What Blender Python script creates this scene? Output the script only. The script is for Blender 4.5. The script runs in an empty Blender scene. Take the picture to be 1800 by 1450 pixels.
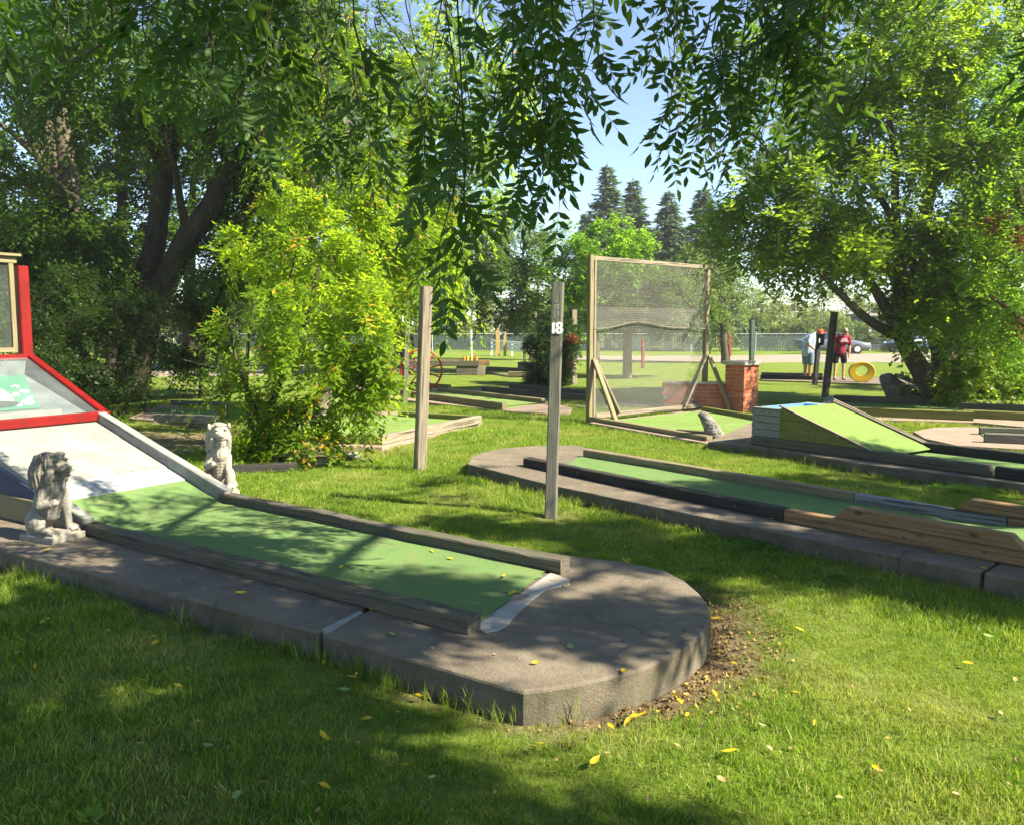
import bpy, bmesh, math, random
import numpy as np
from mathutils import Vector, Matrix, noise as mnoise
R = math.radians
scene = bpy.context.scene
COL = scene.collection
random.seed(7)
RNG = np.random.default_rng(11)

# ------------------------------------------------------------------ camera
EYE = 1.6; PITCH = R(5.7); FOC = 1450.0
cam_data = bpy.data.cameras.new('camera'); cam_data.sensor_width = 36; cam_data.lens = 36 * FOC / 1800
cam_data.clip_start = .05; cam_data.clip_end = 2000
cam = bpy.data.objects.new('camera', cam_data); COL.objects.link(cam)
cam.location = (0, 0, EYE); cam.rotation_euler = (R(90) - PITCH, 0, 0)
scene.camera = cam

# ------------------------------------------------------------------ light
SUN_EL = R(41); SUN_DIR = Vector((.925, -.38, 0)).normalized() * math.cos(SUN_EL) + Vector((0, 0, math.sin(SUN_EL)))
world = bpy.data.worlds.new('World'); scene.world = world; world.use_nodes = True
wn = world.node_tree; bg = wn.nodes['Background']
sky = wn.nodes.new('ShaderNodeTexSky'); sky.sky_type = 'NISHITA'; sky.sun_disc = False
sky.sun_elevation = SUN_EL; sky.sun_rotation = math.atan2(SUN_DIR.x, SUN_DIR.y)
sky.air_density = .9; sky.dust_density = .05; sky.ozone_density = 1.2; sky.altitude = 600
wn.links.new(sky.outputs[0], bg.inputs[0]); bg.inputs[1].default_value = .072
sun_data = bpy.data.lights.new('sun', 'SUN'); sun_data.energy = 5.0; sun_data.angle = R(.53); sun_data.color = (1, .93, .76)
sun = bpy.data.objects.new('sun', sun_data); COL.objects.link(sun)
sun.rotation_euler = SUN_DIR.to_track_quat('Z', 'Y').to_euler(); sun.location = (20, -10, 30)
scene.view_settings.view_transform = 'Standard'; scene.view_settings.look = 'None'
scene.view_settings.gamma = 1; scene.view_settings.use_curve_mapping = False
scene.view_settings.exposure = 2.0

scene.view_settings.use_white_balance = True; scene.view_settings.white_balance_temperature = 6720; scene.view_settings.white_balance_tint = 10
scene.cycles.max_bounces = 8; scene.cycles.diffuse_bounces = 4; scene.cycles.transmission_bounces = 6
scene.cycles.transparent_max_bounces = 12; scene.cycles.glossy_bounces = 3
scene.cycles.use_denoising = True; scene.cycles.caustics_reflective = False; scene.cycles.caustics_refractive = False
scene.cycles.sample_clamp_indirect = 6

# ------------------------------------------------------------------ placing helpers: an image pixel, cast through the camera -> metres
def _ray(px, py):
    u = (px - 900) / FOC; v = -(py - 725) / FOC
    return Vector((u, math.cos(PITCH) + v * math.sin(PITCH), -math.sin(PITCH) + v * math.cos(PITCH)))
def G(px, py, z=0.0):                # where that pixel's ray meets the level z
    d = _ray(px, py); t = (z - EYE) / d.z
    return Vector((d.x * t, d.y * t, z))
def A(px, py, y):                    # where that pixel's ray is y metres ahead
    d = _ray(px, py); t = y / d.y
    return Vector((d.x * t, y, EYE + d.z * t))

# ------------------------------------------------------------------ object helpers
def tag(o, label=None, cat=None, group=None, kind=None):
    if label: o['label'] = label
    if cat: o['category'] = cat
    if group: o['group'] = group
    if kind: o['kind'] = kind
    return o
def root(name, loc, label, cat, group=None, rz=0.0):
    o = bpy.data.objects.new(name, None); COL.objects.link(o)
    o.empty_display_size = .1
    o.location = loc; o.rotation_euler = (0, 0, rz)
    return tag(o, label, cat, group)
def rmat(o):
    m = Matrix.LocRotScale(o.location, o.rotation_euler, o.scale)
    if o.parent: m = rmat(o.parent) @ o.matrix_parent_inverse @ m
    return m
def link(name, me, mat, parent=None, mw=None, smooth=False):
    o = bpy.data.objects.new(name, me); COL.objects.link(o)
    if mat is not None:
        for m in (mat if isinstance(mat, (list, tuple)) else [mat]): me.materials.append(m)
    if mw is not None: o.matrix_basis = mw
    if parent is not None:
        o.parent = parent; o.matrix_parent_inverse = rmat(parent).inverted()
    if smooth and len(me.polygons): me.polygons.foreach_set('use_smooth', [True] * len(me.polygons))
    return o
def dup(o, loc, rz=None, label=None):
    def cp(a, par):
        c = a.copy(); COL.objects.link(c)
        if par is not None: c.parent = par
        for ch in [x for x in bpy.data.objects if x.parent == a]: cp(ch, c)
        return c
    c = cp(o, None); c.location = loc
    if rz is not None: c.rotation_euler = (0, 0, rz)
    if label: c['label'] = label
    return c

class MB:
    """collects shapes, links them as one mesh object"""
    def __init__(s): s.v = []; s.f = []; s.m = []; s.mi = 0
    def add(s, vs, fs):
        b = len(s.v); s.v += [tuple(v) for v in vs]
        for f in fs: s.f.append([b + i for i in f]); s.m.append(s.mi)
        return s
    def box(s, c, d, rz=0, M4=None):
        x, y, z = d[0] / 2, d[1] / 2, d[2] / 2
        vs = [Vector(p) for p in ((-x,-y,-z),(x,-y,-z),(x,y,-z),(-x,y,-z),(-x,-y,z),(x,-y,z),(x,y,z),(-x,y,z))]
        M = M4 if M4 is not None else Matrix.Translation(Vector(c)) @ Matrix.Rotation(rz, 4, 'Z')
        return s.add([M @ v for v in vs], [(0,3,2,1),(4,5,6,7),(0,1,5,4),(1,2,6,5),(2,3,7,6),(3,0,4,7)])
    def prism(s, pts, z0, z1):
        n = len(pts); pts = [(p[0], p[1]) for p in pts]
        if sum(pts[i][0]*pts[(i+1)%n][1]-pts[(i+1)%n][0]*pts[i][1] for i in range(n)) < 0: pts = pts[::-1]
        za = z0 if hasattr(z0, '__len__') else [z0]*n; zb = z1 if hasattr(z1, '__len__') else [z1]*n
        vs = [(p[0], p[1], za[i]) for i, p in enumerate(pts)] + [(p[0], p[1], zb[i]) for i, p in enumerate(pts)]
        return s.add(vs, [tuple(range(n))[::-1], tuple(range(n, 2*n))] + [(i, (i+1)%n, n+(i+1)%n, n+i) for i in range(n)])
    def hexa(s, a, b):               # two rings of four points (bottom, top)
        return s.add(list(a) + list(b), [(0,3,2,1),(4,5,6,7),(0,1,5,4),(1,2,6,5),(2,3,7,6),(3,0,4,7)])
    def tube(s, pts, rad, n=8, cap=True):
        pts = [Vector(p) for p in pts]; k = len(pts)
        rad = rad if hasattr(rad, '__len__') else [rad]*k
        rings = []; ref = None
        for i, p in enumerate(pts):
            t = (pts[min(i+1, k-1)] - pts[max(i-1, 0)])
            t = t.normalized() if t.length > 1e-9 else Vector((0,0,1))
            if ref is None: ref = t.orthogonal().normalized()
            a = (ref - t * ref.dot(t)); a = a.normalized() if a.length > 1e-6 else t.orthogonal().normalized()
            ref = a; b = t.cross(a)
            rings.append([p + (a*math.cos(2*math.pi*j/n) + b*math.sin(2*math.pi*j/n))*rad[i] for j in range(n)])
        vs = [v for r in rings for v in r]
        fs = [(i*n+j, i*n+(j+1)%n, (i+1)*n+(j+1)%n, (i+1)*n+j) for i in range(k-1) for j in range(n)]
        if cap: fs += [tuple(range(n))[::-1], tuple((k-1)*n+j for j in range(n))]
        return s.add(vs, fs)
    def ball(s, c, r, M3=None, nu=12, nv=8):
        r = r if hasattr(r, '__len__') else (r, r, r); c = Vector(c); vs = []
        for i in range(1, nv):
            th = math.pi * i / nv
            for j in range(nu):
                ph = 2*math.pi*j/nu
                p = Vector((r[0]*math.sin(th)*math.cos(ph), r[1]*math.sin(th)*math.sin(ph), r[2]*math.cos(th)))
                vs.append(c + (M3 @ p if M3 else p))
        a = Vector((0,0,r[2])); top = c + (M3 @ a if M3 else a); bot = c - (M3 @ a if M3 else a)
        n = len(vs); vs += [top, bot]
        fs = [(i*nu+j, (i+1)*nu+j, (i+1)*nu+(j+1)%nu, i*nu+(j+1)%nu) for i in range(nv-2) for j in range(nu)]
        fs += [(n, j, (j+1)%nu) for j in range(nu)] + [(n+1, (nv-2)*nu+(j+1)%nu, (nv-2)*nu+j) for j in range(nu)]
        return s.add(vs, fs)
    def lathe(s, prof, c=(0,0,0), n=24):      # profile of (radius, z)
        k = len(prof); c = Vector(c)
        vs = [c + Vector((r*math.cos(2*math.pi*j/n), r*math.sin(2*math.pi*j/n), z)) for r, z in prof for j in range(n)]
        return s.add(vs, [(i*n+j, i*n+(j+1)%n, (i+1)*n+(j+1)%n, (i+1)*n+j) for i in range(k-1) for j in range(n)])
    def mesh(s, name='m'):
        me = bpy.data.meshes.new(name); me.from_pydata(s.v, [], s.f); me.update()
        if any(s.m): me.polygons.foreach_set('material_index', s.m)
        return me
    def build(s, name, mat, parent=None, smooth=False, bevel=0, mw=None):
        o = link(name, s.mesh(name), mat, parent, mw, smooth)
        if bevel: bev(o, bevel)
        return o
def bev(o, w, seg=2):
    m = o.modifiers.new('b', 'BEVEL'); m.width = w; m.segments = seg; m.limit_method = 'ANGLE'; m.angle_limit = R(35)

def timber(name, p0, p1, w, h, mat, parent, side=0, wear=.003, ends=(0, 0), seed=0, up=None):
    """squared timber with worn arrises; p0, p1 on the bottom centre line (side +-1: on the bottom edge); ends slants the top by so many metres"""
    p0, p1 = Vector(p0), Vector(p1); x = (p1 - p0); L = x.length; x.normalize()
    upv = Vector(up) if up is not None else Vector((0, 0, 1))
    y = upv.cross(x).normalized(); z = x.cross(y)
    o0 = p0 + y * (side * w / 2)
    M = Matrix((( x.x, y.x, z.x, o0.x), (x.y, y.y, z.y, o0.y), (x.z, y.z, z.z, o0.z), (0, 0, 0, 1)))
    c = min(w, h) * .09
    sec = [(-w/2+c, 0), (w/2-c, 0), (w/2, c), (w/2, h-c), (w/2-c, h), (0, h), (-w/2+c, h), (-w/2, h-c), (-w/2, c)]
    n = max(2, int(L / .12)) ; k = len(sec); vs = []
    for i in range(n+1):
        for j, (a, b) in enumerate(sec):
            t = i / n; xx = L * t
            if i == 0: xx += ends[0] * b / h
            if i == n: xx -= ends[1] * b / h
            q = mnoise.noise_vector(Vector((xx*3 + seed*7.3, a*14, b*14))) * wear
            q2 = mnoise.noise(Vector((xx*9, j*3.1, seed))) * wear if 1 < j < 8 else 0
            vs.append((xx + (q.x if 0 < i < n else 0), a + q.y, b + q.z + q2 * .6))
    fs = [(i*k+j, (i+1)*k+j, (i+1)*k+(j+1)%k, i*k+(j+1)%k)[::-1] for i in range(n) for j in range(k)]
    fs += [tuple(range(k)), tuple(n*k+j for j in range(k))[::-1]]
    me = bpy.data.meshes.new(name); me.from_pydata(vs, [], [f[::-1] for f in fs]); me.update()
    return link(name, me, mat, parent, M)

def remeshed(mb, voxel, smooth=6, fn=None):
    o = bpy.data.objects.new('tmp', mb.mesh()); COL.objects.link(o)
    m = o.modifiers.new('r', 'REMESH'); m.mode = 'VOXEL'; m.voxel_size = voxel
    if smooth:
        k = o.modifiers.new('s', 'SMOOTH'); k.iterations = smooth; k.factor = .5
    dg = bpy.context.evaluated_depsgraph_get(); dg.update()
    me = bpy.data.meshes.new_from_object(o.evaluated_get(dg), depsgraph=dg)
    bpy.data.objects.remove(o)
    if fn:
        me.update(); nrm = [v.normal.copy() for v in me.vertices]
        for v, n in zip(me.vertices, nrm):
            v.co = v.co + n * fn(v.co, n)
    me.update(); me.polygons.foreach_set('use_smooth', [True]*len(me.polygons))
    return me

# ------------------------------------------------------------------ material helpers
class NT:
    def __init__(s, name):
        s.m = bpy.data.materials.new(name); s.m.use_nodes = True; s.t = s.m.node_tree
        s.b = s.t.nodes['Principled BSDF']; s.out = s.t.nodes['Material Output']
        s.co = s.t.nodes.new('ShaderNodeTexCoord'); s._g = None
    def n(s, t, **kw):
        x = s.t.nodes.new(t)
        for k, v in kw.items(): setattr(x, k, v)
        return x
    def l(s, a, b): s.t.links.new(a, b)
    def put(s, inp, v):
        if hasattr(v, 'links') or isinstance(v, bpy.types.NodeSocket): s.l(v, inp)
        else: inp.default_value = (*v, 1) if hasattr(v, '__len__') and len(v) == 3 and inp.type == 'RGBA' else v
    def pos(s):
        if s._g is None: s._g = s.n('ShaderNodeNewGeometry')
        return s._g.outputs['Position']
    def map(s, vec, sc=(1,1,1), loc=(0,0,0)):
        x = s.n('ShaderNodeMapping'); s.put(x.inputs['Vector'], vec)
        x.inputs['Scale'].default_value = sc; x.inputs['Location'].default_value = loc; return x.outputs[0]
    def noise(s, scale, vec=None, detail=4, rough=.55, dist=0):
        x = s.n('ShaderNodeTexNoise'); x.inputs['Scale'].default_value = scale; x.inputs['Detail'].default_value = detail
        x.inputs['Roughness'].default_value = rough; x.inputs['Distortion'].default_value = dist
        s.put(x.inputs['Vector'], vec if vec is not None else s.co.outputs['Object']); return x.outputs[0]
    def vor(s, scale, vec=None, feat='F1'):
        x = s.n('ShaderNodeTexVoronoi'); x.feature = feat; x.inputs['Scale'].default_value = scale
        s.put(x.inputs['Vector'], vec if vec is not None else s.co.outputs['Object']); return x.outputs['Distance']
    def ramp(s, fac, stops):
        x = s.n('ShaderNodeValToRGB'); s.put(x.inputs[0], fac); e = x.color_ramp.elements
        while len(e) < len(stops): e.new(.5)
        for el, (p, c) in zip(e, stops):
            el.position = p; el.color = (*c, 1) if hasattr(c, '__len__') else (c, c, c, 1)
        return x.outputs[0]
    def mix(s, fac, a, b, mode='MIX'):
        x = s.n('ShaderNodeMix', data_type='RGBA', blend_type=mode)
        s.put(x.inputs[0], fac); s.put(x.inputs[6], a); s.put(x.inputs[7], b); return x.outputs[2]
    def math(s, op, a, b=0.0, clamp=False):
        x = s.n('ShaderNodeMath', operation=op, use_clamp=clamp); s.put(x.inputs[0], a); s.put(x.inputs[1], b); return x.outputs[0]
    def attr(s, name):
        return s.n('ShaderNodeAttribute', attribute_name=name).outputs['Fac']
    def rnd(s): return s.n('ShaderNodeObjectInfo').outputs['Random']
    def bump(s, h, strength=.5, dist=.01, nrm=None):
        x = s.n('ShaderNodeBump'); x.inputs['Strength'].default_value = strength; x.inputs['Distance'].default_value = dist
        s.put(x.inputs['Height'], h)
        if nrm is not None: s.l(nrm, x.inputs['Normal'])
        return x.outputs[0]
    def fin(s, col, rough=.8, nrm=None, spec=.3, metal=0):
        s.put(s.b.inputs['Base Color'], col); s.put(s.b.inputs['Roughness'], rough)
        s.b.inputs['Specular IOR Level'].default_value = spec; s.b.inputs['Metallic'].default_value = metal
        if nrm is not None: s.l(nrm, s.b.inputs['Normal'])
        return s.m

def m_wood(name, dark, light, moss=None, moss_amt=.5, grain=1.0, crack=.5, knots=False):
    t = NT(name); o = t.co.outputs['Object']; r = t.rnd()
    sh = t.n('ShaderNodeVectorMath', operation='ADD'); t.l(o, sh.inputs[0])
    cmb = t.n('ShaderNodeCombineXYZ'); t.l(t.math('MULTIPLY', r, 37.), cmb.inputs[0]); t.l(t.math('MULTIPLY', r, 11.), cmb.inputs[1]); t.l(cmb.outputs[0], sh.inputs[1])
    v = sh.outputs[0]
    g = t.noise(9, t.map(v, (.16, 5, 5)), 6, .65, .6); g2 = t.noise(40, t.map(v, (.05, 3, 3)), 4, .7)
    big = t.noise(2.2, v, 3)
    c = t.ramp(g, [(.28, dark), (.72, light)])
    c = t.mix(t.ramp(g2, [(.33, 1.0), (.5, 0.0)]), c, tuple(x * .45 for x in dark))
    c = t.mix(t.math('MULTIPLY', t.ramp(big, [(.35, 0.), (.75, 1.)]), .45), c, tuple(x * .6 for x in light))
    sp = t.noise(16, t.map(v, (.07, 2.6, 2.6)), 3, .5, .4)
    c = t.mix(t.math('MULTIPLY', t.ramp(sp, [(.60, 0.), (.635, .85)]), .45 if knots else 1.), c, tuple(x * .28 for x in dark))
    if moss:
        c = t.mix(t.math('MULTIPLY', t.ramp(t.noise(5, v, 5), [(.42, 0.), (.62, 1.)]), moss_amt), c, moss)
    if knots:
        k = t.vor(2.6, t.map(v, (1, 2.2, 2.2)))
        c = t.mix(t.ramp(k, [(.06, 1.), (.12, 0.)]), c, tuple(x * .3 for x in dark))
    c = t.mix(t.math('MULTIPLY', r, .3), c, tuple(x * .75 for x in light))
    h = t.math('ADD', t.math('ADD', g, t.math('MULTIPLY', g2, crack * 2)), t.math('MULTIPLY', t.ramp(sp, [(.58, 1.), (.64, 0.)]), 1.2))
    return t.fin(c, .85, t.bump(h, .55 * grain, .006), .2)

def m_noisy(name, a, b, scale=6, rough=.8, bump=.3, bscale=60, spec=.3, speck=None, speck_scale=180, bdist=.004, lo=.35, hi=.68, world=True, stain=None, stain_scale=1.3):
    t = NT(name); v = t.pos() if world else t.co.outputs['Object']
    c = t.ramp(t.noise(scale, v, 6, .62), [(lo, a), (hi, b)])
    if stain: c = t.mix(t.math('MULTIPLY', t.ramp(t.noise(stain_scale, v, 5, .7, .8), [(.45, 0.), (.66, 1.)]), .7), c, stain)
    if speck: c = t.mix(t.ramp(t.noise(speck_scale, v, 2, .5), [(.60, 0.), (.70, 1.)]), c, speck)
    return t.fin(c, rough, t.bump(t.noise(bscale, v, 5, .7), bump, bdist), spec)

def m_leaf(name, dark, light, trans, tmix=.42, gloss=.35, odd=None, odd_at=.93, rough=.45):
    t = NT(name); a = t.attr('v')
    c = t.ramp(a, [(0., dark), (.85, light)])
    tc = t.mix(t.math('MULTIPLY', a, .6), trans, tuple(min(1, x * 1.25) for x in trans))
    if odd:
        k = t.math('GREATER_THAN', a, odd_at); c = t.mix(k, c, odd); tc = t.mix(k, tc, odd)
    t.put(t.b.inputs['Base Color'], c); t.b.inputs['Roughness'].default_value = rough; t.b.inputs['Specular IOR Level'].default_value = gloss*.6
    tr = t.n('ShaderNodeBsdfTranslucent'); t.put(tr.inputs[0], tc)
    mx = t.n('ShaderNodeMixShader'); mx.inputs[0].default_value = tmix
    t.l(t.b.outputs[0], mx.inputs[1]); t.l(tr.outputs[0], mx.inputs[2]); t.l(mx.outputs[0], t.out.inputs[0])
    return t.m

def grass_tone(t, v, near=True):
    """lawn colours by place: lush green, thin yellow green and dry straw patches"""
    n1 = t.noise(.9, v, 5, .6, .3); n2 = t.noise(3.6, v, 5, .65); n3 = t.noise(.28, v, 3)
    c = t.ramp(n2, [(.3, (.066, .135, .010)), (.52, (.132, .222, .018)), (.75, (.235, .305, .042))])
    dry = t.math('MULTIPLY', t.ramp(n1, [(.50, 0.), (.72, 1.)]), .62)
    c = t.mix(dry, c, (.42, .37, .15))
    c = t.mix(t.math('MULTIPLY', t.ramp(n3, [(.4, 0.), (.7, 1.)]), .35), c, (.18, .27, .02))
    return c

MAT = {}
def mats():
    m = MAT
    # ground
    t = NT('lawn ground'); v = t.pos(); c = grass_tone(t, v)
    soil = t.ramp(t.noise(22, v, 6, .7), [(.3, (.075, .052, .032)), (.7, (.30, .225, .14))])
    fine = t.noise(60, t.map(v, (1, .45, 1)), 5, .75)
    c = t.mix(.55, c, t.mix(t.ramp(fine, [(.3, 0.), (.7, 1.)]), (.025, .040, .006), (.25, .31, .055)), 'MIX')
    c = t.mix(t.attr('bare'), c, soil)
    c = t.mix(t.ramp(t.math('ADD', t.attr('track'), t.math('MULTIPLY', t.math('SUBTRACT', t.noise(2.5, v), .5), .35)), [(.45, 0.), (.6, 1.)]), c, t.ramp(t.noise(4, v, 6), [(.3, (.36, .31, .25)), (.7, (.50, .45, .38))]))
    m['lawn'] = t.fin(c, .95, t.bump(t.math('ADD', t.noise(30, v, 5, .8), fine), .9, .05), .1)
    # grass blades
    t = NT('grass blade'); v = t.pos(); c = grass_tone(t, v)
    r = t.rnd(); a = t.attr('v')
    c = t.mix(1., c, t.ramp(a, [(0., (.42, .48, .40)), (.45, (.95, 1., .9)), (.8, (1.5, 1.42, 1.3))]), 'MULTIPLY')
    c = t.mix(t.math('MULTIPLY', t.ramp(a, [(.84, 0.), (.95, 1.)]), .8), c, (.46, .41, .20))
    c = t.mix(t.math('MULTIPLY', r, .35), c, (.13, .24, .03))
    t.put(t.b.inputs['Base Color'], c); t.b.inputs['Roughness'].default_value = .65; t.b.inputs['Specular IOR Level'].default_value = .10
    tr = t.n('ShaderNodeBsdfTranslucent'); t.put(tr.inputs[0], t.mix(1., c, (1.6, 1.5, .8), 'MULTIPLY'))
    mx = t.n('ShaderNodeMixShader'); mx.inputs[0].default_value = .42
    t.l(t.b.outputs[0], mx.inputs[1]); t.l(tr.outputs[0], mx.inputs[2]); t.l(mx.outputs[0], t.out.inputs[0]); m['blade'] = t.m
    t = NT('dark worn concrete'); v = t.pos()
    c = t.ramp(t.noise(2.2, v, 8, .68, .4), [(.32, (.108, .086, .060)), (.55, (.156, .127, .090)), (.72, (.212, .174, .127))])
    c = t.mix(t.math('MULTIPLY', t.ramp(t.noise(.9, v, 6, .7, 1.), [(.45, 0.), (.62, 1.)]), .55), c, (.095, .078, .058))
    c = t.mix(t.math('MULTIPLY', t.ramp(t.noise(7, v, 6, .75, .6), [(.56, 0.), (.70, 1.)]), .4), c, (.26, .22, .17))
    c = t.mix(t.math('MULTIPLY', t.ramp(t.noise(150, v, 2, .5), [(.60, 0.), (.72, 1.)]), t.ramp(t.noise(3, v, 3), [(.4, .15), (.65, .8)])), c, (.33, .29, .24))
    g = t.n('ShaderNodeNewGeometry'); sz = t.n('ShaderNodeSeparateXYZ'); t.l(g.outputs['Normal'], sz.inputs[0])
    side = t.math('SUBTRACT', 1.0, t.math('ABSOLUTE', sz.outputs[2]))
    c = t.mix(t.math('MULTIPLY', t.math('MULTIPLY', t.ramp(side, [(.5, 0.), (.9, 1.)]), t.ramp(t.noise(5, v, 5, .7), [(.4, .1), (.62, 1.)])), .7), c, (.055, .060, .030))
    wv = t.n('ShaderNodeVectorMath', operation='ADD'); t.l(v, wv.inputs[0]); nz = t.n('ShaderNodeTexNoise'); nz.inputs['Scale'].default_value = 3.5; nz.inputs['Detail'].default_value = 6; t.l(v, nz.inputs['Vector'])
    ms = t.n('ShaderNodeVectorMath', operation='SCALE'); t.l(nz.outputs[1], ms.inputs[0]); ms.inputs['Scale'].default_value = .55; t.l(ms.outputs[0], wv.inputs[1])
    ck = t.vor(.95, wv.outputs[0], 'DISTANCE_TO_EDGE'); ckm = t.math('MULTIPLY', t.ramp(ck, [(.003, 1.), (.010, 0.)]), t.ramp(t.noise(1.4, v, 3), [(.50, 0.), (.56, 1.)]))
    c = t.mix(t.math('MULTIPLY', ckm, .45), c, (.030, .026, .020))
    c = t.mix(t.ramp(t.noise(28, v, 4, .8), [(.66, 0.), (.72, .7)]), c, (.06, .052, .040))
    h = t.math('ADD', t.math('ADD', t.math('MULTIPLY', t.math('SUBTRACT', 1., ckm), .8), t.noise(95, v, 5, .75)), t.math('MULTIPLY', t.noise(18, v, 5, .7), 1.4))
    m['slab'] = t.fin(c, .85, t.bump(h, .85, .008), .3)
    m['slab_pink'] = m_noisy('reddish concrete', (.19, .135, .10), (.26, .195, .15), 3, .85, .35, 80, .3, (.42, .36, .3), 120, .003)
    m['cement'] = m_noisy('pale cement patch', (.24, .22, .19), (.36, .34, .30), 5, .9, .5, 50, .2, (.25, .22, .19), 14)
    m['grout'] = m_noisy('blue grey mortar', (.16, .17, .16), (.27, .28, .27), 12, .9, .6, 60)
    t = NT('green carpet'); v = t.pos()
    c = t.ramp(t.noise(1.6, v, 5, .6), [(.3, (.058, .118, .034)), (.7, (.100, .165, .045))])
    c = t.mix(t.ramp(t.noise(220, v, 2), [(.42, 0.), (.62, 1.)]), c, (.145, .225, .085))
    c = t.mix(t.math('MULTIPLY', t.ramp(t.noise(2.6, v, 7, .75, 1.2), [(.50, 0.), (.70, 1.)]), .55), c, (.165, .165, .075))
    c = t.mix(t.math('MULTIPLY', t.ramp(t.noise(5.5, v, 6, .75, .6), [(.58, 0.), (.72, 1.)]), .5), c, (.040, .060, .030))
    c = t.mix(t.ramp(t.noise(75, v, 3, .7), [(.70, 0.), (.76, .7)]), c, (.12, .085, .04))
    m['carpet'] = t.fin(c, .95, t.bump(t.math('ADD', t.noise(260, v, 2), t.math('MULTIPLY', t.noise(9, v), .8)), .5, .006), .1)
    m['carpet_sunlit'] = m_noisy('sunlit green carpet', (.115, .195, .042), (.155, .235, .062), 1.2, .95, .4, 150, .1, (.23, .30, .12), 55, stain=(.12, .135, .05), bdist=.008)  # the green carpet again, with sunlight put into a lighter colour
    m['wood_grey'] = m_wood('grey weathered wood', (.070, .066, .053), (.185, .175, .145), (.10, .12, .065), .45)
    m['wood_dark'] = m_wood('dark mossy timber', (.048, .042, .032), (.150, .130, .100), (.070, .080, .035), .6)
    m['wood_black'] = m_wood('blackened timber', (.014, .013, .012), (.055, .052, .048), (.035, .04, .025), .35)
    m['wood_brown'] = m_wood('brown oiled timber', (.15, .088, .042), (.30, .19, .095), None, 0, knots=True)
    m['wood_tan'] = m_wood('tan treated timber', (.15, .12, .068), (.27, .22, .135), (.18, .18, .07), .4)
    m['wood_green'] = m_wood('green tinged planks', (.10, .105, .025), (.20, .20, .060), (.13, .15, .035), .5)
    m['wood_pale'] = m_wood('pale sun bleached wood', (.15, .125, .088), (.29, .245, .18), None, 0)
    m['wood_silver'] = m_wood('silver grey timber', (.14, .145, .135), (.28, .285, .265), None, 0)
    m['wood_white'] = m_wood('white painted wood', (.17, .17, .15), (.27, .27, .25), (.36, .37, .30), .45, .7)
    # white sheet with grime
    t = NT('white painted panel'); v = t.pos()
    c = t.ramp(t.noise(2.2, v, 6, .7), [(.3, (.17, .165, .145)), (.62, (.265, .265, .255))])
    mp = t.n('ShaderNodeMapping'); t.l(v, mp.inputs[0]); mp.inputs['Rotation'].default_value = (0, 0, R(33)); mp.inputs['Scale'].default_value = (1.2, 16, 1.2)
    c = t.mix(t.math('MULTIPLY', t.ramp(t.noise(2.4, mp.outputs[0], 6, .75), [(.48, 0.), (.66, 1.)]), .6), c, (.185, .165, .12))
    c = t.mix(t.ramp(t.noise(38, v, 5, .8), [(.60, 0.), (.70, .9)]), c, (.12, .085, .055))
    m['white'] = t.fin(c, .45, t.bump(t.noise(30, v), .2, .003), .4)
    m['white_metal'] = m_noisy('white metal strip', (.21, .225, .235), (.26, .27, .27), 3, .35, .08, 20, .5, (.4, .38, .33), 35)
    m['red'] = m_noisy('glossy red paint', (.13, .0018, .0010), (.19, .003, .0018), 5, .5, .25, 25, .25, (.10, .012, .008), 26, stain=(.11, .004, .002), stain_scale=4)
    m['red_dull'] = m_noisy('sun faded red paint', (.16, .016, .012), (.22, .03, .022), 6, .6, .2, 40)
    m['wheel_red'] = m_noisy('red wheel paint', (.34, .016, .010), (.44, .028, .018), 6, .5, .2, 40)
    m['navy'] = m_noisy('navy blue board', (.018, .024, .070), (.035, .044, .105), 4, .6, .2, 40)
    m['galv'] = m_noisy('dusty grey metal sheet', (.085, .10, .105), (.15, .165, .17), 7, .6, .12, 40, .3, (.26, .27, .27), 90)
    m['board_green'] = m_noisy('painted green board', (.035, .150, .095), (.05, .19, .12), 6, .5, .1, 30)
    m['board_white'] = m_noisy('cream paint', (.62, .64, .55), (.78, .79, .70), 9, .55, .1, 30)
    m['board_dark'] = m_noisy('charcoal paint', (.02, .022, .022), (.05, .05, .05), 9, .55, .1, 30)
    # brick & stone
    t = NT('red brick'); r = t.rnd(); v = t.pos()
    c = t.ramp(r, [(0., (.30, .085, .042)), (.5, (.40, .125, .062)), (1., (.47, .175, .095))])
    c = t.mix(t.math('MULTIPLY', t.ramp(t.noise(26, v, 6, .7), [(.4, 0.), (.7, 1.)]), .6), c, (.22, .07, .04))
    m['brick'] = t.fin(c, .9, t.bump(t.noise(80, v, 5, .7), .5, .004), .2)
    m['mortar'] = m_noisy('mortar', (.40, .35, .29), (.50, .45, .38), 14, .95, .5, 90)
    m['capstone'] = m_noisy('pale cap stone', (.27, .24, .20), (.38, .34, .29), 8, .9, .5, 60)
    t = NT('weathered cast stone'); o = t.co.outputs['Object']; sx = t.n('ShaderNodeSeparateXYZ'); t.l(o, sx.inputs[0])
    c = t.ramp(t.noise(14, o, 6, .7), [(.3, (.17, .155, .128)), (.7, (.30, .275, .235))])
    hi = t.math('ADD', t.math('MULTIPLY', sx.outputs[2], 1.9), t.math('MULTIPLY', t.noise(9, o, 4), .5))
    c = t.mix(t.math('MULTIPLY', t.ramp(hi, [(.80, 0.), (1.15, 1.)]), .5), c, (.11, .095, .072))
    c = t.mix(t.ramp(t.noise(60, o, 4, .8), [(.62, 0.), (.72, .8)]), c, (.10, .09, .07))
    c = t.mix(t.math('MULTIPLY', t.ramp(t.noise(5, o, 5, .7), [(.52, 0.), (.7, 1.)]), .5), c, (.19, .19, .13))
    m['lion'] = t.fin(c, .92, t.bump(t.noise(110, o, 6, .8), .75, .006), .2)
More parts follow.
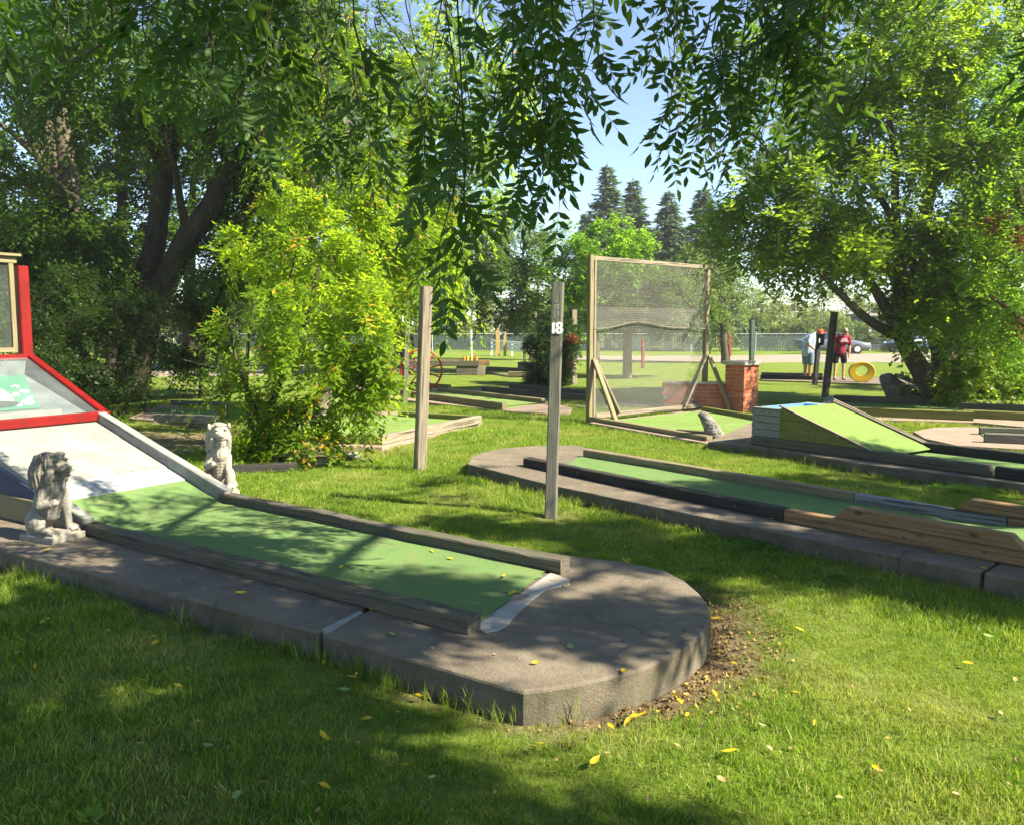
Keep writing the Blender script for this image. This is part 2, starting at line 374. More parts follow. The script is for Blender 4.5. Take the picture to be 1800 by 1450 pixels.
    t = NT('clean cast stone'); o = t.co.outputs['Object']
    c = t.ramp(t.noise(12, o, 6, .7), [(.3, (.21, .19, .15)), (.7, (.34, .31, .26))])
    c = t.mix(t.ramp(t.noise(50, o, 4, .8), [(.60, 0.), (.72, .8)]), c, (.17, .15, .12))
    m['lion_pale'] = t.fin(c, .92, t.bump(t.noise(110, o, 6, .8), .75, .006), .2)
    m['rock'] = m_noisy('rough grey stone', (.10, .095, .085), (.26, .24, .21), 9, .95, .9, 45, .2, (.34, .32, .28), 60, .012)
    # metals, plastics
    m['steel'] = m_noisy('galvanised steel', (.26, .28, .29), (.40, .42, .43), 10, .45, .1, 60, .5)
    m['steel_green'] = m_noisy('green coated steel', (.022, .045, .032), (.045, .075, .052), 10, .5, .1, 60, .5)
    m['bolt'] = m_noisy('rusty bolt', (.05, .035, .025), (.12, .08, .05), 30, .7, .3, 90)
    m['blue_tub'] = m_noisy('blue plastic', (.02, .09, .30), (.03, .12, .36), 5, .4, .05, 30, .5)
    m['blue_rim'] = m_noisy('pale blue plastic', (.16, .34, .52), (.24, .42, .58), 5, .4, .05, 30, .5)
    m['bucket'] = m_noisy('dark violet plastic', (.022, .018, .075), (.035, .028, .11), 5, .5, .05, 30, .4)
    m['white_pl'] = m_noisy('white plastic', (.62, .64, .62), (.74, .76, .74), 7, .5, .05, 30, .4)
    m['yellow'] = m_noisy('yellow painted fibreglass', (.42, .27, .006), (.52, .34, .010), 4, .5, .15, 30, .4, (.35, .25, .02), 20)
    m['orange'] = m_noisy('orange tin', (.50, .15, .02), (.62, .24, .04), 9, .5, .1, 30)
    m['amber'] = m_noisy('yellow tin', (.58, .40, .06), (.66, .5, .1), 9, .5, .1, 30)
    m['black'] = m_noisy('black rubber', (.012, .012, .012), (.03, .03, .03), 9, .7, .2, 60)
    m['car'] = m_noisy('silver blue car paint', (.085, .105, .13), (.115, .14, .165), 2, .25, 0.02, 20, .6)
    m['car_dark'] = m_noisy('dark blue vehicle paint', (.025, .045, .085), (.04, .065, .11), 2, .3, .02, 20, .6)
    m['trailer'] = m_noisy('blue grey cladding', (.055, .085, .11), (.085, .12, .15), 2, .55, .05, 20, .4)
    m['glass_dark'] = m_noisy('dark car glass', (.02, .03, .035), (.03, .045, .05), 2, .08, 0, 20, .8)
    m['chrome'] = m_noisy('bright hub metal', (.5, .5, .5), (.6, .6, .6), 3, .3, 0, 20, .6)
    m['lamp_red'] = m_noisy('red lens', (.08, .012, .012), (.10, .015, .012), 3, .3, 0, 20, .6)
    m['skin'] = m_noisy('sunlit skin', (.36, .20, .13), (.46, .27, .18), 12, .55, .1, 60, .4)
    m['skin_tan'] = m_noisy('tanned skin', (.34, .16, .08), (.42, .21, .11), 12, .55, .1, 60, .4)
    m['tee_blue'] = m_noisy('pale blue cotton', (.30, .38, .50), (.38, .46, .58), 9, .9, .4, 18, .1)
    m['denim'] = m_noisy('washed denim', (.11, .16, .22), (.17, .22, .29), 9, .9, .3, 60, .1)
    m['maroon'] = m_noisy('maroon cotton', (.17, .015, .035), (.24, .028, .055), 9, .9, .4, 18, .1)
    m['black_cloth'] = m_noisy('black cloth', (.010, .011, .013), (.022, .023, .026), 9, .9, .3, 40, .1)
    m['cap_red'] = m_noisy('red orange cap', (.48, .05, .02), (.6, .09, .03), 9, .8, .2, 40, .1)
    m['hair'] = m_noisy('ash blond hair', (.20, .16, .09), (.36, .30, .19), 40, .8, .5, 80, .2)
    m['print'] = m_noisy('white print', (.6, .58, .58), (.75, .72, .72), 9, .8, .1, 40, .1)
    m['sign_blue'] = m_noisy('blue sign face', (.03, .09, .38), (.05, .15, .48), 6, .5, .05, 30, .4)
    m['fence_white'] = m_noisy('white fence paint', (.66, .66, .62), (.78, .78, .74), 6, .6, .1, 30, .3)
    m['post_yellow'] = m_noisy('yellow timber', (.36, .25, .07), (.44, .32, .12), 6, .7, .2, 30, .2)
    # bark
    for nm, a, b in (('bark', (.040, .033, .024), (.155, .128, .095)), ('bark_pale', (.13, .105, .08), (.30, .25, .19)), ('bark_dark', (.022, .018, .014), (.075, .062, .048)), ('twig', (.035, .030, .018), (.085, .075, .045)), ('dead', (.20, .155, .115), (.36, .30, .24))):
        t = NT(nm); v = t.pos()
        w = t.noise(7, t.map(v, (1.6, 1.6, .28)), 7, .75, 1.2)
        m[nm] = t.fin(t.ramp(w, [(.34, a), (.66, b)]), .95, t.bump(w, 1., .035), .1)
    # leaves
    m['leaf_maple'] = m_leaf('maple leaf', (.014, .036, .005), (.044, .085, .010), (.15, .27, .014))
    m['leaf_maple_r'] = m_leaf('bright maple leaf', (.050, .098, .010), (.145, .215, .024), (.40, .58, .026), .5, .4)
    m['leaf_lime'] = m_leaf('yellow green ash leaf', (.066, .125, .007), (.128, .200, .014), (.44, .62, .022), .5, .3, (.45, .30, .03), .992)
    m['leaf_elder'] = m_leaf('box elder leaf', (.045, .105, .012), (.100, .185, .022), (.34, .60, .030), .48, .3)
    m['leaf_ash'] = m_leaf('overhanging ash leaf', (.012, .032, .009), (.034, .076, .014), (.115, .23, .020), .36, .38, rough=.5)  # leaf tones darkened in place of shade from the crown above
    m['leaf_oak'] = m_leaf('dark oak leaf', (.022, .052, .010), (.065, .110, .022), (.16, .27, .035), .35, .3)
    m['leaf_birch'] = m_leaf('olive birch leaf', (.050, .085, .022), (.12, .165, .045), (.28, .38, .07), .4, .3)
    m['leaf_bush'] = m_leaf('evergreen bush leaf', (.010, .030, .006), (.030, .065, .010), (.06, .12, .012), .25, .3)
    m['leaf_red'] = m_leaf('turning red leaf', (.07, .030, .012), (.15, .060, .022), (.42, .14, .05), .4, .3)
    m['leaf_dark'] = m_leaf('shaded thicket leaf', (.009, .021, .004), (.024, .046, .008), (.05, .10, .009), .35, .3)  # tree shade over the thicket is put into this darker colour
    m['leaf_wood'] = m_leaf('distant wood leaf', (.045, .078, .015), (.13, .170, .038), (.30, .37, .05), .4, .15)
    m['needle'] = m_leaf('spruce needle', (.035, .070, .030), (.105, .160, .065), (.08, .14, .05), .15, .2)
    m['fallen_yellow'] = m_leaf('fallen yellow leaf', (.52, .36, .02), (.68, .50, .03), (.6, .42, .03), .3, .3)
    m['fallen_tan'] = m_leaf('fallen tan leaf', (.36, .22, .09), (.50, .33, .15), (.4, .25, .1), .2, .3)
    m['fallen_green'] = m_leaf('fallen green leaf', (.16, .26, .07), (.25, .36, .12), (.25, .4, .08), .3, .3)
    m['litter'] = m_leaf('mixed leaf litter', (.10, .065, .03), (.38, .28, .08), (.4, .25, .05), .2, .2)
    # glazing
    for nm, k, tint in (('glass', .20, (.55, .62, .60)), ('glass_dusty', .12, (.42, .47, .44))):
        t = NT(nm)
        tp = t.n('ShaderNodeBsdfTransparent'); tp.inputs[0].default_value = (.86, .90, .88, 1)
        gl = t.n('ShaderNodeBsdfPrincipled'); gl.inputs['Base Color'].default_value = (*tint, 1); gl.inputs['Roughness'].default_value = .12 if nm == 'glass' else .3
        f = t.math('ADD', t.math('MULTIPLY', t.noise(3, t.pos(), 3, .5), k * .9), k * .10, True)
        mx = t.n('ShaderNodeMixShader'); t.l(f, mx.inputs[0]); t.l(tp.outputs[0], mx.inputs[1]); t.l(gl.outputs[0], mx.inputs[2]); t.l(mx.outputs[0], t.out.inputs[0])
        m[nm] = t.m
    # netting
    for nm, base in (('net', .20), ('net_thick', .16), ('chainlink', .12)):
        t = NT(nm); v = t.co.outputs['Object']
        tp = t.n('ShaderNodeBsdfTransparent')
        df = t.n('ShaderNodeBsdfDiffuse'); df.inputs[0].default_value = (.31, .30, .27, 1) if nm != 'chainlink' else (.30, .38, .38, 1)
        tl = t.n('ShaderNodeBsdfTranslucent'); tl.inputs[0].default_value = (.31, .30, .27, 1)
        ad = t.n('ShaderNodeMixShader'); ad.inputs[0].default_value = .35; t.l(df.outputs[0], ad.inputs[1]); t.l(tl.outputs[0], ad.inputs[2])
        w = t.n('ShaderNodeTexWave', bands_direction='Z'); w.inputs['Scale'].default_value = 7.5; w.inputs['Distortion'].default_value = 1.2; w.inputs['Detail'].default_value = 2
        t.l(v, w.inputs[0])
        w2 = t.noise(42, v, 3, .8)
        f = t.math('ADD', t.math('MULTIPLY', w.outputs[1], .10), t.math('ADD', base - .14, t.math('MULTIPLY', w2, .24)), True)
        mx = t.n('ShaderNodeMixShader'); t.l(f, mx.inputs[0]); t.l(tp.outputs[0], mx.inputs[1]); t.l(ad.outputs[0], mx.inputs[2]); t.l(mx.outputs[0], t.out.inputs[0])
        m[nm] = t.m
mats()
m = MAT
def V2(p): return (p[0], p[1])
def ext(a, b, k): return b + (b - a) * k         # past b, by k times ab

# ================================================================= the setting
ZS = .13                                          # top of the concrete slabs
near_edge = [G(0, 965, ZS), G(565, 1112, ZS)]
curve_px = [(920,1215),(965,1210),(1010,1203),(1060,1192),(1115,1178),(1170,1157),(1212,1132),(1240,1106),(1250,1082),(1244,1060),(1228,1040),(1202,1019),(1168,1001),(1100,987),(1000,975)]
curve = [G(x, y, ZS) for x, y in curve_px]
far_edge = [G(830, 948, ZS), G(395, 866, ZS)]
leftNear = ext(near_edge[1], near_edge[0], 1.3); leftFar = ext(far_edge[0], far_edge[1], 1.6)
crackN, crackF = G(565, 1112, ZS), G(632, 1076, ZS)
cdir = (crackF - crackN).normalized(); crack_far = crackN + cdir * 1.75
SLAB_MAIN = [leftNear, near_edge[0], near_edge[1]] + curve + far_edge + [leftFar]
lane2_out = [G(822,815,ZS), G(828,803,ZS), G(845,795,ZS), G(880,788,ZS), G(930,783.5,ZS), G(1012,782,ZS)]
L2n = [G(960,850,ZS), G(1200,900,ZS), G(1500,962,ZS), G(1800,1018,ZS)]; L2n.append(ext(L2n[2], L2n[3], 1.2))
L2f = [G(1030,786,ZS), G(1500,863,ZS), G(1690,878,ZS)]; L2f.append(ext(L2f[0], L2f[1], 1.1)); L2f = [L2f[0], L2f[1], L2f[3]]
SLAB_2 = lane2_out + L2f + L2n[::-1]
ZT = .11
L3n = [G(1244,776,ZT), G(1350,786,ZT), G(1500,812,ZT), G(1800,850,ZT)]; L3n.append(ext(L3n[2], L3n[3], 1.0))
L3f = [G(1330,738,ZT), G(1440,752,ZT), G(1560,778,ZT), G(1800,806,ZT)]; L3f.append(ext(L3f[2], L3f[3], 1.0))
COURT = [G(1036,742,.05), G(1242,778,.05), G(1345,790,.05), G(1335,739,.05), G(1234,720,.05)]
SLAB_3 = L3n + L3f[::-1]
PAD_R = [G(1605,758,.06), G(1625,770,.06), G(1680,782,.06), G(1800,789,.06), G(2050,805,.06), G(2050,768,.06), G(1800,755,.06), G(1700,750,.06), G(1640,751,.06)]
COURT_L = [G(540,783,.05), G(672,785,.05), G(848,742,.05), G(700,722,.05), G(470,735,.05)]
MID = [G(600,674,.06), G(690,700,.06), G(900,722,.06), G(960,725,.06), G(1000,724,.06), G(1006,716,.06), G(985,711,.06), G(900,700,.06), G(770,678,.06), G(660,666,.06)]
LAWN_HOLES = [SLAB_MAIN, SLAB_2, SLAB_3, COURT, PAD_R, COURT_L, MID]

def rough(pts, amp=.006, step=.05, sd=0):
    out = []
    for i in range(len(pts)):
        a, b = Vector(pts[i]), Vector(pts[(i+1) % len(pts)]); n = max(1, int((b-a).length/step)); n = min(n, 90)
        for j in range(n):
            p = a.lerp(b, j/n); d = (b-a).normalized(); q = amp*(mnoise.noise(Vector((p.x*6, p.y*6, sd))) + .6*mnoise.noise(Vector((p.x*22, p.y*22, sd))))
            out.append(Vector((p.x - d.y*q, p.y + d.x*q, 0)))
    return out
def pip(px, py, poly):
    inside = np.zeros(px.shape, bool); n = len(poly)
    for i in range(n):
        x0, y0 = poly[i][0], poly[i][1]; x1, y1 = poly[(i+1) % n][0], poly[(i+1) % n][1]
        if y0 == y1: continue
        c = ((y0 > py) != (y1 > py)) & (px < (x1-x0) * (py-y0) / (y1-y0) + x0)
        inside ^= c
    return inside
def seg_dist(px, py, pts):
    d = np.full(px.shape, 1e9)
    for a, b in zip(pts[:-1], pts[1:]):
        ax, ay = a[0], a[1]; bx, by = b[0]-ax, b[1]-ay; L = bx*bx + by*by + 1e-9
        t = np.clip(((px-ax)*bx + (py-ay)*by) / L, 0, 1)
        d = np.minimum(d, np.hypot(px-ax-t*bx, py-ay-t*by))
    return d
def bare_amount(x, y):
    """worn earth round the tee pads"""
    wob = .05 * np.sin(x*7+1) * np.cos(y*5.3) + .03*np.sin(x*17+y*13)
    b = np.clip(1.25 - (seg_dist(x, y, curve[5:12]) + wob) / .40, 0, 1)
    b = np.maximum(b, np.clip(1.1 - (seg_dist(x, y, curve[2:6]) + wob) / .27, 0, 1))
    b = np.maximum(b, .8*np.clip(1.1 - (seg_dist(x, y, curve[11:] + far_edge[:1]) + wob) / .2, 0, 1))
    b = np.maximum(b, .65*np.clip(1.0 - (seg_dist(x, y, SLAB_MAIN[:4]) + wob) / .12, 0, 1))
    b = np.maximum(b, .6*np.clip(1.1 - (seg_dist(x, y, lane2_out) + wob) / .25, 0, 1))
    b = np.maximum(b, .55*np.clip(1.1 - (seg_dist(x, y, PAD_R[:3]) + wob) / .35, 0, 1))
    p = G(985, 908); b = np.maximum(b, .55*np.clip(1.2 - np.hypot((x-p.x)/1.3, y-p.y) / .28, 0, 1))
    p = G(505, 805); b = np.maximum(b, .9*np.clip(1.3 - np.hypot((x-p.x)/1.8, (y-p.y-.5)) / .8, 0, 1))
    p = G(250, 790); b = np.maximum(b, .9*np.clip(1.4 - np.hypot((x-p.x)/1.7, (y-p.y-1)) / 1.7, 0, 1))
    p = G(1700, 712); b = np.maximum(b, .7*np.clip(1.3 - np.hypot((x-p.x)/2.2, (y-p.y)) / 1.1, 0, 1))
    return b
def ground_z(x, y):
    return .018*np.sin(x*.9+.4)*np.cos(y*.7) + .010*np.sin(x*2.7)*np.sin(y*2.3+1)
xs = np.concatenate([-np.geomspace(9, 900, 22)[::-1], np.arange(-8.8, 10.9, .1), np.geomspace(11, 900, 22)])
ys = np.concatenate([-np.geomspace(3, 300, 10)[::-1], np.arange(-2.8, 20, .1), np.geomspace(20.2, 1100, 26)])
X, Y = np.meshgrid(xs, ys); fx, fy = X.ravel(), Y.ravel()
fade = np.clip((30 - np.hypot(fx, fy-8)) / 10, 0, 1)
fz = ground_z(fx, fy) * fade - .035 * bare_amount(fx, fy)
ny, nx = X.shape; ii = (np.arange(ny-1)[:, None]*nx + np.arange(nx-1)[None, :]).ravel()
def np_mesh(name, co, faces, attr=None, dom='POINT', aname='v'):
    """co (N,3), faces (M,k) -> mesh"""
    me = bpy.data.meshes.new(name); k = faces.shape[1]
    me.vertices.add(len(co)); me.vertices.foreach_set('co', np.ascontiguousarray(co, dtype=np.float32).ravel())
    me.loops.add(faces.size); me.loops.foreach_set('vertex_index', np.ascontiguousarray(faces, dtype=np.int32).ravel())
    me.polygons.add(len(faces)); me.polygons.foreach_set('loop_start', np.arange(0, faces.size, k, dtype=np.int32))
    try: me.polygons.foreach_set('loop_total', np.full(len(faces), k, dtype=np.int32))
    except Exception: pass
    me.update(calc_edges=True)
    if attr is not None:
        a = me.attributes.new(aname, 'FLOAT', dom); a.data.foreach_set('value', np.ascontiguousarray(attr, dtype=np.float32))
    return me
gm = np_mesh('lawn', np.stack([fx, fy, fz], 1), np.stack([ii, ii+1, ii+nx+1, ii+nx], 1), np.clip(bare_amount(fx, fy), 0, 1), aname='bare')
lawn = link('lawn', gm, m['lawn'], smooth=True); tag(lawn, 'green lawn with thin dry patches between the mini golf lanes', kind='structure')

t = NT('pale gravel'); v = t.pos()
m['gravel'] = t.fin(t.mix(t.ramp(t.noise(30, v, 5, .8), [(.4, 0.), (.6, 1.)]), t.ramp(t.noise(.6, v, 6), [(.3, (.24, .20, .155)), (.7, (.34, .295, .24))]), (.18, .155, .12)), .95, t.bump(t.noise(40, v, 4), .6, .02), .1)
pb = MB()
def wavy(pts, n=6, amp=.25, sd=0):
    out = []
    for i in range(len(pts)-1):
        for j in range(n):
            f = j/n; x = pts[i][0]*(1-f)+pts[i+1][0]*f; y = pts[i][1]*(1-f)+pts[i+1][1]*f
            out.append((x, y + amp*mnoise.noise(Vector((x*.7, y*.3, sd)))))
    return out + [tuple(pts[-1])]
path = wavy([(2.2, 45.5), (5, 43), (10, 41), (19, 40.3), (32, 41), (60, 46)], 8, .8) + wavy([(60, 66), (30, 57.5), (21, 54.5), (14.4, 51.5), (6, 51), (2.2, 50)], 8, .8, 5)
pb.prism(path, -.05, .012); tag(pb.build('gravel_path', m['gravel']), 'pale gravel drive crossing the far lawn', kind='structure')
pb = MB(); pb.prism(wavy([(-16, 27), (-9, 29), (-5.4, 31.2)], 6, .5) + wavy([(-5.6, 36.5), (-10, 38), (-17, 38)], 6, .5, 3), -.05, .012)
tag(pb.build('gravel_path', m['gravel']), 'pale gravel path behind the box elder', kind='structure')

# ================================================================= the nearest lane
lane = root('mini_golf_lane', (*G(500, 1000, 0).xy, 0), 'nearest mini golf lane on dark rounded slab, with mossy timber rails and cement patch', 'golf lane')
sb = MB(); sb.prism(rough([leftNear, near_edge[0], crackN - (crackN-near_edge[0]).normalized()*.015] + [crack_far - (crackN-near_edge[0]).normalized()*.015, far_edge[1], leftFar]), -.05, ZS)
sb.build('concrete_slab', m['slab'], lane, bevel=.012)
cd = (crackN-near_edge[0]).normalized()
ring = [crackN + cd*.015] + curve + [far_edge[0], crack_far + cd*.015]
sb = MB(); sb.prism(rough(ring, .005), -.05, ZS); sb.build('concrete_slab', m['slab'], lane, bevel=.014)
sb = MB()
g_in = .010
sb.prism([crackN + cdir*.03 - cd*.028, crackN + cdir*.03 + cd*.034, crackN + cdir*.16 + cd*.026, crackN+cdir*.33 + cd*.02, crackN+cdir*.34 - cd*.014, crackN+cdir*.2 - cd*.018], -.04, ZS+.003)
sb.build('mortar_joint', m['grout'], lane)
nr0, nr1 = G(146, 940, ZS), G(822, 1116, ZS)
timber('rail', nr0, nr1, .105, .085, m['wood_dark'], lane, side=1, wear=.011, seed=1)
fr0, fr1 = G(385, 884, ZS), G(985, 1010, ZS)
timber('rail', fr0, fr1, .10, .085, m['wood_dark'], lane, side=1, wear=.010, seed=2)
ub = (nr1 - nr0).normalized(); uf = (fr1-fr0).normalized(); nl = Vector((-ub.y, ub.x, 0))
ci = [nr0 + nl*.108, nr1 + nl*.108 - ub*.03, fr1 - uf*.10, fr0 + Vector((0, 0, 0))]
def sheet(name, quad, mat, parent, nx=40, ny=12, dz=.010, amp=.003, lift=None, frayed=0.0):
    a, b, c, d = [Vector(p) for p in quad]; vs = []
    for j in range(ny+1):
        for i in range(nx+1):
            u, w = i/nx, j/ny
            p = a.lerp(b, u).lerp(d.lerp(c, u), w)
            if i == nx and frayed: p += (b-a).normalized() * frayed * mnoise.noise(Vector((w*13, 1, 3)))
            p.z += dz + amp*mnoise.noise(Vector((p.x*4, p.y*4, 1))) + (lift(u, w) if lift else 0)
            vs.append(tuple(p))
    fs = [(j*(nx+1)+i, j*(nx+1)+i+1, (j+1)*(nx+1)+i+1, (j+1)*(nx+1)+i) for j in range(ny) for i in range(nx)]
    me = bpy.data.meshes.new(name); me.from_pydata(vs, [], fs); me.update()
    return link(name, me, mat, parent, smooth=True)
sheet('carpet', ci, m['carpet'], lane, 60, 16, frayed=.03)
sb = MB(); pp = [nr1+nl*.10-ub*.05, G(855,1112,ZS), G(875,1108,ZS), G(893,1098,ZS), G(905,1083,ZS), G(935,1055,ZS), G(962,1035,ZS), G(1002,1028,ZS), G(1000,1018,ZS), fr1 - uf*.07]
sb.prism(pp, ZS-.02, ZS+.004); sb.build('cement_patch', m['cement'], lane, bevel=.003)
sb = MB(); sb.prism([G(872,1060,ZS), G(900,1045,ZS), G(925,1046,ZS), G(928,1052,ZS), G(893,1060,ZS)], ZS-.01, ZS+.007); sb.build('loose_flake', m['slab_pink'], lane)

# ================================================================= the white ramp box at its end
O = fr0.copy(); O.z = 0
a_ = Vector((-.84, .54, 0)).normalized(); b_ = Vector((-a_.y, a_.x, 0)); b_ = -b_ if b_.y > 0 else b_
W_ = (nr0 + nl*.105 - O); W = abs(W_.dot(b_))
def RP(s, t, z): return O + a_*s + b_*t + Vector((0, 0, z))
SL = .31; S0_ = 1.81
def zr(s): return ZS + .012 + SL*max(s, 0)
box = root('ramp_obstacle', (*RP(1.2, W/2, 0).xy, 0), 'white ramp rising to a red framed glass box with a window above it', 'golf obstacle')
# carpet running up the foot, then the white sheets
sheet('carpet_lip', [RP(-.25, W, ZS), RP(-.25, 0, ZS), RP(.45, 0, ZS), RP(.45, W, ZS)], m['carpet'], box, 16, 16, dz=.015, amp=.003, lift=lambda u, w: max(0, SL*(w*.7-.25)) + .010*math.sin(w*14+u*2)*max(0, 1-abs(w-.35)*3))
def slope_sheet(name, s0, s1, t0, t1, dz, th, mat, drop=0):
    mb = MB(); c = [RP(s0, t0, zr(s0)+dz-drop), RP(s0, t1, zr(s0)+dz-drop), RP(s1, t1, zr(s1)+dz), RP(s1, t0, zr(s1)+dz)]
    mb.hexa([p - Vector((0, 0, th)) for p in c], c); return mb.build(name, mat, box, bevel=.002)
slope_sheet('metal_strip', .45, .72, .0, W, .012, .03, m['white_metal'])
slope_sheet('ramp_panel', .71, 1.42, .0, W, .018, .02, m['white'])
slope_sheet('ramp_panel', 1.425, S0_ + .03, .0, W, .022, .02, m['white'])
slope_sheet('box_floor', S0_ + .035, 3.13, -.09, W+.09, .020, .02, m['galv'])
for k in range(9):                                # nail heads along the seams
    mb = MB(); tt = .08 + k*(W-.16)/8; mb.lathe([(0, .003), (.006, .003), (.007, -.002)], RP(.735, tt, zr(.735)+.018), 8); mb.build('nail', m['bolt'], box)
def slope_beam(name, s0, s1, tc, w, h, dz, mat, seed=0):
    return timber(name, RP(s0, tc, zr(s0)+dz), RP(s1, tc, zr(s1)+dz), w, h, mat, box, wear=.002, seed=seed)
slope_beam('side_board', -.03, 1.84, -.055, .085, .13, -.02, m['wood_white'], 4)
slope_beam('side_board', -.06, 2.7, W+.055, .085, .13, -.02, m['wood_white'], 5)
# side walls: navy board over a timber plinth
for tt, sg in ((W+.105, 1), (-.105, -1)):
    mb = MB(); s0, s1 = .30, 3.2
    c0 = [RP(s0, tt-.012, .32), RP(s0, tt+.012, .32), RP(s1, tt+.012, .32), RP(s1, tt-.012, .32)]
    c1 = [RP(s0, tt-.012, max(.325, zr(s0)-.03)), RP(s0, tt+.012, max(.325, zr(s0)-.03)), RP(s1, tt+.012, zr(s1)-.03), RP(s1, tt-.012, zr(s1)-.03)]
    mb.hexa(c0, c1); mb.build('side_panel', m['navy'], box)
    timber('plinth', RP(.30, tt, ZS), RP(3.3, tt, ZS), .07, .19, m['wood_tan'], box, seed=6+sg)
# glass box
def fz_(s): return .80 + (s-1.81)*.40
S0, S1 = 1.81, 3.15; T0, T1 = -.10, W+.10
def bar(name, p, q, w, h, mat, up=None): return timber(name, p, q, w, h, mat, box, wear=.0004, up=up)
nrmS = Vector((-a_.x*.40, -a_.y*.40, 1)).normalized()
bar('frame_bar', RP(S0, T0-.035, fz_(S0)-.07), RP(S0, T1+.035, fz_(S0)-.07), .075, .085, m['red'])
bar('frame_bar', RP(S1, T0-.035, fz_(S1)-.05), RP(S1, T1+.035, fz_(S1)-.05), .07, .06, m['red'])
for tt in (T0, T1): bar('frame_bar', RP(S0+.038, tt, fz_(S0+.038)-.045), RP(S1-.036, tt, fz_(S1-.036)-.045), .075, .06, m['red'], up=nrmS)
mb = MB(); c = [RP(S0+.03, T0+.03, fz_(S0+.03)-.012), RP(S0+.03, T1-.03, fz_(S0+.03)-.012), RP(S1-.03, T1-.03, fz_(S1-.03)-.012), RP(S1-.03, T0+.03, fz_(S1-.03)-.012)]
mb.add(c, [(0, 1, 2, 3)]); mb.build('glass_lid', m['glass'], box)
for tt in (T0, T1):                               # metal cheeks
    mb = MB(); lo = [RP(S0+.02, tt-.006, zr(S0)-.02), RP(S0+.02, tt+.006, zr(S0)-.02), RP(S1, tt+.006, zr(S1)-.02), RP(S1, tt-.006, zr(S1)-.02)]
    hi = [RP(S0+.02, tt-.006, fz_(S0)-.05), RP(S0+.02, tt+.006, fz_(S0)-.05), RP(S1, tt+.006, fz_(S1)-.05), RP(S1, tt-.006, fz_(S1)-.05)]
    mb.hexa(lo, hi); mb.build('side_cheek', m['galv'], box)
    mb = MB(); mb.box((0, 0, 0), (.06, .05, .13), M4=Matrix.Translation(RP(S0-.002, tt, fz_(S0)-.135)) @ Matrix.Rotation(math.atan2(a_.y, a_.x), 4, 'Z')); mb.build('corner_post', m['wood_white'], box)
mb = MB(); c = [RP(S1-.02, T0, zr(S1)-.02), RP(S1-.02, T1, zr(S1)-.02), RP(S1, T1, zr(S1)-.02), RP(S1, T0, zr(S1)-.02)]
mb.hexa(c, [p + Vector((0, 0, fz_(S1)-.055-zr(S1)+.02)) for p in c]); mb.build('back_panel', m['galv'], box)
mb = MB(); c = [RP(2.02, .20, zr(1.9)+.0), RP(2.02, T1-.02, zr(1.9)+.0), RP(2.28, T1-.02, zr(1.9)+.0), RP(2.28, .20, zr(1.9)+.0)]
mb.hexa(c, [p + Vector((0, 0, .115)) for p in c]); mb.build('shelf', m['white'], box, bevel=.004)
# the painted board standing behind the shelf
B0, B1 = RP(2.2, .31, .862), RP(2.2, T1-.04, .862); BU = (RP(2.86, .12, 1.165) - B0)*.93; BL = (B1-B0); BN = BL.cross(BU).normalized()
if BN.z < 0: BN = -BN
mb = MB(); mb.hexa([B0-BN*.012, B1-BN*.012, B1+BU-BN*.012, B0+BU-BN*.012], [B0, B1, B1+BU, B0+BU]); pb_ = mb.build('painted_board', m['board_green'], box)
def on_board(u, v_, dz): return B0 + BL.normalized()*u + BU.normalized()*v_ + BN*dz
def blob_strip(pts, w, dz, name, mat):
    mb = MB(); n = len(pts); L_, R_ = [], []
    for i, (u, v_) in enumerate(pts):
        du = pts[min(i+1, n-1)][0]-pts[max(i-1, 0)][0]; dv = pts[min(i+1, n-1)][1]-pts[max(i-1, 0)][1]; l = math.hypot(du, dv) or 1
        ww = w*(math.sin(math.pi*(i+.6)/(n+.2)))**.6
        L_.append(on_board(u-dv/l*ww, v_+du/l*ww, dz)); R_.append(on_board(u+dv/l*ww, v_-du/l*ww, dz))
    for i in range(n-1): mb.add([L_[i], R_[i], R_[i+1], L_[i+1]], [(0, 1, 2, 3)])
    return mb.build(name, mat, pb_)
for (cu, cv, r0, tn, ww) in ((.085, .11, .062, 1.5, .016), (.07, .33, .045, 1.1, .016), (.13, .44, .04, .8, .014), (.17, .30, .045, -1.0, .013), (.18, .07, .035, 1.2, .011), (.05, .22, .035, -.9, .013)):
    n_ = 12; blob_strip([(cu + r0*(1-i/n_*.75)*math.cos(i/n_*tn*2*math.pi), cv + r0*(1-i/n_*.75)*math.sin(i/n_*tn*2*math.pi)) for i in range(n_)], ww, .004, 'painted_scroll', m['board_white'])
def blob(pts, dz, name, mat):
    mb = MB(); mb.add([on_board(u, v_, dz) for u, v_ in pts], [tuple(range(len(pts)))]); return mb.build(name, mat, pb_)
blob([(.20, .15), (.26, .17), (.36, .2), (.62, .2), (.62, .46), (.34, .46), (.26, .40), (.21, .28)], .005, 'painted_figure', m['board_white'])
blob([(.33+.16*math.cos(i*.349), .10+.058*math.sin(i*.349)) for i in range(18)], .008, 'painted_figure', m['board_dark'])
blob([(.37+.05*math.cos(i*.349), .39+.045*math.sin(i*.349)) for i in range(18)], .008, 'painted_figure', m['board_green'])
for k in range(4): blob_strip([(.27+.05*i, .20+.04*k+.008*math.sin(i)) for i in range(6)], .005, .008, 'painted_stripe', m['board_dark'])
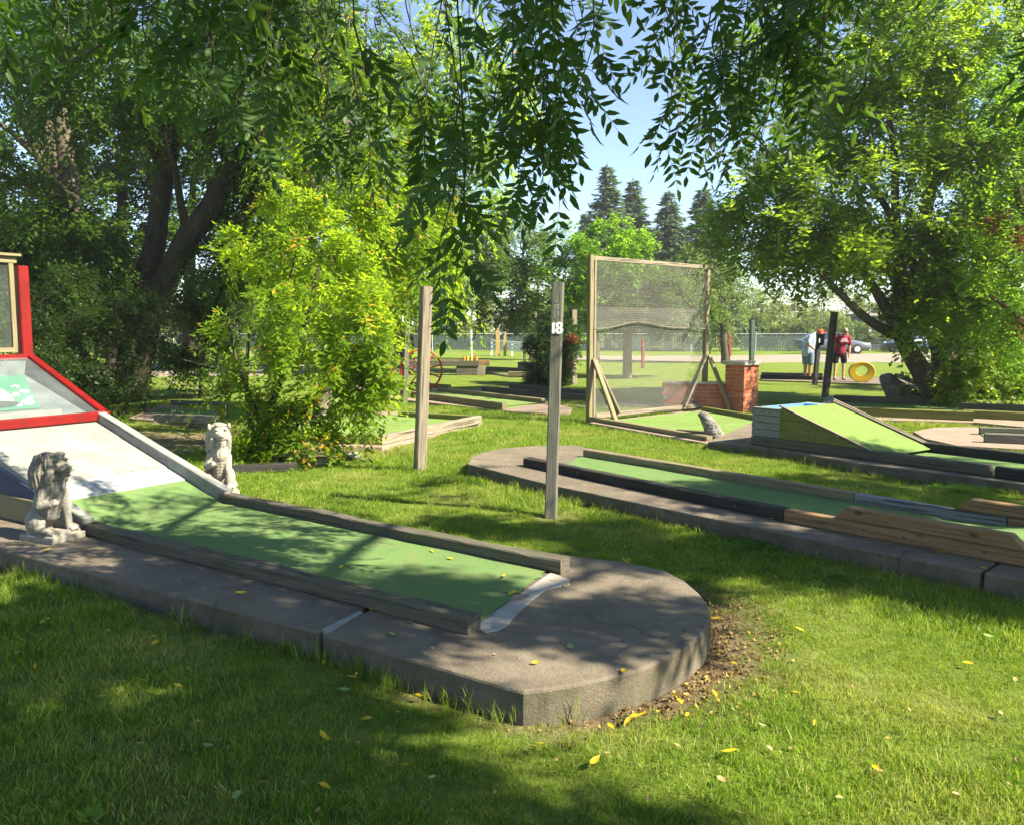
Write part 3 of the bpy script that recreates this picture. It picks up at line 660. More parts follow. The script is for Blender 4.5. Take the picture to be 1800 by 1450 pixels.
# upright with window
UP = RP(S1+.045, T0-.045, fz_(S1)-.05)
bar('red_post', UP - Vector((0, 0, .9)), UP + Vector((0, 0, .98)), .11, .11, m['red'], up=b_)
bar('red_post', RP(S1+.045, T1, fz_(S1)-.95), RP(S1+.045, T1, fz_(S1)+.93), .11, .11, m['red'], up=b_)
wz0, wz1 = fz_(S1)+.03, 2.36
def WP(t_, z): return RP(S1+.06, t_, z)
win = MB(); 
tW0, tW1 = T0+.085, T1-.06
w0 = timber('window_frame', WP(tW0+.0, wz0), WP(tW0, wz1-.075), .05, .05, m['wood_tan'], box, up=b_)
timber('window_frame', WP(tW1, wz0), WP(tW1, wz1-.075), .05, .05, m['wood_tan'], box, up=b_)
timber('window_frame', WP(tW0+.028, wz0), WP(tW1-.028, wz0), .05, .05, m['wood_tan'], box)
timber('window_frame', WP(tW0-.03, wz1-.073), WP(tW1+.03, wz1-.073), .06, .07, m['wood_tan'], box)
timber('window_cap', WP(tW0-.06, wz1-.001), WP(tW1+.06, wz1-.001), .14, .028, m['wood_tan'], box)
mb = MB(); mb.add([WP(tW0+.025, wz0+.05), WP(tW1-.025, wz0+.05), WP(tW1-.025, wz1-.075), WP(tW0+.025, wz1-.075)], [(0, 1, 2, 3)]); mb.build('window_pane', m['glass_dusty'], box)

# ================================================================= lion statues
def lion_mesh():
    mb = MB()
    def cap(p, q, r0, r1, n=6):
        p, q = Vector(p), Vector(q)
        for i in range(n+1):
            f = i/n; mb.ball(p.lerp(q, f), r0*(1-f)+r1*f, nu=10, nv=7)
    mb.box((.0, 0, .022), (.33, .25, .044)); mb.box((.01, .0, .052), (.27, .21, .03))
    cap((-.085, 0, .14), (-.03, 0, .30), .088, .082); cap((-.03, 0, .30), (.022, 0, .41), .082, .078); cap((.0, 0, .18), (.04, 0, .34), .062, .075)
    for s in (-1, 1):
        mb.ball((-.055, s*.083, .125), (.085, .048, .085))
        cap((-.09, s*.088, .085), (.045, s*.098, .078), .035, .026); mb.ball((.068, s*.098, .078), (.042, .030, .020))
        for k in range(4): mb.ball((.100, s*.098 + (k-1.5)*.014, .074), (.013, .007, .013))
    cap((.045, .052, .31), (.085, .055, .18), .042, .028); cap((.085, .055, .18), (.095, .055, .085), .028, .025)
    mb.ball((.118, .055, .078), (.036, .030, .022))
    for k in range(4): mb.ball((.146, .055 + (k-1.5)*.014, .074), (.013, .007, .014))
    cap((.035, -.066, .33), (.035, -.10, .245), .042, .034); cap((.035, -.10, .245), (.115, -.082, .262), .033, .026); mb.ball((.128, -.074, .272), (.03, .026, .026))
    for k in range(4): mb.ball((.142, -.083 + k*.010, .290 - k*.006), (.014, .0065, .011))
    mb.ball((.055, 0, .52), (.085, .072, .072)); mb.ball((.078, 0, .555), (.055, .055, .038))
    cap((.09, 0, .51), (.172, 0, .492), .048, .034); mb.ball((.200, 0, .506), (.016, .022, .013)); mb.ball((.165, 0, .450), (.036, .027, .011)); mb.ball((.10, 0, .585), (.03, .05, .02))
    for s in (-1, 1):
        mb.ball((.118, s*.036, .552), (.030, .016, .011)); mb.ball((.126, s*.040, .525), (.014, .010, .009)); mb.ball((.165, s*.021, .487), (.026, .018, .018)); mb.ball((.03, s*.078, .568), (.022, .013, .026))
        cap((.085, s*.058, .47), (.07, s*.064, .40), .027, .016)
    mb.ball((-.015, 0, .50), (.085, .088, .098)); mb.ball((-.03, 0, .42), (.09, .092, .09)); mb.ball((.05, 0, .365), (.066, .072, .075))
    for i in range(30):
        an = (i/30)*2*math.pi; cx, cy = -.02+.078*math.cos(an), .080*math.sin(an)
        if cx > .03 and abs(cy) < .058: continue
        z0 = .56 - .05*max(0, math.cos(an)); L_ = .20 + .07*mnoise.noise(Vector((i*1.7, 0, 0)))
        cap((cx*.8, cy*.8, z0), (cx*1.16-.012, cy*1.12, z0-L_*.5), .017, .017, 6); cap((cx*1.16-.012, cy*1.12, z0-L_*.5), (cx*1.25-.02, cy*1.15, z0-L_), .017, .008, 6)
    mb.ball((.085, 0, .43), (.035, .045, .045)); mb.ball((.075, 0, .345), (.045, .058, .07))
    cap((-.14, .05, .07), (-.08, .13, .07), .018, .016)
    def fn(co, n):
        z = co.z; d = .0016*mnoise.noise(co*55) + .001*mnoise.noise(co*120)
        an = math.atan2(co.y, co.x+.01)
        if z > .30 and co.x < .075 or (.29 < z < .42): d += .0030*math.sin(an*26 + 3*mnoise.noise(co*14) + z*8) * min(1, max(0, (z-.28)*10))
        return d
    return remeshed(mb, .0044, 2, fn)
LION = lion_mesh()
def lion(loc, rz, sc, label, mat):
    me = LION.copy(); o = link('lion_statue', me, mat); o.location = loc; o.rotation_euler = (0, 0, rz); o.scale = (sc,)*3
    tag(o, label, 'lion statue', 'stone lions either side of the white ramp'); return o
l1 = lion(G(93, 946, ZS), R(-24), 1.04, 'dark headed weathered stone lion with raised paw, on the slab by the white ramp', m['lion'])
p = G(392, 868, ZS); lion((p.x-.03, p.y+.03, .13), R(-62), 1.08, 'pale stone lion behind the ramp foot, facing out beside the box elder shrub', m['lion_pale'])

# ================================================================= second lane (brown raised boards)
lane = root('mini_golf_lane', (*G(1200, 860, 0).xy, 0), 'long lane with blackened near rail and raised brown boards, behind the numbered post', 'golf lane')
L2cut = G(1728, 1003, ZS)
dirE = (L2n[3]-L2n[2]).normalized()
cN = L2n[2].lerp(L2n[3], .78); cF = cN + Vector((.72, .69, 0))*1.55
sb = MB(); sb.prism(rough(lane2_out + [L2f[0], L2f[1], L2f[1].lerp(L2f[2], .32), cF - dirE*.01, cN - dirE*.01, L2n[2], L2n[1], L2n[0]], .008), -.05, ZS); sb.build('concrete_slab', m['slab'], lane, bevel=.012)
sb = MB(); sb.prism([cN + dirE*.01, cF + dirE*.01, L2f[2], L2n[4]], -.05, ZS-.004); sb.build('concrete_slab', m['slab'], lane, bevel=.012)
q0, q1, q2 = G(920,819,ZS), G(1376,916,ZS), G(1800,997,ZS); q3 = ext(q1, q2, .7)
dl = (q2-q1).normalized(); q1b = q1 + dl*.01
timber('rail', q0, q1, .10, .095, m['wood_black'], lane, side=1, wear=.006, seed=11)
timber('rail', q1b, q3, .085, .095, m['wood_brown'], lane, side=1, wear=.001, seed=12)
i1 = G(1468, 909, ZS+.097); i1 = q1 + dl*((i1-q1).dot(dl)); i1.z = ZS + .097
i2 = q1 + dl*(G(1800, 960, ZS+.1)-q1).dot(dl); i2.z = ZS + .097
timber('raised_board', i1, i2 + dl*.06, .085, .095, m['wood_brown'], lane, side=1, wear=.001, ends=(.10, .10), seed=13)
f0, f1, f2 = G(1025,803,ZS), G(1500,884,ZS), G(1660,908,ZS)
f2 = ext(f0, f1, .36)
df = (f1-f0).normalized()
timber('rail', f0, f1, .085, .09, m['wood_tan'], lane, side=1, wear=.002, seed=14)
timber('rail', f1 + df*.008, f2, .085, .085, m['wood_silver'], lane, side=1, wear=.002, seed=15)
timber('rail', f2 + df*.01, ext(f0, f1, 1.2), .085, .085, m['wood_brown'], lane, side=1, wear=.002, seed=16)
r1 = f0 + df*((G(1672, 893, ZS+.1)-f0).dot(df)); r1.z = ZS+.092
timber('raised_board', r1, ext(f0, f1, 1.15) + Vector((0, 0, .092)), .085, .095, m['wood_brown'], lane, side=1, wear=.001, ends=(.13, 0), seed=17)
nn = Vector((-dl.y, dl.x, 0)); st = q0 + dl*.42
cend = q3 + nn*.1
sheet('carpet', [st + nn*.10, cend, ext(f0, f1, 1.15), f0 - df*.02], m['carpet'], lane, 70, 10, amp=.003, lift=lambda u, w: .075*math.exp(-((u-.70)/.055)**2))
for k, (x, y) in enumerate(((1020,838),(1042,846),(1110,868),(1170,882),(1265,895),(1290,905),(1450,930),(1550,912),(1635,955),(1700,958),(1770,950))):
    pass
def bolts(line0, line1, fr, z, lane_, out, sc=1):
    for f in fr:
        p = line0.lerp(line1, f) ; d = (line1-line0).normalized(); n_ = Vector((-d.y, d.x, 0))*out
        mb = MB(); mb.lathe([(0, .006), (.007*sc, .006), (.010*sc, .0)], (0, 0, 0), 8)
        M4 = Vector(n_).to_track_quat('Z', 'Y').to_matrix().to_4x4(); M4.translation = p + n_*.001 + Vector((0, 0, z))
        mb.build('bolt', m['bolt'], lane_, mw=M4)
bolts(q0, q1, (.27, .62, .86), .05, lane, -1, 1.6); bolts(q1b, q2, (.38, .55, .86), .05, lane, -1); bolts(f0, f1, (.12, .4, .55), .05, lane, -1)

# ================================================================= third lane, ramp with blue tub, court with the net
lane = root('mini_golf_lane', (*G(1600, 800, 0).xy, 0), 'lane with a black near sleeper running from the blue tub ramp', 'golf lane')
sb = MB(); sb.prism(SLAB_3, -.05, ZT); sb.build('concrete_slab', m['slab'], lane, bevel=.012)
n0, n1, n2 = G(1320,781,ZT), G(1737,838,ZT), G(1745,840,ZT); e3 = (n1-n0).normalized(); n3 = Vector((-e3.y, e3.x, 0))
n3e = n0 + e3*7.5
timber('rail', n0, n1, .11, .12, m['wood_dark'], lane, side=1, wear=.009, seed=21)
timber('rail', n1 + e3*.06, n3e, .11, .115, m['wood_black'], lane, side=1, wear=.009, seed=22)
w3 = 1.06
timber('rail', n0 + e3*1.35 + n3*(w3+.11), n3e + n3*(w3+.11), .10, .12, m['wood_black'], lane, side=1, wear=.006, seed=23)
sheet('carpet', [n0 + e3*1.2 + n3*.11, n3e + n3*.11, n3e + n3*(w3+.11), n0 + e3*1.2 + n3*(w3+.11)], m['carpet'], lane, 50, 8)
bolts(n0, n1, (.55, .8), .13, lane, -1)
ramp = root('golf_ramp', (*(n0+e3*.7+n3*.5).xy, 0), 'planked ramp with green carpet falling from a blue tub', 'golf ramp')
BH = .46; zb = ZT + .12
def C3(s, t, z): return n0 + e3*s + n3*t + Vector((0, 0, z-ZT))
def plank(s0, s1, t, z0, z1, mat, th=.03, name='plank'):
    mb = MB(); mb.hexa([C3(s0, t, z0), C3(s1, t, z0), C3(s1, t+th, z0), C3(s0, t+th, z0)], [C3(s0, t, z1), C3(s1, t, z1), C3(s1, t+th, z1), C3(s0, t+th, z1)])
    return mb.build(name, mat, ramp, bevel=.004)
for tt in (.02, .11+w3+.02):
    for k in range(4): plank(.02, .42, tt, ZT+.125+k*.091, ZT+.125+k*.091+.086, m['wood_silver'])
topz = ZT+.125+.36
for k in range(4):                                # end planks towards the court
    mb = MB(); z0 = ZT+.125+k*.091; mb.hexa([C3(-.012, .02, z0), C3(.018, .02, z0), C3(.018, w3+.16, z0), C3(-.012, w3+.16, z0)], [C3(-.012, .02, z0+.086), C3(.018, .02, z0+.086), C3(.018, w3+.16, z0+.086), C3(-.012, w3+.16, z0+.086)]); mb.build('plank', m['wood_silver'], ramp, bevel=.004)
SE = 1.78; zlow = ZT+.05
def zc(s): return topz + .03 - (s-.42)/(SE-.42)*(topz+.03-zlow)
for tt in (.02, .11+w3+.01):
    for k, (za, zb_) in enumerate(((ZT+.125, ZT+.235), (ZT+.241, ZT+.355), (ZT+.361, topz+.02))):
        s_a = .425; zt_at = lambda z: .42 + (topz+.03-z)/(topz+.03-zlow)*(SE-.42)
        sb_, st_ = zt_at(za), zt_at(zb_)
        mb = MB(); mb.hexa([C3(s_a, tt-.006, za), C3(sb_, tt-.006, za), C3(sb_, tt+.03, za), C3(s_a, tt+.03, za)], [C3(s_a, tt-.006, zb_), C3(max(st_, s_a+.01), tt-.006, zb_), C3(max(st_, s_a+.01), tt+.03, zb_), C3(s_a, tt+.03, zb_)])
        mb.build('side_plank', m['wood_green'], ramp)
    timber('edge_strip', C3(.40, tt+.014, zc(.40)+.004), C3(SE+.02, tt+.014, zc(SE)+.004), .035, .018, m['wood_pale'], ramp, wear=.001, seed=31)
timber('edge_strip', C3(.36, w3+.19, zc(.36)-.0), C3(SE-.1, w3+.19, zc(SE-.1)+.0), .035, .03, m['wood_pale'], ramp, wear=.001, seed=32)
sheet('ramp_carpet', [C3(.44, .05, zc(.44)), C3(SE, .05, zc(SE)), C3(SE, w3+.1, zc(SE)), C3(.44, w3+.1, zc(.44))], m['carpet_sunlit'], ramp, 30, 10, dz=.002, amp=.002)
mb = MB(); tz0 = topz+.002
for (sa, sb2, ta, tb2) in ((-.01, .44, .02, .115), (-.01, .44, w3+.045, w3+.16)):
    mb = MB(); mb.hexa([C3(sa, ta, tz0-.02), C3(sb2, ta, tz0-.02), C3(sb2, tb2, tz0-.02), C3(sa, tb2, tz0-.02)], [C3(sa, ta, tz0+.004), C3(sb2, ta, tz0+.004), C3(sb2, tb2, tz0+.004), C3(sa, tb2, tz0+.004)]); mb.build('top_board', m['wood_silver'], ramp)
tub = MB()
tz = topz + .02
rim = [C3(.04, .12, tz-.012), C3(.41, .12, tz-.012), C3(.41, w3+.04, tz-.012), C3(.04, w3+.04, tz-.012)]
ctr = C3(.25, w3*.52, tz-.22)
def toward(p, f, dz=0): q = p.lerp(Vector((ctr.x, ctr.y, p.z)), f); q.z += dz; return q
o_ = rim; i_ = [toward(p, .12) for p in rim]; lo_ = [toward(p, .62, -.2) for p in rim]
tub.add(o_ + i_, [(0,1,5,4), (1,2,6,5), (2,3,7,6), (3,0,4,7)]); tub.add([p - Vector((0, 0, .02)) for p in o_] + o_, [(0,1,5,4), (1,2,6,5), (2,3,7,6), (3,0,4,7)])
tb = tub.build('tub_rim', m['blue_rim'], ramp)
tub = MB(); tub.add(i_ + lo_, [(0,4,5,1), (1,5,6,2), (2,6,7,3), (3,7,4,0), (4,7,6,5)]); tub.build('blue_tub', m['blue_tub'], ramp)

court = root('golf_court', (*G(1180, 750, 0).xy, 0), 'five sided green carpet court in front of the tall net screen', 'golf court')
sb = MB(); sb.prism(COURT, -.05, .045); sb.build('concrete_slab', m['slab_pink'], court, bevel=.008)
K = [G(1068,741,.05), G(1240,772,.05), G(1330,777,.05), G(1330,742,.05), G(1234,723,.05)]
sb = MB(); sb.prism([Vector(V2(p)+(0,)) for p in K], .03, .058); sb.build('carpet', m['carpet_sunlit'], court)
timber('rail', G(1034,744,.0), G(1242,781,.0), .11, .115, m['wood_tan'], court, side=1, wear=.002, seed=41)
timber('rail', G(1233,724,.04), G(1332,741,.04), .09, .10, m['wood_green'], court, side=1, wear=.002, seed=42)
timber('rail', G(1190,762,.05), G(1243,766,.05), .06, .07, m['wood_dark'], court, wear=.002, seed=43)
# stump-shaped stone
mb = MB()
for i in range(9):
    f = i/8; mb.ball((-.13+.26*0-.11*f*f+.09-.02*f, 0, .0+.33*f), (.135-.07*f, .12-.05*f, .05), nu=9, nv=6)
me = remeshed(mb, .012, 1, lambda co, n: .009*mnoise.noise(co*26)+.006*mnoise.noise(co*60)); ob = link('obstacle_stone', me, m['rock']); ob.location = G(1262, 771, .05); ob.rotation_euler = (0, 0, R(-14)); ob.scale = (1.25, 1, 1.02)
tag(ob, 'rough grey cone shaped stone leaning on the carpet of the net court', 'stone')
# net screen
net = root('net_screen', (*G(1140, 735, 0).xy, 0), 'tall wooden frame with sagging see-through netting and slanted braces', 'net screen')
A0 = G(1036, 743, 0); A1 = G(1238, 722, 0); nd = (A1-A0).normalized(); npn = Vector((nd.y, -nd.x, 0)); NH = 2.87
def post3(name, base, h, w, d, mat, parent, lean=(0, 0), rz=0, seed=0):
    b = Vector(base); up = Vector((math.cos(rz), math.sin(rz), 0))
    return timber(name, b, b + Vector((lean[0], lean[1], h)), w, d, mat, parent, up=up, seed=seed, wear=.003)
rz_n = math.atan2(npn.y, npn.x)
post3('post', A0 + npn*-.05, NH, .09, .09, m['wood_tan'], net, rz=rz_n, seed=51); post3('post', A0 + nd*.095 + npn*-.03, NH-.01, .05, .06, m['wood_pale'], net, rz=rz_n, seed=52)  # the thin pale post stands for the left post's sunlit face
post3('post', A1 + npn*-.05, NH-.03, .09, .09, m['wood_tan'], net, rz=rz_n, seed=53)
timber('top_rail', A0 + nd*.05 + Vector((0, 0, NH-.085)) , A1 - nd*.05 + Vector((0, 0, NH-.085)), .05, .07, m['wood_pale'], net, seed=54)
timber('bottom_rail', A0 + nd*.14 + Vector((0, 0, .07)), A1 - nd*.05 + Vector((0, 0, .07)), .06, .08, m['wood_pale'], net, seed=55)
for Pt, sgn, sd in ((A0, 1, 56), (A1, -1, 58)):
    timber('brace', Pt + nd*sgn*.70 + Vector((0, 0, .13)), Pt + nd*sgn*.06 + Vector((0, 0, 1.10)), .045, .09, m['wood_pale'], net, seed=sd, up=npn)
    timber('brace', Pt + npn*.58 + Vector((0, 0, .06)), Pt + npn*.05 + Vector((0, 0, 1.10)), .045, .09, m['wood_tan'], net, seed=sd+1, up=nd)
def netting(name, z0, z1, bulge, off, mat, sag0=0, sag1=0, ph=0):
    nxn, nzn = 26, 22; vs = []; L = (A1-A0).length - .14
    for j in range(nzn+1):
        for i in range(nxn+1):
            u, w = i/nxn, j/nzn
            zlo = z0 + sag0*math.sin(math.pi*min(1, u*1.05))**2*(.6+.4*math.sin(u*7+ph)); zhi = z1 - sag1*math.sin(math.pi*u)
            p = A0 + nd*(.09+u*L); p.z = zlo + (zhi-zlo)*w
            p += npn*(off + bulge*math.sin(math.pi*u)*(.4+.6*math.sin(w*5+u*3+ph)) + .008*math.sin(w*40+u*5))
            vs.append(tuple(p - A0))
    fs = [(j*(nxn+1)+i, j*(nxn+1)+i+1, (j+1)*(nxn+1)+i+1, (j+1)*(nxn+1)+i) for j in range(nzn) for i in range(nxn)]
    me = bpy.data.meshes.new(name); me.from_pydata(vs, [], fs); me.update()
    return link(name, me, mat, net, Matrix.Translation(A0), smooth=True)
netting('netting', .10, 2.0, .05, -.03, m['net'], ph=1)
netting('netting', 1.62, NH-.09, .05, .035, m['net_thick'], sag0=.17)
mb = MB(); mb.tube([A0 + nd*(.09 + u*((A1-A0).length-.14)) + npn*.035 + Vector((0, 0, 1.62+.17*math.sin(math.pi*min(1, u*1.05))**2*(.6+.4*math.sin(u*7)))) for u in [i/16 for i in range(17)]], .008, 6)
mb.build('hem_cord', m['wood_pale'], net)

# ================================================================= brick pillar with low wall
pil = root('brick_pillar', (*G(1306, 726, 0).xy, 0), 'red brick pillar with pale stone cap and low brick wall beside it', 'brick pillar')
c0 = G(1306, 727, 0); pa = Vector((.80, .60, 0)); pbv = Vector((-.60, .80, 0)); PW = .447
bm_full = MB().box((0, 0, 0), (.215, .102, .065)).mesh('brick'); bm_full.materials.append(m['brick'])
bm_half = MB().box((0, 0, 0), (.109, .102, .065)).mesh('brick'); bm_half.materials.append(m['brick'])
def brick(me, pos, d, parent):
    o = bpy.data.objects.new('brick', me); COL.objects.link(o)
    o.matrix_basis = Matrix.Translation(pos) @ Matrix.Rotation(math.atan2(d.y, d.x) + random.uniform(-.008, .008), 4, 'Z')
    o.parent = parent; o.matrix_parent_inverse = rmat(parent).inverted(); return o
corners = [c0, c0+pa*PW, c0+pa*PW+pbv*PW, c0+pbv*PW]; dirs = [pa, pbv, -pa, -pbv]
NC = 12; CH = .0765
for c in range(NC):
    z = .04 + c*CH
    for s in range(4):
        st, d = corners[s], dirs[s]; inn = dirs[(s+1) % 4]
        off = .004 + random.uniform(-.002, .002)
        if c % 2 == 0: seq = [(bm_full, .1085), (bm_half, .2805)]
        else: seq = [(bm_half, .0555), (bm_full, .2275)]
        for me, x in seq: brick(me, st + d*x + inn*(.051-off) + Vector((0, 0, z)), d, pil)
ht = .04 + NC*CH - .035
mb = MB(); mb.prism([c0+(pa+pbv)*.012, c0+pa*(PW-.012)+pbv*.012, c0+(pa+pbv)*(PW-.012), c0+pbv*(PW-.012)+pa*.012], -.03, ht); mb.build('mortar_core', m['mortar'], pil)
mb = MB(); mb.prism([c0-(pa+pbv)*.05, c0+pa*(PW+.05)-pbv*.05, c0+(pa+pbv)*(PW+.05), c0+pbv*(PW+.05)-pa*.05], ht+.002, ht+.075); mb.build('cap_stone', m['capstone'], pil, bevel=.008)
w0_ = c0 + pbv*PW*.9 + Vector((0, .05, 0)); wd = Vector((-.985, .17, 0)).normalized(); wn_ = Vector((-wd.y, wd.x, 0)); wn_ = wn_ if wn_.y > 0 else -wn_
for c in range(7):
    x = .11 if c % 2 else .0
    while x < 1.15:
        brick(bm_full, w0_ + wd*x + wn_*(.05+random.uniform(-.002, .002)) + Vector((0, 0, .04+c*CH)), wd, pil); x += .226
mb = MB(); mb.prism([w0_+wn_*.012+wd*-.05, w0_+wd*1.2+wn_*.012, w0_+wd*1.2+wn_*.2, w0_+wn_*.2+wd*-.05], -.03, 7*CH+.0); mb.build('wall_core', m['mortar'], pil)
mb = MB(); mb.prism([w0_-wn_*.02+wd*.03, w0_+wd*1.22-wn_*.02, w0_+wd*1.22+wn_*.22, w0_+wn_*.22+wd*.03], 7*CH+.003, 7*CH+.045); mb.build('wall_cap', m['capstone'], pil, bevel=.005)

# ================================================================= posts
def free_post(px, py, top_px, top_py, w, mat, label, rz=.5, seed=0, d=None, name='wooden_post', knot=None):
    b = G(px, py, -.02); Y = b.y
    tp = A(top_px, top_py, Y)
    o = root(name, (b.x, b.y, 0), label, 'post', None)
    fr = Vector((math.cos(rz), math.sin(rz), 0))*(d or w)*.5
    timber('shaft', b - fr, tp - fr, w, d or w, mat, o, up=(math.cos(rz), math.sin(rz), 0), seed=seed, wear=.004)
    return o, b, tp
pst, b, tp = free_post(968, 909, 981, 497, .102, m['wood_grey'], 'grey weathered post carrying the white number 18', rz=R(-97), seed=61)
# number
cN_ = A(980.5, 577, b.y) ; front = Vector((math.cos(R(-97)), math.sin(R(-97)), 0)); right = Vector((-front.y, front.x, 0)); right = right if right.x > 0 else -right
axis = (tp-b).normalized()
def digit(shapes, name):
    mb = MB()
    for sh in shapes:
        outer, inner = sh; n = len(outer)
        P3 = lambda q, dz: cN_ + right*q[0] + axis*q[1] + front*(.0545+dz)
        if inner:
            vs = [P3(q, .006) for q in outer] + [P3(q, .006) for q in inner] + [P3(q, 0) for q in outer] + [P3(q, 0) for q in inner]
            mb.add(vs, [(i, (i+1) % n, n+(i+1) % n, n+i) for i in range(n)] + [(i, 2*n+i, 2*n+(i+1) % n, (i+1) % n) for i in range(n)] + [(n+i, n+(i+1) % n, 3*n+(i+1) % n, 3*n+i) for i in range(n)])
        else:
            vs = [P3(q, .006) for q in outer] + [P3(q, 0) for q in outer]
            mb.add(vs, [tuple(range(n))] + [(i, n+i, n+(i+1) % n, (i+1) % n) for i in range(n)])
    return mb.build(name, m['white_pl'], pst)
digit([([(-.045,-.047), (-.022,-.047), (-.022,.047), (-.035,.047), (-.048,.036), (-.048,.026), (-.045,.028)], None)], 'digit')
def circ(cx, cy, rx, ry, n=20, ph=0): return [(cx+rx*math.cos(2*math.pi*i/n+ph), cy+ry*math.sin(2*math.pi*i/n+ph)) for i in range(n)]
digit([(circ(.015, .024, .030, .026), circ(.017, .022, .009, .009)), (circ(.016, -.021, .034, .029), circ(.017, -.020, .009, .0095))], 'digit')
mb = MB(); mb.add([cN_ + right*q[0] + axis*q[1] + front*.0535 for q in ((-.034,.09),(-.02,.084),(.012,.10),(.01,.22),(-.012,.235),(-.035,.225))], [(0,1,2,3,4,5)]); mb.build('bare_scar', m['wood_silver'], pst)
free_post(738, 829, 749, 504, .118, m['wood_pale'], 'sunlit square post standing on the lawn between the carpet court and the box elder', rz=R(-62), seed=62)
p_, b, tp = free_post(711, 711, 716, 528, .11, m['wood_grey'], 'thin grey post with a white hook, in front of the red wheel', rz=R(-60), seed=63)
mb = MB(); mb.tube([A(708, 556, b.y-.09), A(706, 562, b.y-.13), A(708, 568, b.y-.12), A(711, 566, b.y-.09)], [.02, .03, .03, .015], 8); mb.build('hook', m['white_pl'], p_)
free_post(664, 673, 661, 440, .22, m['wood_pale'], 'tall thick post rising through the box elder crown', rz=R(-60), seed=64, d=.22)
free_post(1008, 677, 1008, 545, .16, m['wood_pale'], 'slim post between the evergreen bush and the net screen', rz=R(-70), seed=65)
free_post(1450, 701, 1467, 549, .13, m['wood_dark'], 'dark leaning post in front of the two people', rz=R(-75), seed=66)
p_, b, tp = free_post(1432, 678, 1439, 600, .13, m['wood_black'], 'short black post holding a violet bucket', rz=R(-75), seed=67, d=.10)
free_post(1321, 640, 1322, 563, .20, m['steel_green'], 'grey green post beyond the brick pillar', rz=R(-75), seed=68)
free_post(1130, 649, 1130, 595, .11, m['red_dull'], 'thin red post seen through the netting', rz=R(-75), seed=69)
free_post(1283, 628, 1282, 575, .14, m['red_dull'], 'rust red post just behind the brick pillar', rz=R(-75), seed=70)
free_post(829, 641, 828, 580, .10, m['steel'], 'thin grey pole behind the timber bench', rz=R(-75), seed=71)
free_post(922, 640, 922, 590, .11, m['wood_dark'], 'thin stake in front of the white rail fence', rz=R(-75), seed=72)
# bucket on the short post
bk = root('bucket', (tp.x, tp.y-.02, tp.z), 'dark violet bucket fixed on top of the short black post', 'bucket')
mb = MB(); mb.lathe([(0, -.10), (.105, -.10), (.125, .22), (.135, .22), (.135, .235), (.12, .235), (.10, -.08), (0, -.08)], (tp.x, tp.y-.13, tp.z-.02), 20); mb.build('bucket_body', m['bucket'], bk, smooth=True)
mb = MB(); mb.box((tp.x-.07, tp.y-.255, tp.z+.02), (.03, .006, .12)); mb.build('bucket_label', m['white_pl'], bk)
# ================================================================= courts and lanes further off
def rect_lane(name, label, slab, rails, carpet, mats_=None, slabmat='slab_pink', z=.05, cat='golf lane', cm='carpet_sunlit'):
    c = sum((Vector(V2(p)+(0,)) for p in slab), Vector()) / len(slab)
    o = root(name, (c.x, c.y, 0), label, cat)
    mb = MB(); mb.prism(slab, -.05, z); mb.build('concrete_slab', m[slabmat], o, bevel=.008)
    if carpet: mb = MB(); mb.prism([G(*q, z) for q in carpet], z-.02, z+.012); mb.build('carpet', m[cm], o)
    for i, (x0, y0, x1, y1, w, h, mt) in enumerate(rails):
        timber('rail', G(x0, y0, z), G(x1, y1, z), w, h, m[mt], o, side=1, wear=.003, seed=80+i+x0*.1)
    return o
rect_lane('golf_court', 'sunlit green carpet court edged with brown boards, beside the box elder shrub', COURT_L,
    [(535,777,672,782,.09,.13,'wood_green'), (672,782,846,744,.09,.13,'wood_pale'), (700,733,842,742,.09,.10,'wood_green'), (480,745,535,777,.09,.12,'wood_green')],
    [(540,774,), (672,779), (838,743), (700,729), (480,742)])
rect_lane('mini_golf_lane', 'far straight lane with a worn rounded end, in front of the red wheel', MID,
    [(703,696,883,721,.11,.14,'wood_tan'), (768,689,952,710,.10,.11,'wood_tan'), (688,676,788,684,.10,.11,'wood_green')],
    [(630,680), (700,696), (883,719), (952,709), (768,687), (680,672)], z=.05)
rect_lane('mini_golf_lane', 'shaded grey lane behind the rounded end, with two long dark rails', [G(790,693,.04), G(1030,716,.04), G(1200,726,.04), G(1200,712,.04), G(1030,700,.04), G(870,684,.04), G(840,684,.04)],
    [(846,690,1030,706,.12,.15,'wood_dark'), (895,683,1030,697,.11,.13,'wood_dark')], [(850,686), (1030,704), (1030,698), (895,684)], z=.04, slabmat='slab', cm='carpet')
rect_lane('mini_golf_lane', 'distant pale lane near the bench between the pots and the evergreen bush', [G(850,653,.05), G(895,661,.05), G(975,664,.05), G(975,652,.05), G(905,648,.05), G(860,647,.05)],
    [(854,652,935,656,.12,.16,'wood_tan'), (893,662,960,663,.12,.16,'wood_tan'), (910,649,960,652,.2,.28,'wood_pale')], [(850,652), (893,660), (935,656), (900,651)])
rect_lane('mini_golf_lane', 'shaded court under the big maple with a tan near board', [G(1452,735,.05), G(1712,742,.05), G(1800,750,.05), G(1800,712,.05), G(1700,706,.05), G(1462,701,.05)],
    [(1450,729,1711,740,.12,.16,'wood_green'), (1452,729,1466,707,.12,.14,'wood_silver'), (1466,706,1650,713,.12,.14,'wood_dark')],
    [(1460,727), (1706,737), (1712,724), (1650,712), (1470,708)], cm='carpet')
rect_lane('mini_golf_lane', 'straight lane running off from the maple court, with two parallel rails', [G(1712,741,.045), G(2000,757,.045), G(2000,730,.045), G(1690,716,.045)],
    [(1692,735,2000,750,.12,.15,'wood_green'), (1680,719,2000,733,.12,.13,'wood_dark')], [(1690,732), (2000,746), (2000,734), (1690,721)], z=.045, cm='carpet')
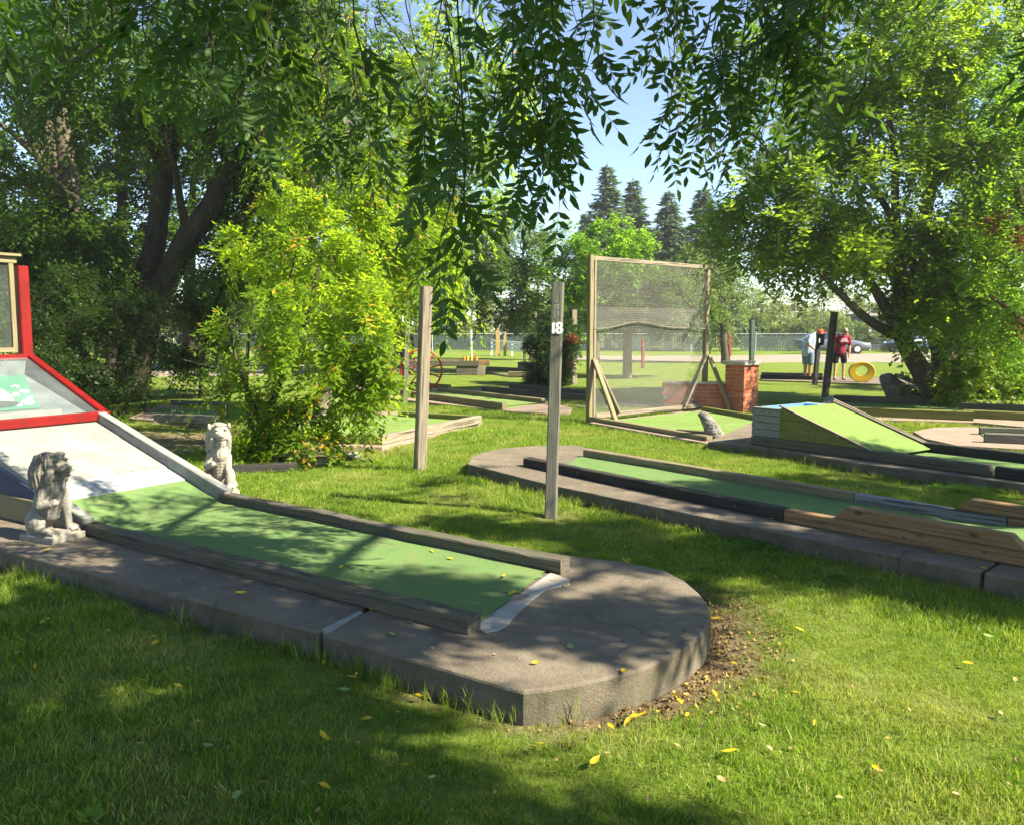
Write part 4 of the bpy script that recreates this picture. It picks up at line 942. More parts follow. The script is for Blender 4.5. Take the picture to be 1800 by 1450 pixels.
rect_lane('mini_golf_lane', 'reddish rounded pad with the start of a lane, on the sunny strip of lawn', PAD_R,
    [(1731,778,2050,792,.12,.13,'wood_grey'), (1723,764,2050,775,.11,.11,'wood_grey')], [(1738,774), (2050,789), (2050,777), (1724,764)], z=.06, cm='carpet')
rect_lane('mini_golf_lane', 'farthest lane where the two people stand, low dark edging', [G(1338,668,.04), G(1560,676,.04), G(1640,679,.04), G(1640,668,.04), G(1540,664,.04), G(1338,658,.04)],
    [(1338,666,1446,669,.12,.13,'wood_black'), (1338,660,1446,662,.12,.10,'wood_black')], None, z=.04, slabmat='slab')
rect_lane('mini_golf_lane', 'overgrown lane with a green carpet behind the thicket', [G(225,735,.05), G(375,745,.05), G(385,718,.05), G(280,712,.05)],
    [(270,742,378,746,.12,.14,'wood_grey'), (300,712,400,716,.1,.10,'wood_grey')], [(265,728), (375,734), (378,722), (285,718)], cm='carpet')
o = timber('kerb_beam', G(405,832,0), G(522,826,0), .10, .09, m['wood_black'], None, wear=.005); tag(o, 'short black beam on the grass behind the pale lion', 'beam')
for i, (x, y, s) in enumerate(((565,812,.17),(620,800,.11),(600,793,.09))):
    mb = MB(); mb.ball((0,0,0), (s, s*.7, s*.42), nu=10, nv=7); me = remeshed(mb, .018, 0, lambda co, n: .02*mnoise.noise(co*8+Vector((i*3,0,0)))+.006*mnoise.noise(co*40))
    o = link('stone', me, m['rock']); o.location = G(x, y, .02); o.rotation_euler = (0,0,i*1.1)
    tag(o, ('largest flat stone at the edge of the lawn under the box elder shrub', 'small stone nearest the carpet court corner', 'small stone half hidden by the shrub leaves')[i], 'stone')

# ================================================================= wheel
wc = G(741, 691, 0); wr = .52; wcv = Vector((wc.x, wc.y, wr+.06))
wh = root('wagon_wheel', (wc.x, wc.y, 0), 'red spoked wagon wheel standing on a far lane', 'wheel')
wx = Vector((math.cos(R(12)), math.sin(R(12)), 0)); wz = Vector((0,0,1))
mb = MB(); mb.tube([wcv + (wx*math.cos(i*math.pi/24) + wz*math.sin(i*math.pi/24))*wr for i in range(49)], .026, 6, cap=False); mb.build('rim', m['wheel_red'], wh)
mb = MB(); yv = Vector((wx.y*-1, wx.x, 0)); mb.tube([wcv - yv*.09, wcv + yv*.09], .05, 12); mb.build('hub', m['wheel_red'], wh)
for i in range(10):
    a = i*2*math.pi/10+.25; d = wx*math.cos(a) + wz*math.sin(a); mb = MB(); mb.tube([wcv + d*.04, wcv + d*wr], .018, 6); mb.build('spoke', m['wheel_red'], wh)
# ================================================================= bench with tins
bn = root('timber_bench', (*G(760, 657, 0).xy, 0), 'heavy timber bench carrying coloured tins', 'bench')
Yb = G(828, 660, 0).y; bx = A(828, 648, Yb)
def bxz(px0, px1, py0, py1, y0, y1, name, mat, n=1, par=bn):
    p0 = A(px0, py1, Yb); p1 = A(px1, py0, Yb)
    mb = MB(); mb.box(((p0.x+p1.x)/2, (y0+y1)/2+Yb, (p0.z+p1.z)/2), (p1.x-p0.x, y1-y0, p1.z-p0.z)); return mb.build(name, mat, par, bevel=.01)
bxz(690, 842, 634.5, 644, 0, .24, 'plank', m['wood_dark']); bxz(692, 860, 633.8, 643.5, .26, .52, 'plank', m['wood_brown'])
bxz(802, 838, 644.2, 660, .04, .46, 'leg', m['wood_dark']); bxz(838.4, 852, 644.4, 660, .06, .44, 'leg', m['wood_pale'])  # the pale second leg stands for the leg block's sunlit end
bxz(690, 702, 644.2, 658, .04, .46, 'leg', m['wood_dark'])
for i, (x, w, h, mt, lb) in enumerate(((816, 3.2, 6.5, 'orange', 'orange tin at the left end of the row on the timber bench'), (822, 3.0, 7.2, 'amber', 'yellow tin second in the row on the timber bench'), (828.5, 3.0, 6.8, 'amber', 'yellow tin with a dark rim beside the grey pole on the bench'), (837, 3.0, 8, 'orange', 'taller orange tin standing apart at the right of the bench row'))):
    p = A(x, 634, Yb+.2); s = w/1450*Yb; hh = h/1450*Yb
    o = root('tin', (p.x, Yb+.2, p.z), lb, 'tin')
    mb = MB(); mb.lathe([(0, 0), (s*.9, 0), (s, hh), (s*.9, hh), (s*.8, .02), (0, .02)], (p.x, Yb+.2, p.z), 14); mb.build('tin_body', m[mt], o, smooth=False)
    mb = MB(); mb.lathe([(s*1.02, hh*.55), (s*1.05, hh*.6), (s*1.02, hh*.65)], (p.x, Yb+.2, p.z), 14); mb.build('tin_band', m['red_dull'] if mt == 'amber' else m['amber'], o)

# ================================================================= fences and far structures
fy = 61.0
fen = root('chain_link_fence', (0, fy, 0), 'long chain link fence with privacy slats along the far edge of the lawn', 'fence')
fx0, fx1 = -30, 23
mb = MB(); mb.add([(fx0, fy, .05), (fx1, fy, .05), (fx1, fy, 1.28), (fx0, fy, 1.28)], [(0,1,2,3)]); mb.build('mesh_panel', m['chainlink'], fen)
mb = MB()
x = fx0
while x < fx1:
    if mnoise.noise(Vector((x*.35, 2, 0))) > -.12:
        mb.box((x, fy+.03, .66), (.13, .006, 1.16))
    x += .19
sl = mb.build('privacy_slats', m['steel_green'], fen); sl['kind'] = 'stuff'
for i in range(12):
    x = fx0 + .3 + i*(fx1-fx0-.6)/11; mb = MB(); mb.tube([(x, fy-.04, 0), (x, fy-.04, 1.42)], .04, 8); mb.ball((x, fy-.04, 1.42), .05, nu=8, nv=6); mb.build('fence_post', m['steel'], fen)
mb = MB(); mb.tube([(fx0, fy-.02, 1.30), (fx1, fy-.02, 1.30)], .028, 6); mb.build('top_rail', m['steel'], fen)
# white rail fence
Yw = 52.
wf = root('white_rail_fence', (A(920, 612, Yw).x, Yw, 0), 'white three rail fence beside the blue sign', 'fence')
for k, (ya, yb) in enumerate(((600, 610), (607, 615.5), (614, 619.5))):
    timber('fence_rail', A(863, ya+1.6, Yw), A(944, yb, Yw-3), .06, .17, m['fence_white'], wf)
for x, yt, yb_ in ((864, 600, 616), (876, 601, 617), (900, 604, 618), (922, 607, 619), (944, 609, 621)):
    yy = Yw - 3*(x-863)/81; p = A(x, yb_, yy); q = A(x, yt, yy); mb = MB(); mb.box((p.x, yy+.05, (q.z)/2), (.12, .1, q.z)); mb.build('fence_post', m['fence_white'], wf)
sg = root('sign_board', (A(882, 617, 51.).x, 51., 0), 'blue sign between two yellow posts above the white rail fence', 'sign')
for x, yt, w in ((875, 580, .24), (887.5, 584, .16)):
    p = A(x, 617, 51.); q = A(x, yt, 51.); mb = MB(); mb.box((p.x, 51.-.08, q.z/2), (w, .12, q.z)); mb.build('sign_post', m['post_yellow'], sg)
p = A(882, 590, 51.); mb = MB(); mb.box((p.x, 51.0, p.z-.02), (.34, .05, .46)); mb.build('sign_face', m['sign_blue'], sg)
mb = MB(); mb.box((p.x, 50.97, p.z+.13), (.2, .006, .05)); mb.box((p.x, 50.97, p.z+.04), (.24, .006, .03)); mb.build('sign_print', m['white_pl'], sg)

# ================================================================= car
def car(loc, rz, label, paint):
    o = root('parked_car', loc, label, 'car', None, rz)
    M0 = Matrix.Translation(loc) @ Matrix.Rotation(rz, 4, 'Z')
    # stations along x: (x, sill z, shoulder z, half width)
    st = [(-2.35, .42, .80, .62), (-2.25, .32, .98, .80), (-1.9, .28, 1.04, .87), (-1.0, .25, 1.05, .90), (0, .25, 1.02, .91), (.9, .25, .98, .90), (1.5, .26, .90, .88), (2.0, .30, .80, .82), (2.28, .36, .68, .70), (2.36, .42, .58, .55)]
    mb = MB(); k = 8; vs = []
    for x, z0, z1, w in st:
        for (a, b) in ((-w*.92, z0), (-w, z0+.12), (-w, z1-.14), (-w*.86, z1), (w*.86, z1), (w, z1-.14), (w, z0+.12), (w*.92, z0)): vs.append((x, a, b))
    n = len(st); mb.add(vs, [(i*k+j, i*k+(j+1) % k, (i+1)*k+(j+1) % k, (i+1)*k+j)[::-1] for i in range(n-1) for j in range(k)] + [tuple(range(k)), tuple((n-1)*k+j for j in range(k))[::-1]])
    b = mb.build('car_body', paint, o, smooth=True, mw=M0); sd = b.modifiers.new('s', 'SUBSURF'); sd.levels = sd.render_levels = 2
    cab = [(-1.95, 1.00, .74), (-1.45, 1.36, .62), (-.6, 1.44, .60), (.25, 1.40, .60), (1.05, .98, .76)]
    mb = MB(); vs = []
    for x, z, w in cab: vs += [(x, -w, z), (x, w, z)]
    lo = [(-1.95, -.80, .96), (-1.95, .80, .96), (1.05, -.80, .94), (1.05, .80, .94)]
    nb = len(vs); vs += lo
    side = [0, 2, 4, 6, 8]
    mb.add(vs, [(side[i], side[i]+1, side[i+1]+1, side[i+1]) for i in range(4)] + [(0, 2, 4, 6, 8, nb+2, nb), (1, nb+1, nb+3, 9, 7, 5, 3), (0, nb, nb+1, 1), (8, 9, nb+3, nb+2)])
    mb.build('cabin', m['glass_dark'], o, mw=M0)
    mb = MB(); mb.hexa([(-1.42, -.63, 1.36), (.22, -.62, 1.385), (.22, .62, 1.385), (-1.42, .63, 1.36)], [(-1.4, -.58, 1.42), (.15, -.58, 1.45), (.15, .58, 1.45), (-1.4, .58, 1.42)]); mb.build('roof', paint, o, mw=M0, bevel=.03)
    for x0, z0_, x1, z1_ in ((-1.93, 1.0, -1.42, 1.38), (-.35, 1.0, -.35, 1.42), (1.03, .98, .22, 1.41), (-1.2, 1.0, -1.3, 1.4)):
        for s in (-1, 1): mb = MB(); mb.tube([(x0, s*.785, z0_), (x1, s*.625, z1_)], .035, 5); mb.build('window_pillar', paint, o, mw=M0)
    for x in (-1.4, 1.42):
        for s in (-1, 1):
            Mw = M0 @ Matrix.Translation((x, s*.80, .33)) @ Matrix.Rotation(R(90), 4, 'X')
            mb = MB(); mb.lathe([(.20, -.10), (.30, -.11), (.33, -.08), (.33, .08), (.30, .11), (.20, .10)], (0, 0, 0), 28); wv = mb.build('wheel', m['black'], o, mw=Mw, smooth=True)
            mb = MB(); mb.lathe([(0, .09), (.06, .10), (.19, .10), (.21, .07)], (0, 0, 0), 24); mb.lathe([(0, -.09), (.06, -.10), (.19, -.10), (.21, -.07)], (0, 0, 0), 24); r_ = mb.build('wheel_rim', m['chrome'], wv, mw=Mw)
    for s in (-1, 1):
        mb = MB(); mb.ball((2.12, s*.60, .66), (.20, .16, .075)); mb.build('headlight', m['chrome'], o, mw=M0, smooth=True)
        mb = MB(); mb.ball((-2.28, s*.66, .86), (.07, .14, .09)); mb.build('tail_light', m['lamp_red'], o, mw=M0, smooth=True)
    mb = MB(); mb.box((0, 0, 0), (.30, .12, .02)); 
    return o
cp = G(1462, 622, 0)
car((cp.x, cp.y, 0), R(-8), 'silver blue car parked beyond the two people, at the edge of the gravel', m['car'])
cp2 = A(1610, 612, 60); car((cp2.x, 60, 0), R(-165), 'dark blue vehicle parked beyond the drive, half hidden by the maple stems', m['car_dark'])
# cladded shed behind
tr = root('shed', (A(1590, 600, 66).x, 66, 0), 'blue grey cladded shed beyond the dark vehicle', 'shed')
p0 = A(1529, 610, 66); p1 = A(1760, 556, 66)
mb = MB(); mb.box(((p0.x+p1.x)/2, 68, p1.z/2), (p1.x-p0.x, 4, p1.z)); mb.build('wall', m['trailer'], tr)
mb = MB(); mb.box(((p0.x+p1.x)/2, 68, p1.z+.12), (p1.x-p0.x+.6, 4.8, .22)); mb.build('roof', m['capstone'], tr)
mb = MB(); mb.box((p0.x-.1, 65.9, p1.z/2), (.22, .22, p1.z)); mb.build('corner_post', m['fence_white'], tr)
mb = MB(); mb.box((p0.x+2.2, 65.97, 1.3), (1.3, .06, .7)); mb.build('window', m['glass_dark'], tr)
nslat = 12
for k in range(nslat): mb = MB(); mb.box(((p0.x+p1.x)/2, 65.98, .12+k*p1.z/nslat), (p1.x-p0.x-.3, .05, .03)); mb.build('cladding_board', m['trailer'], tr)

# ================================================================= yellow ring
yr = G(1514, 671, .05); o = root('yellow_ring', (yr.x, yr.y, 0), 'yellow upright ring with a big round hole on the farthest lane', 'golf obstacle')
mb = MB(); n = 40; sec = [(.225, -.09), (.24, -.12), (.44, -.13), (.46, -.11), (.46, .11), (.44, .13), (.24, .12), (.225, .09)]; k = len(sec); vs = []
for i in range(n):
    a = 2*math.pi*i/n
    for r_, y in sec: vs.append((r_*math.cos(a)*.80, y, r_*math.sin(a)*.66 + .31 + .035*(1 if r_ < .3 else 0)))
mb.add(vs, [(i*k+j, i*k+(j+1) % k, ((i+1) % n)*k+(j+1) % k, ((i+1) % n)*k+j) for i in range(n) for j in range(k)])
q = mb.build('ring_body', m['yellow'], o, mw=Matrix.Translation((yr.x, yr.y, .03)) @ Matrix.Rotation(R(-14), 4, 'Z')); 
mb = MB(); mb.box((yr.x+.02, yr.y, .06), (.26, .2, .04)); mb.build('ring_foot', m['yellow'], o, bevel=.02)
# ================================================================= stone with plank
sp = G(1590, 703, 0)
mb = MB(); 
for (x, z, rx, rz_) in ((-.42, .48, .14, .14), (-.34, .36, .20, .22), (-.2, .22, .26, .24), (.0, .14, .32, .20), (.12, .08, .3, .14)): mb.ball((x, 0, z), (rx, .26, rz_))
me = remeshed(mb, .028, 2, lambda co, n: .02*mnoise.noise(co*7)+.008*mnoise.noise(co*25)); o = link('leaning_stone', me, m['rock']); o.location = (sp.x, sp.y, 0)
tag(o, 'dark leaning boulder beside the maple stems, a grey plank on its back', 'stone')
o = timber('slanted_plank', Vector((sp.x+.62, sp.y-.2, .16)), Vector((sp.x-.32, sp.y-.26, .56)), .3, .06, m['wood_silver'], None, wear=.01); tag(o, 'weathered grey plank sloping down the back of the leaning boulder', 'plank')
o = timber('timber_block', Vector((sp.x+.3, sp.y+.2, .1)), Vector((sp.x+.95, sp.y+.15, .1)), .2, .14, m['wood_dark'], None, wear=.01); tag(o, 'short dark timber block behind the grey plank', 'timber')
# hanging white bucket
hb = A(1701, 690, 19.5); o = root('hanging_bucket', hb, 'small white bucket hanging before the dark hedge', 'bucket')
mb = MB(); mb.lathe([(0, -.14), (.085, -.14), (.12, .12), (.13, .12), (.13, .14), (.11, .14), (.08, -.12), (0, -.12)], hb, 18); mb.build('bucket_body', m['white_pl'], o, smooth=True)
mb = MB(); mb.tube([hb + Vector((.12*math.cos(a), 0, .13 + .16*math.sin(a))) for a in [i*math.pi/10 for i in range(11)]], .005, 4); mb.build('handle', m['steel'], o)
mb = MB(); mb.tube([hb + Vector((0, 0, .29)), hb + Vector((.1, .1, 1.3)), hb + Vector((.22, .2, 2.3))], .006, 4); mb.build('cord', m['wood_dark'], o)

# ================================================================= people
def limb(mb, pts, rs, n=7):
    for (p, q, r0, r1) in [(pts[i], pts[i+1], rs[i], rs[i+1]) for i in range(len(pts)-1)]:
        p, q = Vector(p), Vector(q)
        for i in range(n+1): f = i/n; mb.ball(p.lerp(q, f), r0*(1-f)+r1*f, nu=10, nv=7)
def hand(mb, w, d, side, curl=0.0):
    """palm, four fingers and a thumb from the wrist w along d"""
    w = Vector(w); d = Vector(d).normalized(); s = d.cross(Vector((0, -1, 0))).normalized() * side
    mb.ball(w + d*.045, (.024, .02, .042), nu=8, nv=6)
    for k, L in enumerate((.068, .078, .073, .058)):
        b = w + d*.08 + s*(k-1.5)*.0165; e = b + d*L*.5; f = e + (d + Vector((0, -curl, 0))).normalized()*L*.5
        limb(mb, [b, e, f], [.0095, .0088, .0075], 3)
    b = w + d*.03 - s*.024; e = b + (d*.6 - s*.8).normalized()*.035; f = e + d*.032; limb(mb, [b, e, f], [.011, .010, .008], 3)
def person(loc, rz, label, body_mat, J, parts):
    o = root('person', loc, label, 'person', None, rz)
    M0 = Matrix.Translation(loc) @ Matrix.Rotation(rz, 4, 'Z')
    mb = MB(); J(mb); me = remeshed(mb, .012, 3); link('body', me, body_mat, o, M0)
    for nm, fn, mat, vox, rough in parts:
        mb = MB(); fn(mb)
        if vox: me = remeshed(mb, vox, 3, (lambda co, n: rough*mnoise.noise(co*14)) if rough else None); link(nm, me, mat, o, M0)
        else: mb.build(nm, mat, o, smooth=True, mw=M0)
    return o
# woman: faces the camera (-y), head bowed towards +x
def wb(mb):
    for s, fx_ in ((-1, -.15), (1, .13)):
        limb(mb, [(s*.10, .02, .84), (fx_*.95, 0, .48), (fx_, .02, .10)], [.095, .058, .040]); limb(mb, [(fx_, .03, .05), (fx_+.01*s, -.15, .03)], [.042, .032]); 
    limb(mb, [(0, .02, .86), (0, .0, 1.08), (.02, -.03, 1.30)], [.14, .135, .13]); limb(mb, [(.02, -.03, 1.33), (.06, -.08, 1.43)], [.06, .052])
    limb(mb, [(-.17, -.02, 1.33), (.21, -.03, 1.33)], [.06, .06])
    limb(mb, [(-.20, -.02, 1.33), (-.275, -.02, 1.07), (-.32, -.07, .84)], [.052, .042, .030]); hand(mb, (-.325, -.075, .83), (-.02, -.03, -1), 1, .3)
    limb(mb, [(.235, -.03, 1.33), (.275, -.04, 1.07), (.25, -.10, .83)], [.052, .042, .030]); hand(mb, (.25, -.105, .82), (-.10, -.04, -1), -1, .3)
    mb.ball((.085, -.13, 1.51), (.078, .088, .105)); mb.ball((.09, -.17, 1.45), (.05, .045, .045)); mb.ball((.095, -.225, 1.485), (.013, .022, .018))
    for s in (-1, 1): mb.ball((.085+s*.078, -.12, 1.50), (.012, .02, .028))
def w_shirt(mb):
    limb(mb, [(0, .02, .90), (0, .01, 1.05), (.02, -.03, 1.26)], [.178, .165, .155]); limb(mb, [(-.16, -.02, 1.33), (.20, -.03, 1.33)], [.078, .078])
    mb.ball((-.06, -.12, 1.19), (.09, .08, .08)); mb.ball((.10, -.13, 1.19), (.09, .08, .08))
    limb(mb, [(-.19, -.02, 1.33), (-.255, -.02, 1.13)], [.078, .070]); limb(mb, [(.23, -.03, 1.33), (.265, -.04, 1.13)], [.078, .070])
def w_shorts(mb):
    mb.ball((0, .02, .84), (.185, .145, .12)); 
    for s in (-1, 1): limb(mb, [(s*.10, .02, .84), (s*.135, .01, .60)], [.112, .098])
def w_hair(mb): mb.ball((.085, -.10, 1.55), (.092, .10, .09)); mb.ball((.08, -.06, 1.50), (.09, .07, .085))
def w_glasses(mb): mb.box((.09, -.205, 1.515), (.13, .03, .035)); mb.box((.012, -.14, 1.52), (.008, .12, .014)); mb.box((.168, -.14, 1.52), (.008, .12, .014))
wl = G(1475, 668, .04)
wom = person((wl.x, wl.y, .03), R(4), 'person in maroon tee with white print and black shorts, head bowed, in sunglasses', m['skin'], wb,
    [('shirt', w_shirt, m['maroon'], .014, .006), ('shorts', w_shorts, m['black_cloth'], .014, .004), ('hair', w_hair, m['hair'], .012, .012), ('sunglasses', w_glasses, m['black'], 0, 0)])
for k, (txt, z, w) in enumerate((('CAMP', 1.285, .062), ('UNITED', 1.225, .062))):
    cu = bpy.data.curves.new('shirt_print', 'FONT'); cu.body = txt; cu.size = .068; cu.align_x = 'CENTER'; cu.extrude = .004
    tmp = bpy.data.objects.new('tmp', cu); COL.objects.link(tmp); bpy.context.view_layer.update(); me = bpy.data.meshes.new_from_object(tmp); bpy.data.objects.remove(tmp); me.materials.clear(); me.materials.append(m['print'])
    o = bpy.data.objects.new('shirt_print', me); COL.objects.link(o)
    o.matrix_basis = Matrix.Translation((wl.x, wl.y, .03)) @ Matrix.Rotation(R(4), 4, 'Z') @ Matrix.Translation((.02, -.222, z-.03)) @ Matrix.Rotation(R(90), 4, 'X')
    o.parent = wom; o.matrix_parent_inverse = rmat(wom).inverted()
# man: seen from the side-front, leaning to +x, hidden head behind the bucket
def mn(mb):
    limb(mb, [(-.06, .06, .84), (-.05, .06, .47), (-.06, .08, .10)], [.10, .062, .044]); limb(mb, [(-.06, .08, .05), (.09, .02, .035)], [.045, .035])
    limb(mb, [(.05, -.07, .84), (.06, -.05, .47), (.05, -.04, .10)], [.10, .062, .044]); limb(mb, [(.05, -.04, .05), (.20, -.09, .035)], [.045, .035])
    limb(mb, [(.0, 0, .86), (.02, 0, 1.10), (.14, -.02, 1.33)], [.15, .15, .13]); limb(mb, [(.17, -.03, 1.36), (.29, -.05, 1.42)], [.062, .058])
    limb(mb, [(.0, -.15, 1.33), (-.10, -.22, 1.14), (.08, -.30, .97)], [.058, .046, .036])
    limb(mb, [(.20, .14, 1.32), (.27, .14, 1.10), (.34, .02, .94)], [.056, .044, .034]); hand(mb, (.34, .01, .93), (.3, -.2, -.9), 1, .5)
    mb.ball((.34, -.08, 1.46), (.10, .080, .10)); mb.ball((.41, -.10, 1.41), (.045, .045, .04)); mb.ball((.445, -.10, 1.45), (.02, .014, .016))
    mb.ball((.33, -.165, 1.46), (.022, .012, .030)); mb.ball((.33, .005, 1.46), (.022, .012, .030))
def mn_sh(mb):
    limb(mb, [(-.02, 0, .90), (.01, 0, 1.08), (.13, -.02, 1.30)], [.185, .18, .16]); limb(mb, [(.02, -.13, 1.33), (.19, .12, 1.33)], [.085, .085])
    limb(mb, [(.0, -.15, 1.33), (-.07, -.20, 1.18)], [.088, .078]); limb(mb, [(.20, .14, 1.32), (.25, .14, 1.16)], [.085, .075])
def mn_so(mb):
    mb.ball((0, 0, .84), (.165, .165, .12)); limb(mb, [(-.06, .06, .84), (-.055, .06, .56)], [.118, .105]); limb(mb, [(.05, -.07, .84), (.06, -.055, .56)], [.118, .105])
def mn_cap(mb): mb.ball((.33, -.075, 1.505), (.108, .092, .085)); mb.ball((.43, -.10, 1.485), (.075, .07, .018))
def mn_glove(mb): mb.ball((.115, -.32, .92), (.045, .045, .062)); limb(mb, [(.10, -.31, .96), (.13, -.33, .87)], [.04, .035])
def mn_fingers(mb): hand(mb, (.12, -.325, .90), (.25, -.1, -.95), 1, .5)
def mn_shoes(mb): limb(mb, [(-.07, .09, .045), (.10, .02, .035)], [.055, .045]); limb(mb, [(.04, -.04, .045), (.21, -.09, .035)], [.055, .045])
ml = G(1419, 668, .04)
person((ml.x, ml.y, .03), R(0), 'person in pale blue tee, denim shorts and red orange cap, bending behind the violet bucket', m['skin_tan'], mn,
    [('shirt', mn_sh, m['tee_blue'], .014, .006), ('shorts', mn_so, m['denim'], .014, .004), ('cap', mn_cap, m['cap_red'], .012, 0), ('wrist_wrap', mn_glove, m['steel'], .012, 0), ('hand', mn_fingers, m['skin_tan'], .007, 0), ('shoes', mn_shoes, m['black'], .012, 0)])
# club the man holds
o = root('golf_putter', (ml.x+.36, ml.y-.05, .05), 'slim putter held by the bending person', 'putter')
mb = MB(); mb.tube([(ml.x+.37, ml.y-.02, .93), (ml.x+.52, ml.y-.15, .08)], .009, 6); mb.build('shaft', m['steel'], o)
mb = MB(); mb.box((ml.x+.55, ml.y-.15, .075), (.11, .03, .025)); mb.build('club_head', m['steel'], o)
# ================================================================= foliage
def nrm(a): return a / (np.linalg.norm(a, axis=-1, keepdims=True) + 1e-9)
def leaf_faces(base, ax, side, L, Wd, fold=.18, curl=.15, v=None, long=False):
    """a folded leaf for each row: 4 corner kite (2 triangles), or 6 corners when long"""
    n = len(base); up = np.cross(ax, side)
    L = L[:, None]; Wd = Wd[:, None]
    if not long:
        p0 = base; p2 = base + ax*L - up*L*curl
        mid = base + ax*L*.42 + up*Wd*fold*0
        p1 = mid + side*Wd*.5 + up*Wd*fold; p3 = mid - side*Wd*.5 + up*Wd*fold
        co = np.stack([p0, p1, p2, p3], 1).reshape(-1, 3); k = np.arange(n)[:, None]*4
        return co, k + np.array([[0, 1, 2, 3]])
    a = base + ax*L*.30 - up*L*curl*.1; b = base + ax*L*.68 - up*L*curl*.45
    tip = base + ax*L - up*L*curl
    co = np.stack([base, a + side*Wd*.46 + up*Wd*fold, b + side*Wd*.36 + up*Wd*fold*.8, tip, b - side*Wd*.36 + up*Wd*fold*.8, a - side*Wd*.46 + up*Wd*fold, a, b], 1).reshape(-1, 3)
    k = np.arange(n)[:, None]*8
    f = np.concatenate([k + np.array([[0, 1, 6, 6]])], 0)
    q = [[0, 6, 1, 1], [1, 6, 7, 2], [2, 7, 3, 3], [0, 5, 6, 6], [5, 4, 7, 6], [4, 3, 7, 7]]
    return co, np.concatenate([k + np.array([[0, 1, 2, 7]]), k + np.array([[0, 7, 4, 5]]), k + np.array([[7, 2, 3, 4]])], 0)
def sprays(C, out, spray_len, nleaf, leaf, ratio, rng, droop=.35, fluff=.10, upbias=1.0):
    """shoots with alternating leaves; returns leaf rows"""
    n = len(C)
    d = nrm(out*.9 + rng.normal(0, .45, (n, 3)) + np.array([0, 0, -.10])); Ls = spray_len*rng.uniform(.6, 1.3, n)
    t = np.tile((np.arange(nleaf)+.5)/nleaf, (n, 1)) + rng.uniform(-.02, .02, (n, nleaf))
    sag = droop*Ls[:, None]*t**2
    P = C[:, None, :] + d[:, None, :]*(Ls[:, None]*(t-.35))[:, :, None]; P[:, :, 2] -= sag
    P += rng.normal(0, 1, P.shape)*(fluff*(1.15-t))[:, :, None]*spray_len*1.6
    up = np.array([0, 0, 1.])
    s = nrm(np.cross(d, up)); sg = np.where(np.arange(nleaf) % 2 == 0, 1., -1.)
    ax = d[:, None, :]*.55 + s[:, None, :]*sg[None, :, None]*.75 + np.array([0, 0, -droop*.9]) + rng.normal(0, .22, (n, nleaf, 3)); ax = nrm(ax)
    nu = nrm(np.array([0, 0, upbias]) + rng.normal(0, .26, (n, nleaf, 3)) + rng.normal(0, .22, (n, 1, 3)) + d[:, None, :]*.35)
    sd = nrm(np.cross(ax, nu))
    LL = leaf*rng.uniform(.65, 1.25, (n, nleaf))
    vv = np.clip(rng.normal(.5, .15, (n, nleaf)) + rng.normal(0, .22, (n, 1)), 0, 1)
    return P.reshape(-1, 3), ax.reshape(-1, 3), sd.reshape(-1, 3), LL.ravel(), (LL*ratio).ravel(), vv.ravel()
def foliage_obj(name, rows, mat, parent, long=False, kind='stuff', curl=.15):
    co, f = leaf_faces(*rows[:5], long=long, curl=curl)
    vv = rows[5]; nf = len(f)//len(vv)
    me = np_mesh(name, co, f, np.tile(vv, nf), 'FACE')
    o = link(name, me, mat, parent)
    if kind: o['kind'] = kind
    return o
def sample_blobs(blobs, rng, shell=.6, bunch=6, spread=.30):
    """shoots gathered in bunches through a lumpy crown mass"""
    P, O = [], []
    for (cx, cy, cz, rx, ry, rz, n) in blobs:
        nb = max(1, n//bunch); d = nrm(rng.normal(0, 1, (nb, 3))); r = rng.uniform(shell**3, 1, nb)**(1/3)
        k = 1 + .16*np.sin(d[:, 0]*5+cx) * np.cos(d[:, 2]*4+cz) + .10*np.sin(d[:, 1]*9+d[:, 0]*7)
        q = d*(r*k)[:, None]
        j = rng.integers(0, nb, n); off = nrm(rng.normal(0, 1, (n, 3))*np.array([1, 1, .6]))*rng.uniform(.2, 1, n)[:, None]
        sc = min(rx, ry, rz)*spread*1.2; sc = min(max(sc, .10), .5)
        P.append(q[j]*np.array([rx, ry, rz]) + np.array([cx, cy, cz]) + off*sc)
        O.append(nrm(d[j]*np.array([1, 1, .5])*.7 + off*.8))
    return np.concatenate(P), np.concatenate(O)
def grow(mbx, skel, targets, r_tip=.006, thin=1, every=1, kmax=2600):
    """joins every spray to the nearest piece of wood already there"""
    nodes = [p for pl in skel for p in pl]; N = np.array([[p[0], p[1], p[2]] for p in nodes])
    d = np.array([np.min(np.linalg.norm(N - t, axis=1)) for t in targets]); order = np.argsort(d)[:kmax:every]
    buf = np.zeros((len(N)+len(order)*2+4, 3)); buf[:len(N)] = N; c = len(N)
    for i in order:
        t = targets[i]; dd = np.linalg.norm(buf[:c]-t, axis=1) + .35*np.maximum(0, buf[:c, 2]-t[2]); j = int(np.argmin(dd)); b = buf[j]; L = float(np.linalg.norm(t-b))
        if L > 3.2 or L < .03: continue
        mid = (b+t)/2 + np.array([0, 0, .06*L]) + RNG.normal(0, .05*L, 3)
        r0 = r_tip*(1 + 1.1*L) * thin
        mbx.tube([b, mid, t], [r0, r0*.75, r0*.45], 3 if r0 < .012 else 4, cap=False)
        buf[c] = mid; buf[c+1] = t; c += 2
def densify(pl, step=.35):
    out = []
    for a, b in zip(pl[:-1], pl[1:]):
        a4, b4 = np.array(a, float), np.array(b, float); k = max(1, int(np.linalg.norm((b4-a4)[:3])/step))
        for i in range(k): out.append(tuple(a4 + (b4-a4)*i/k))
    out.append(tuple(np.array(pl[-1], float))); return out
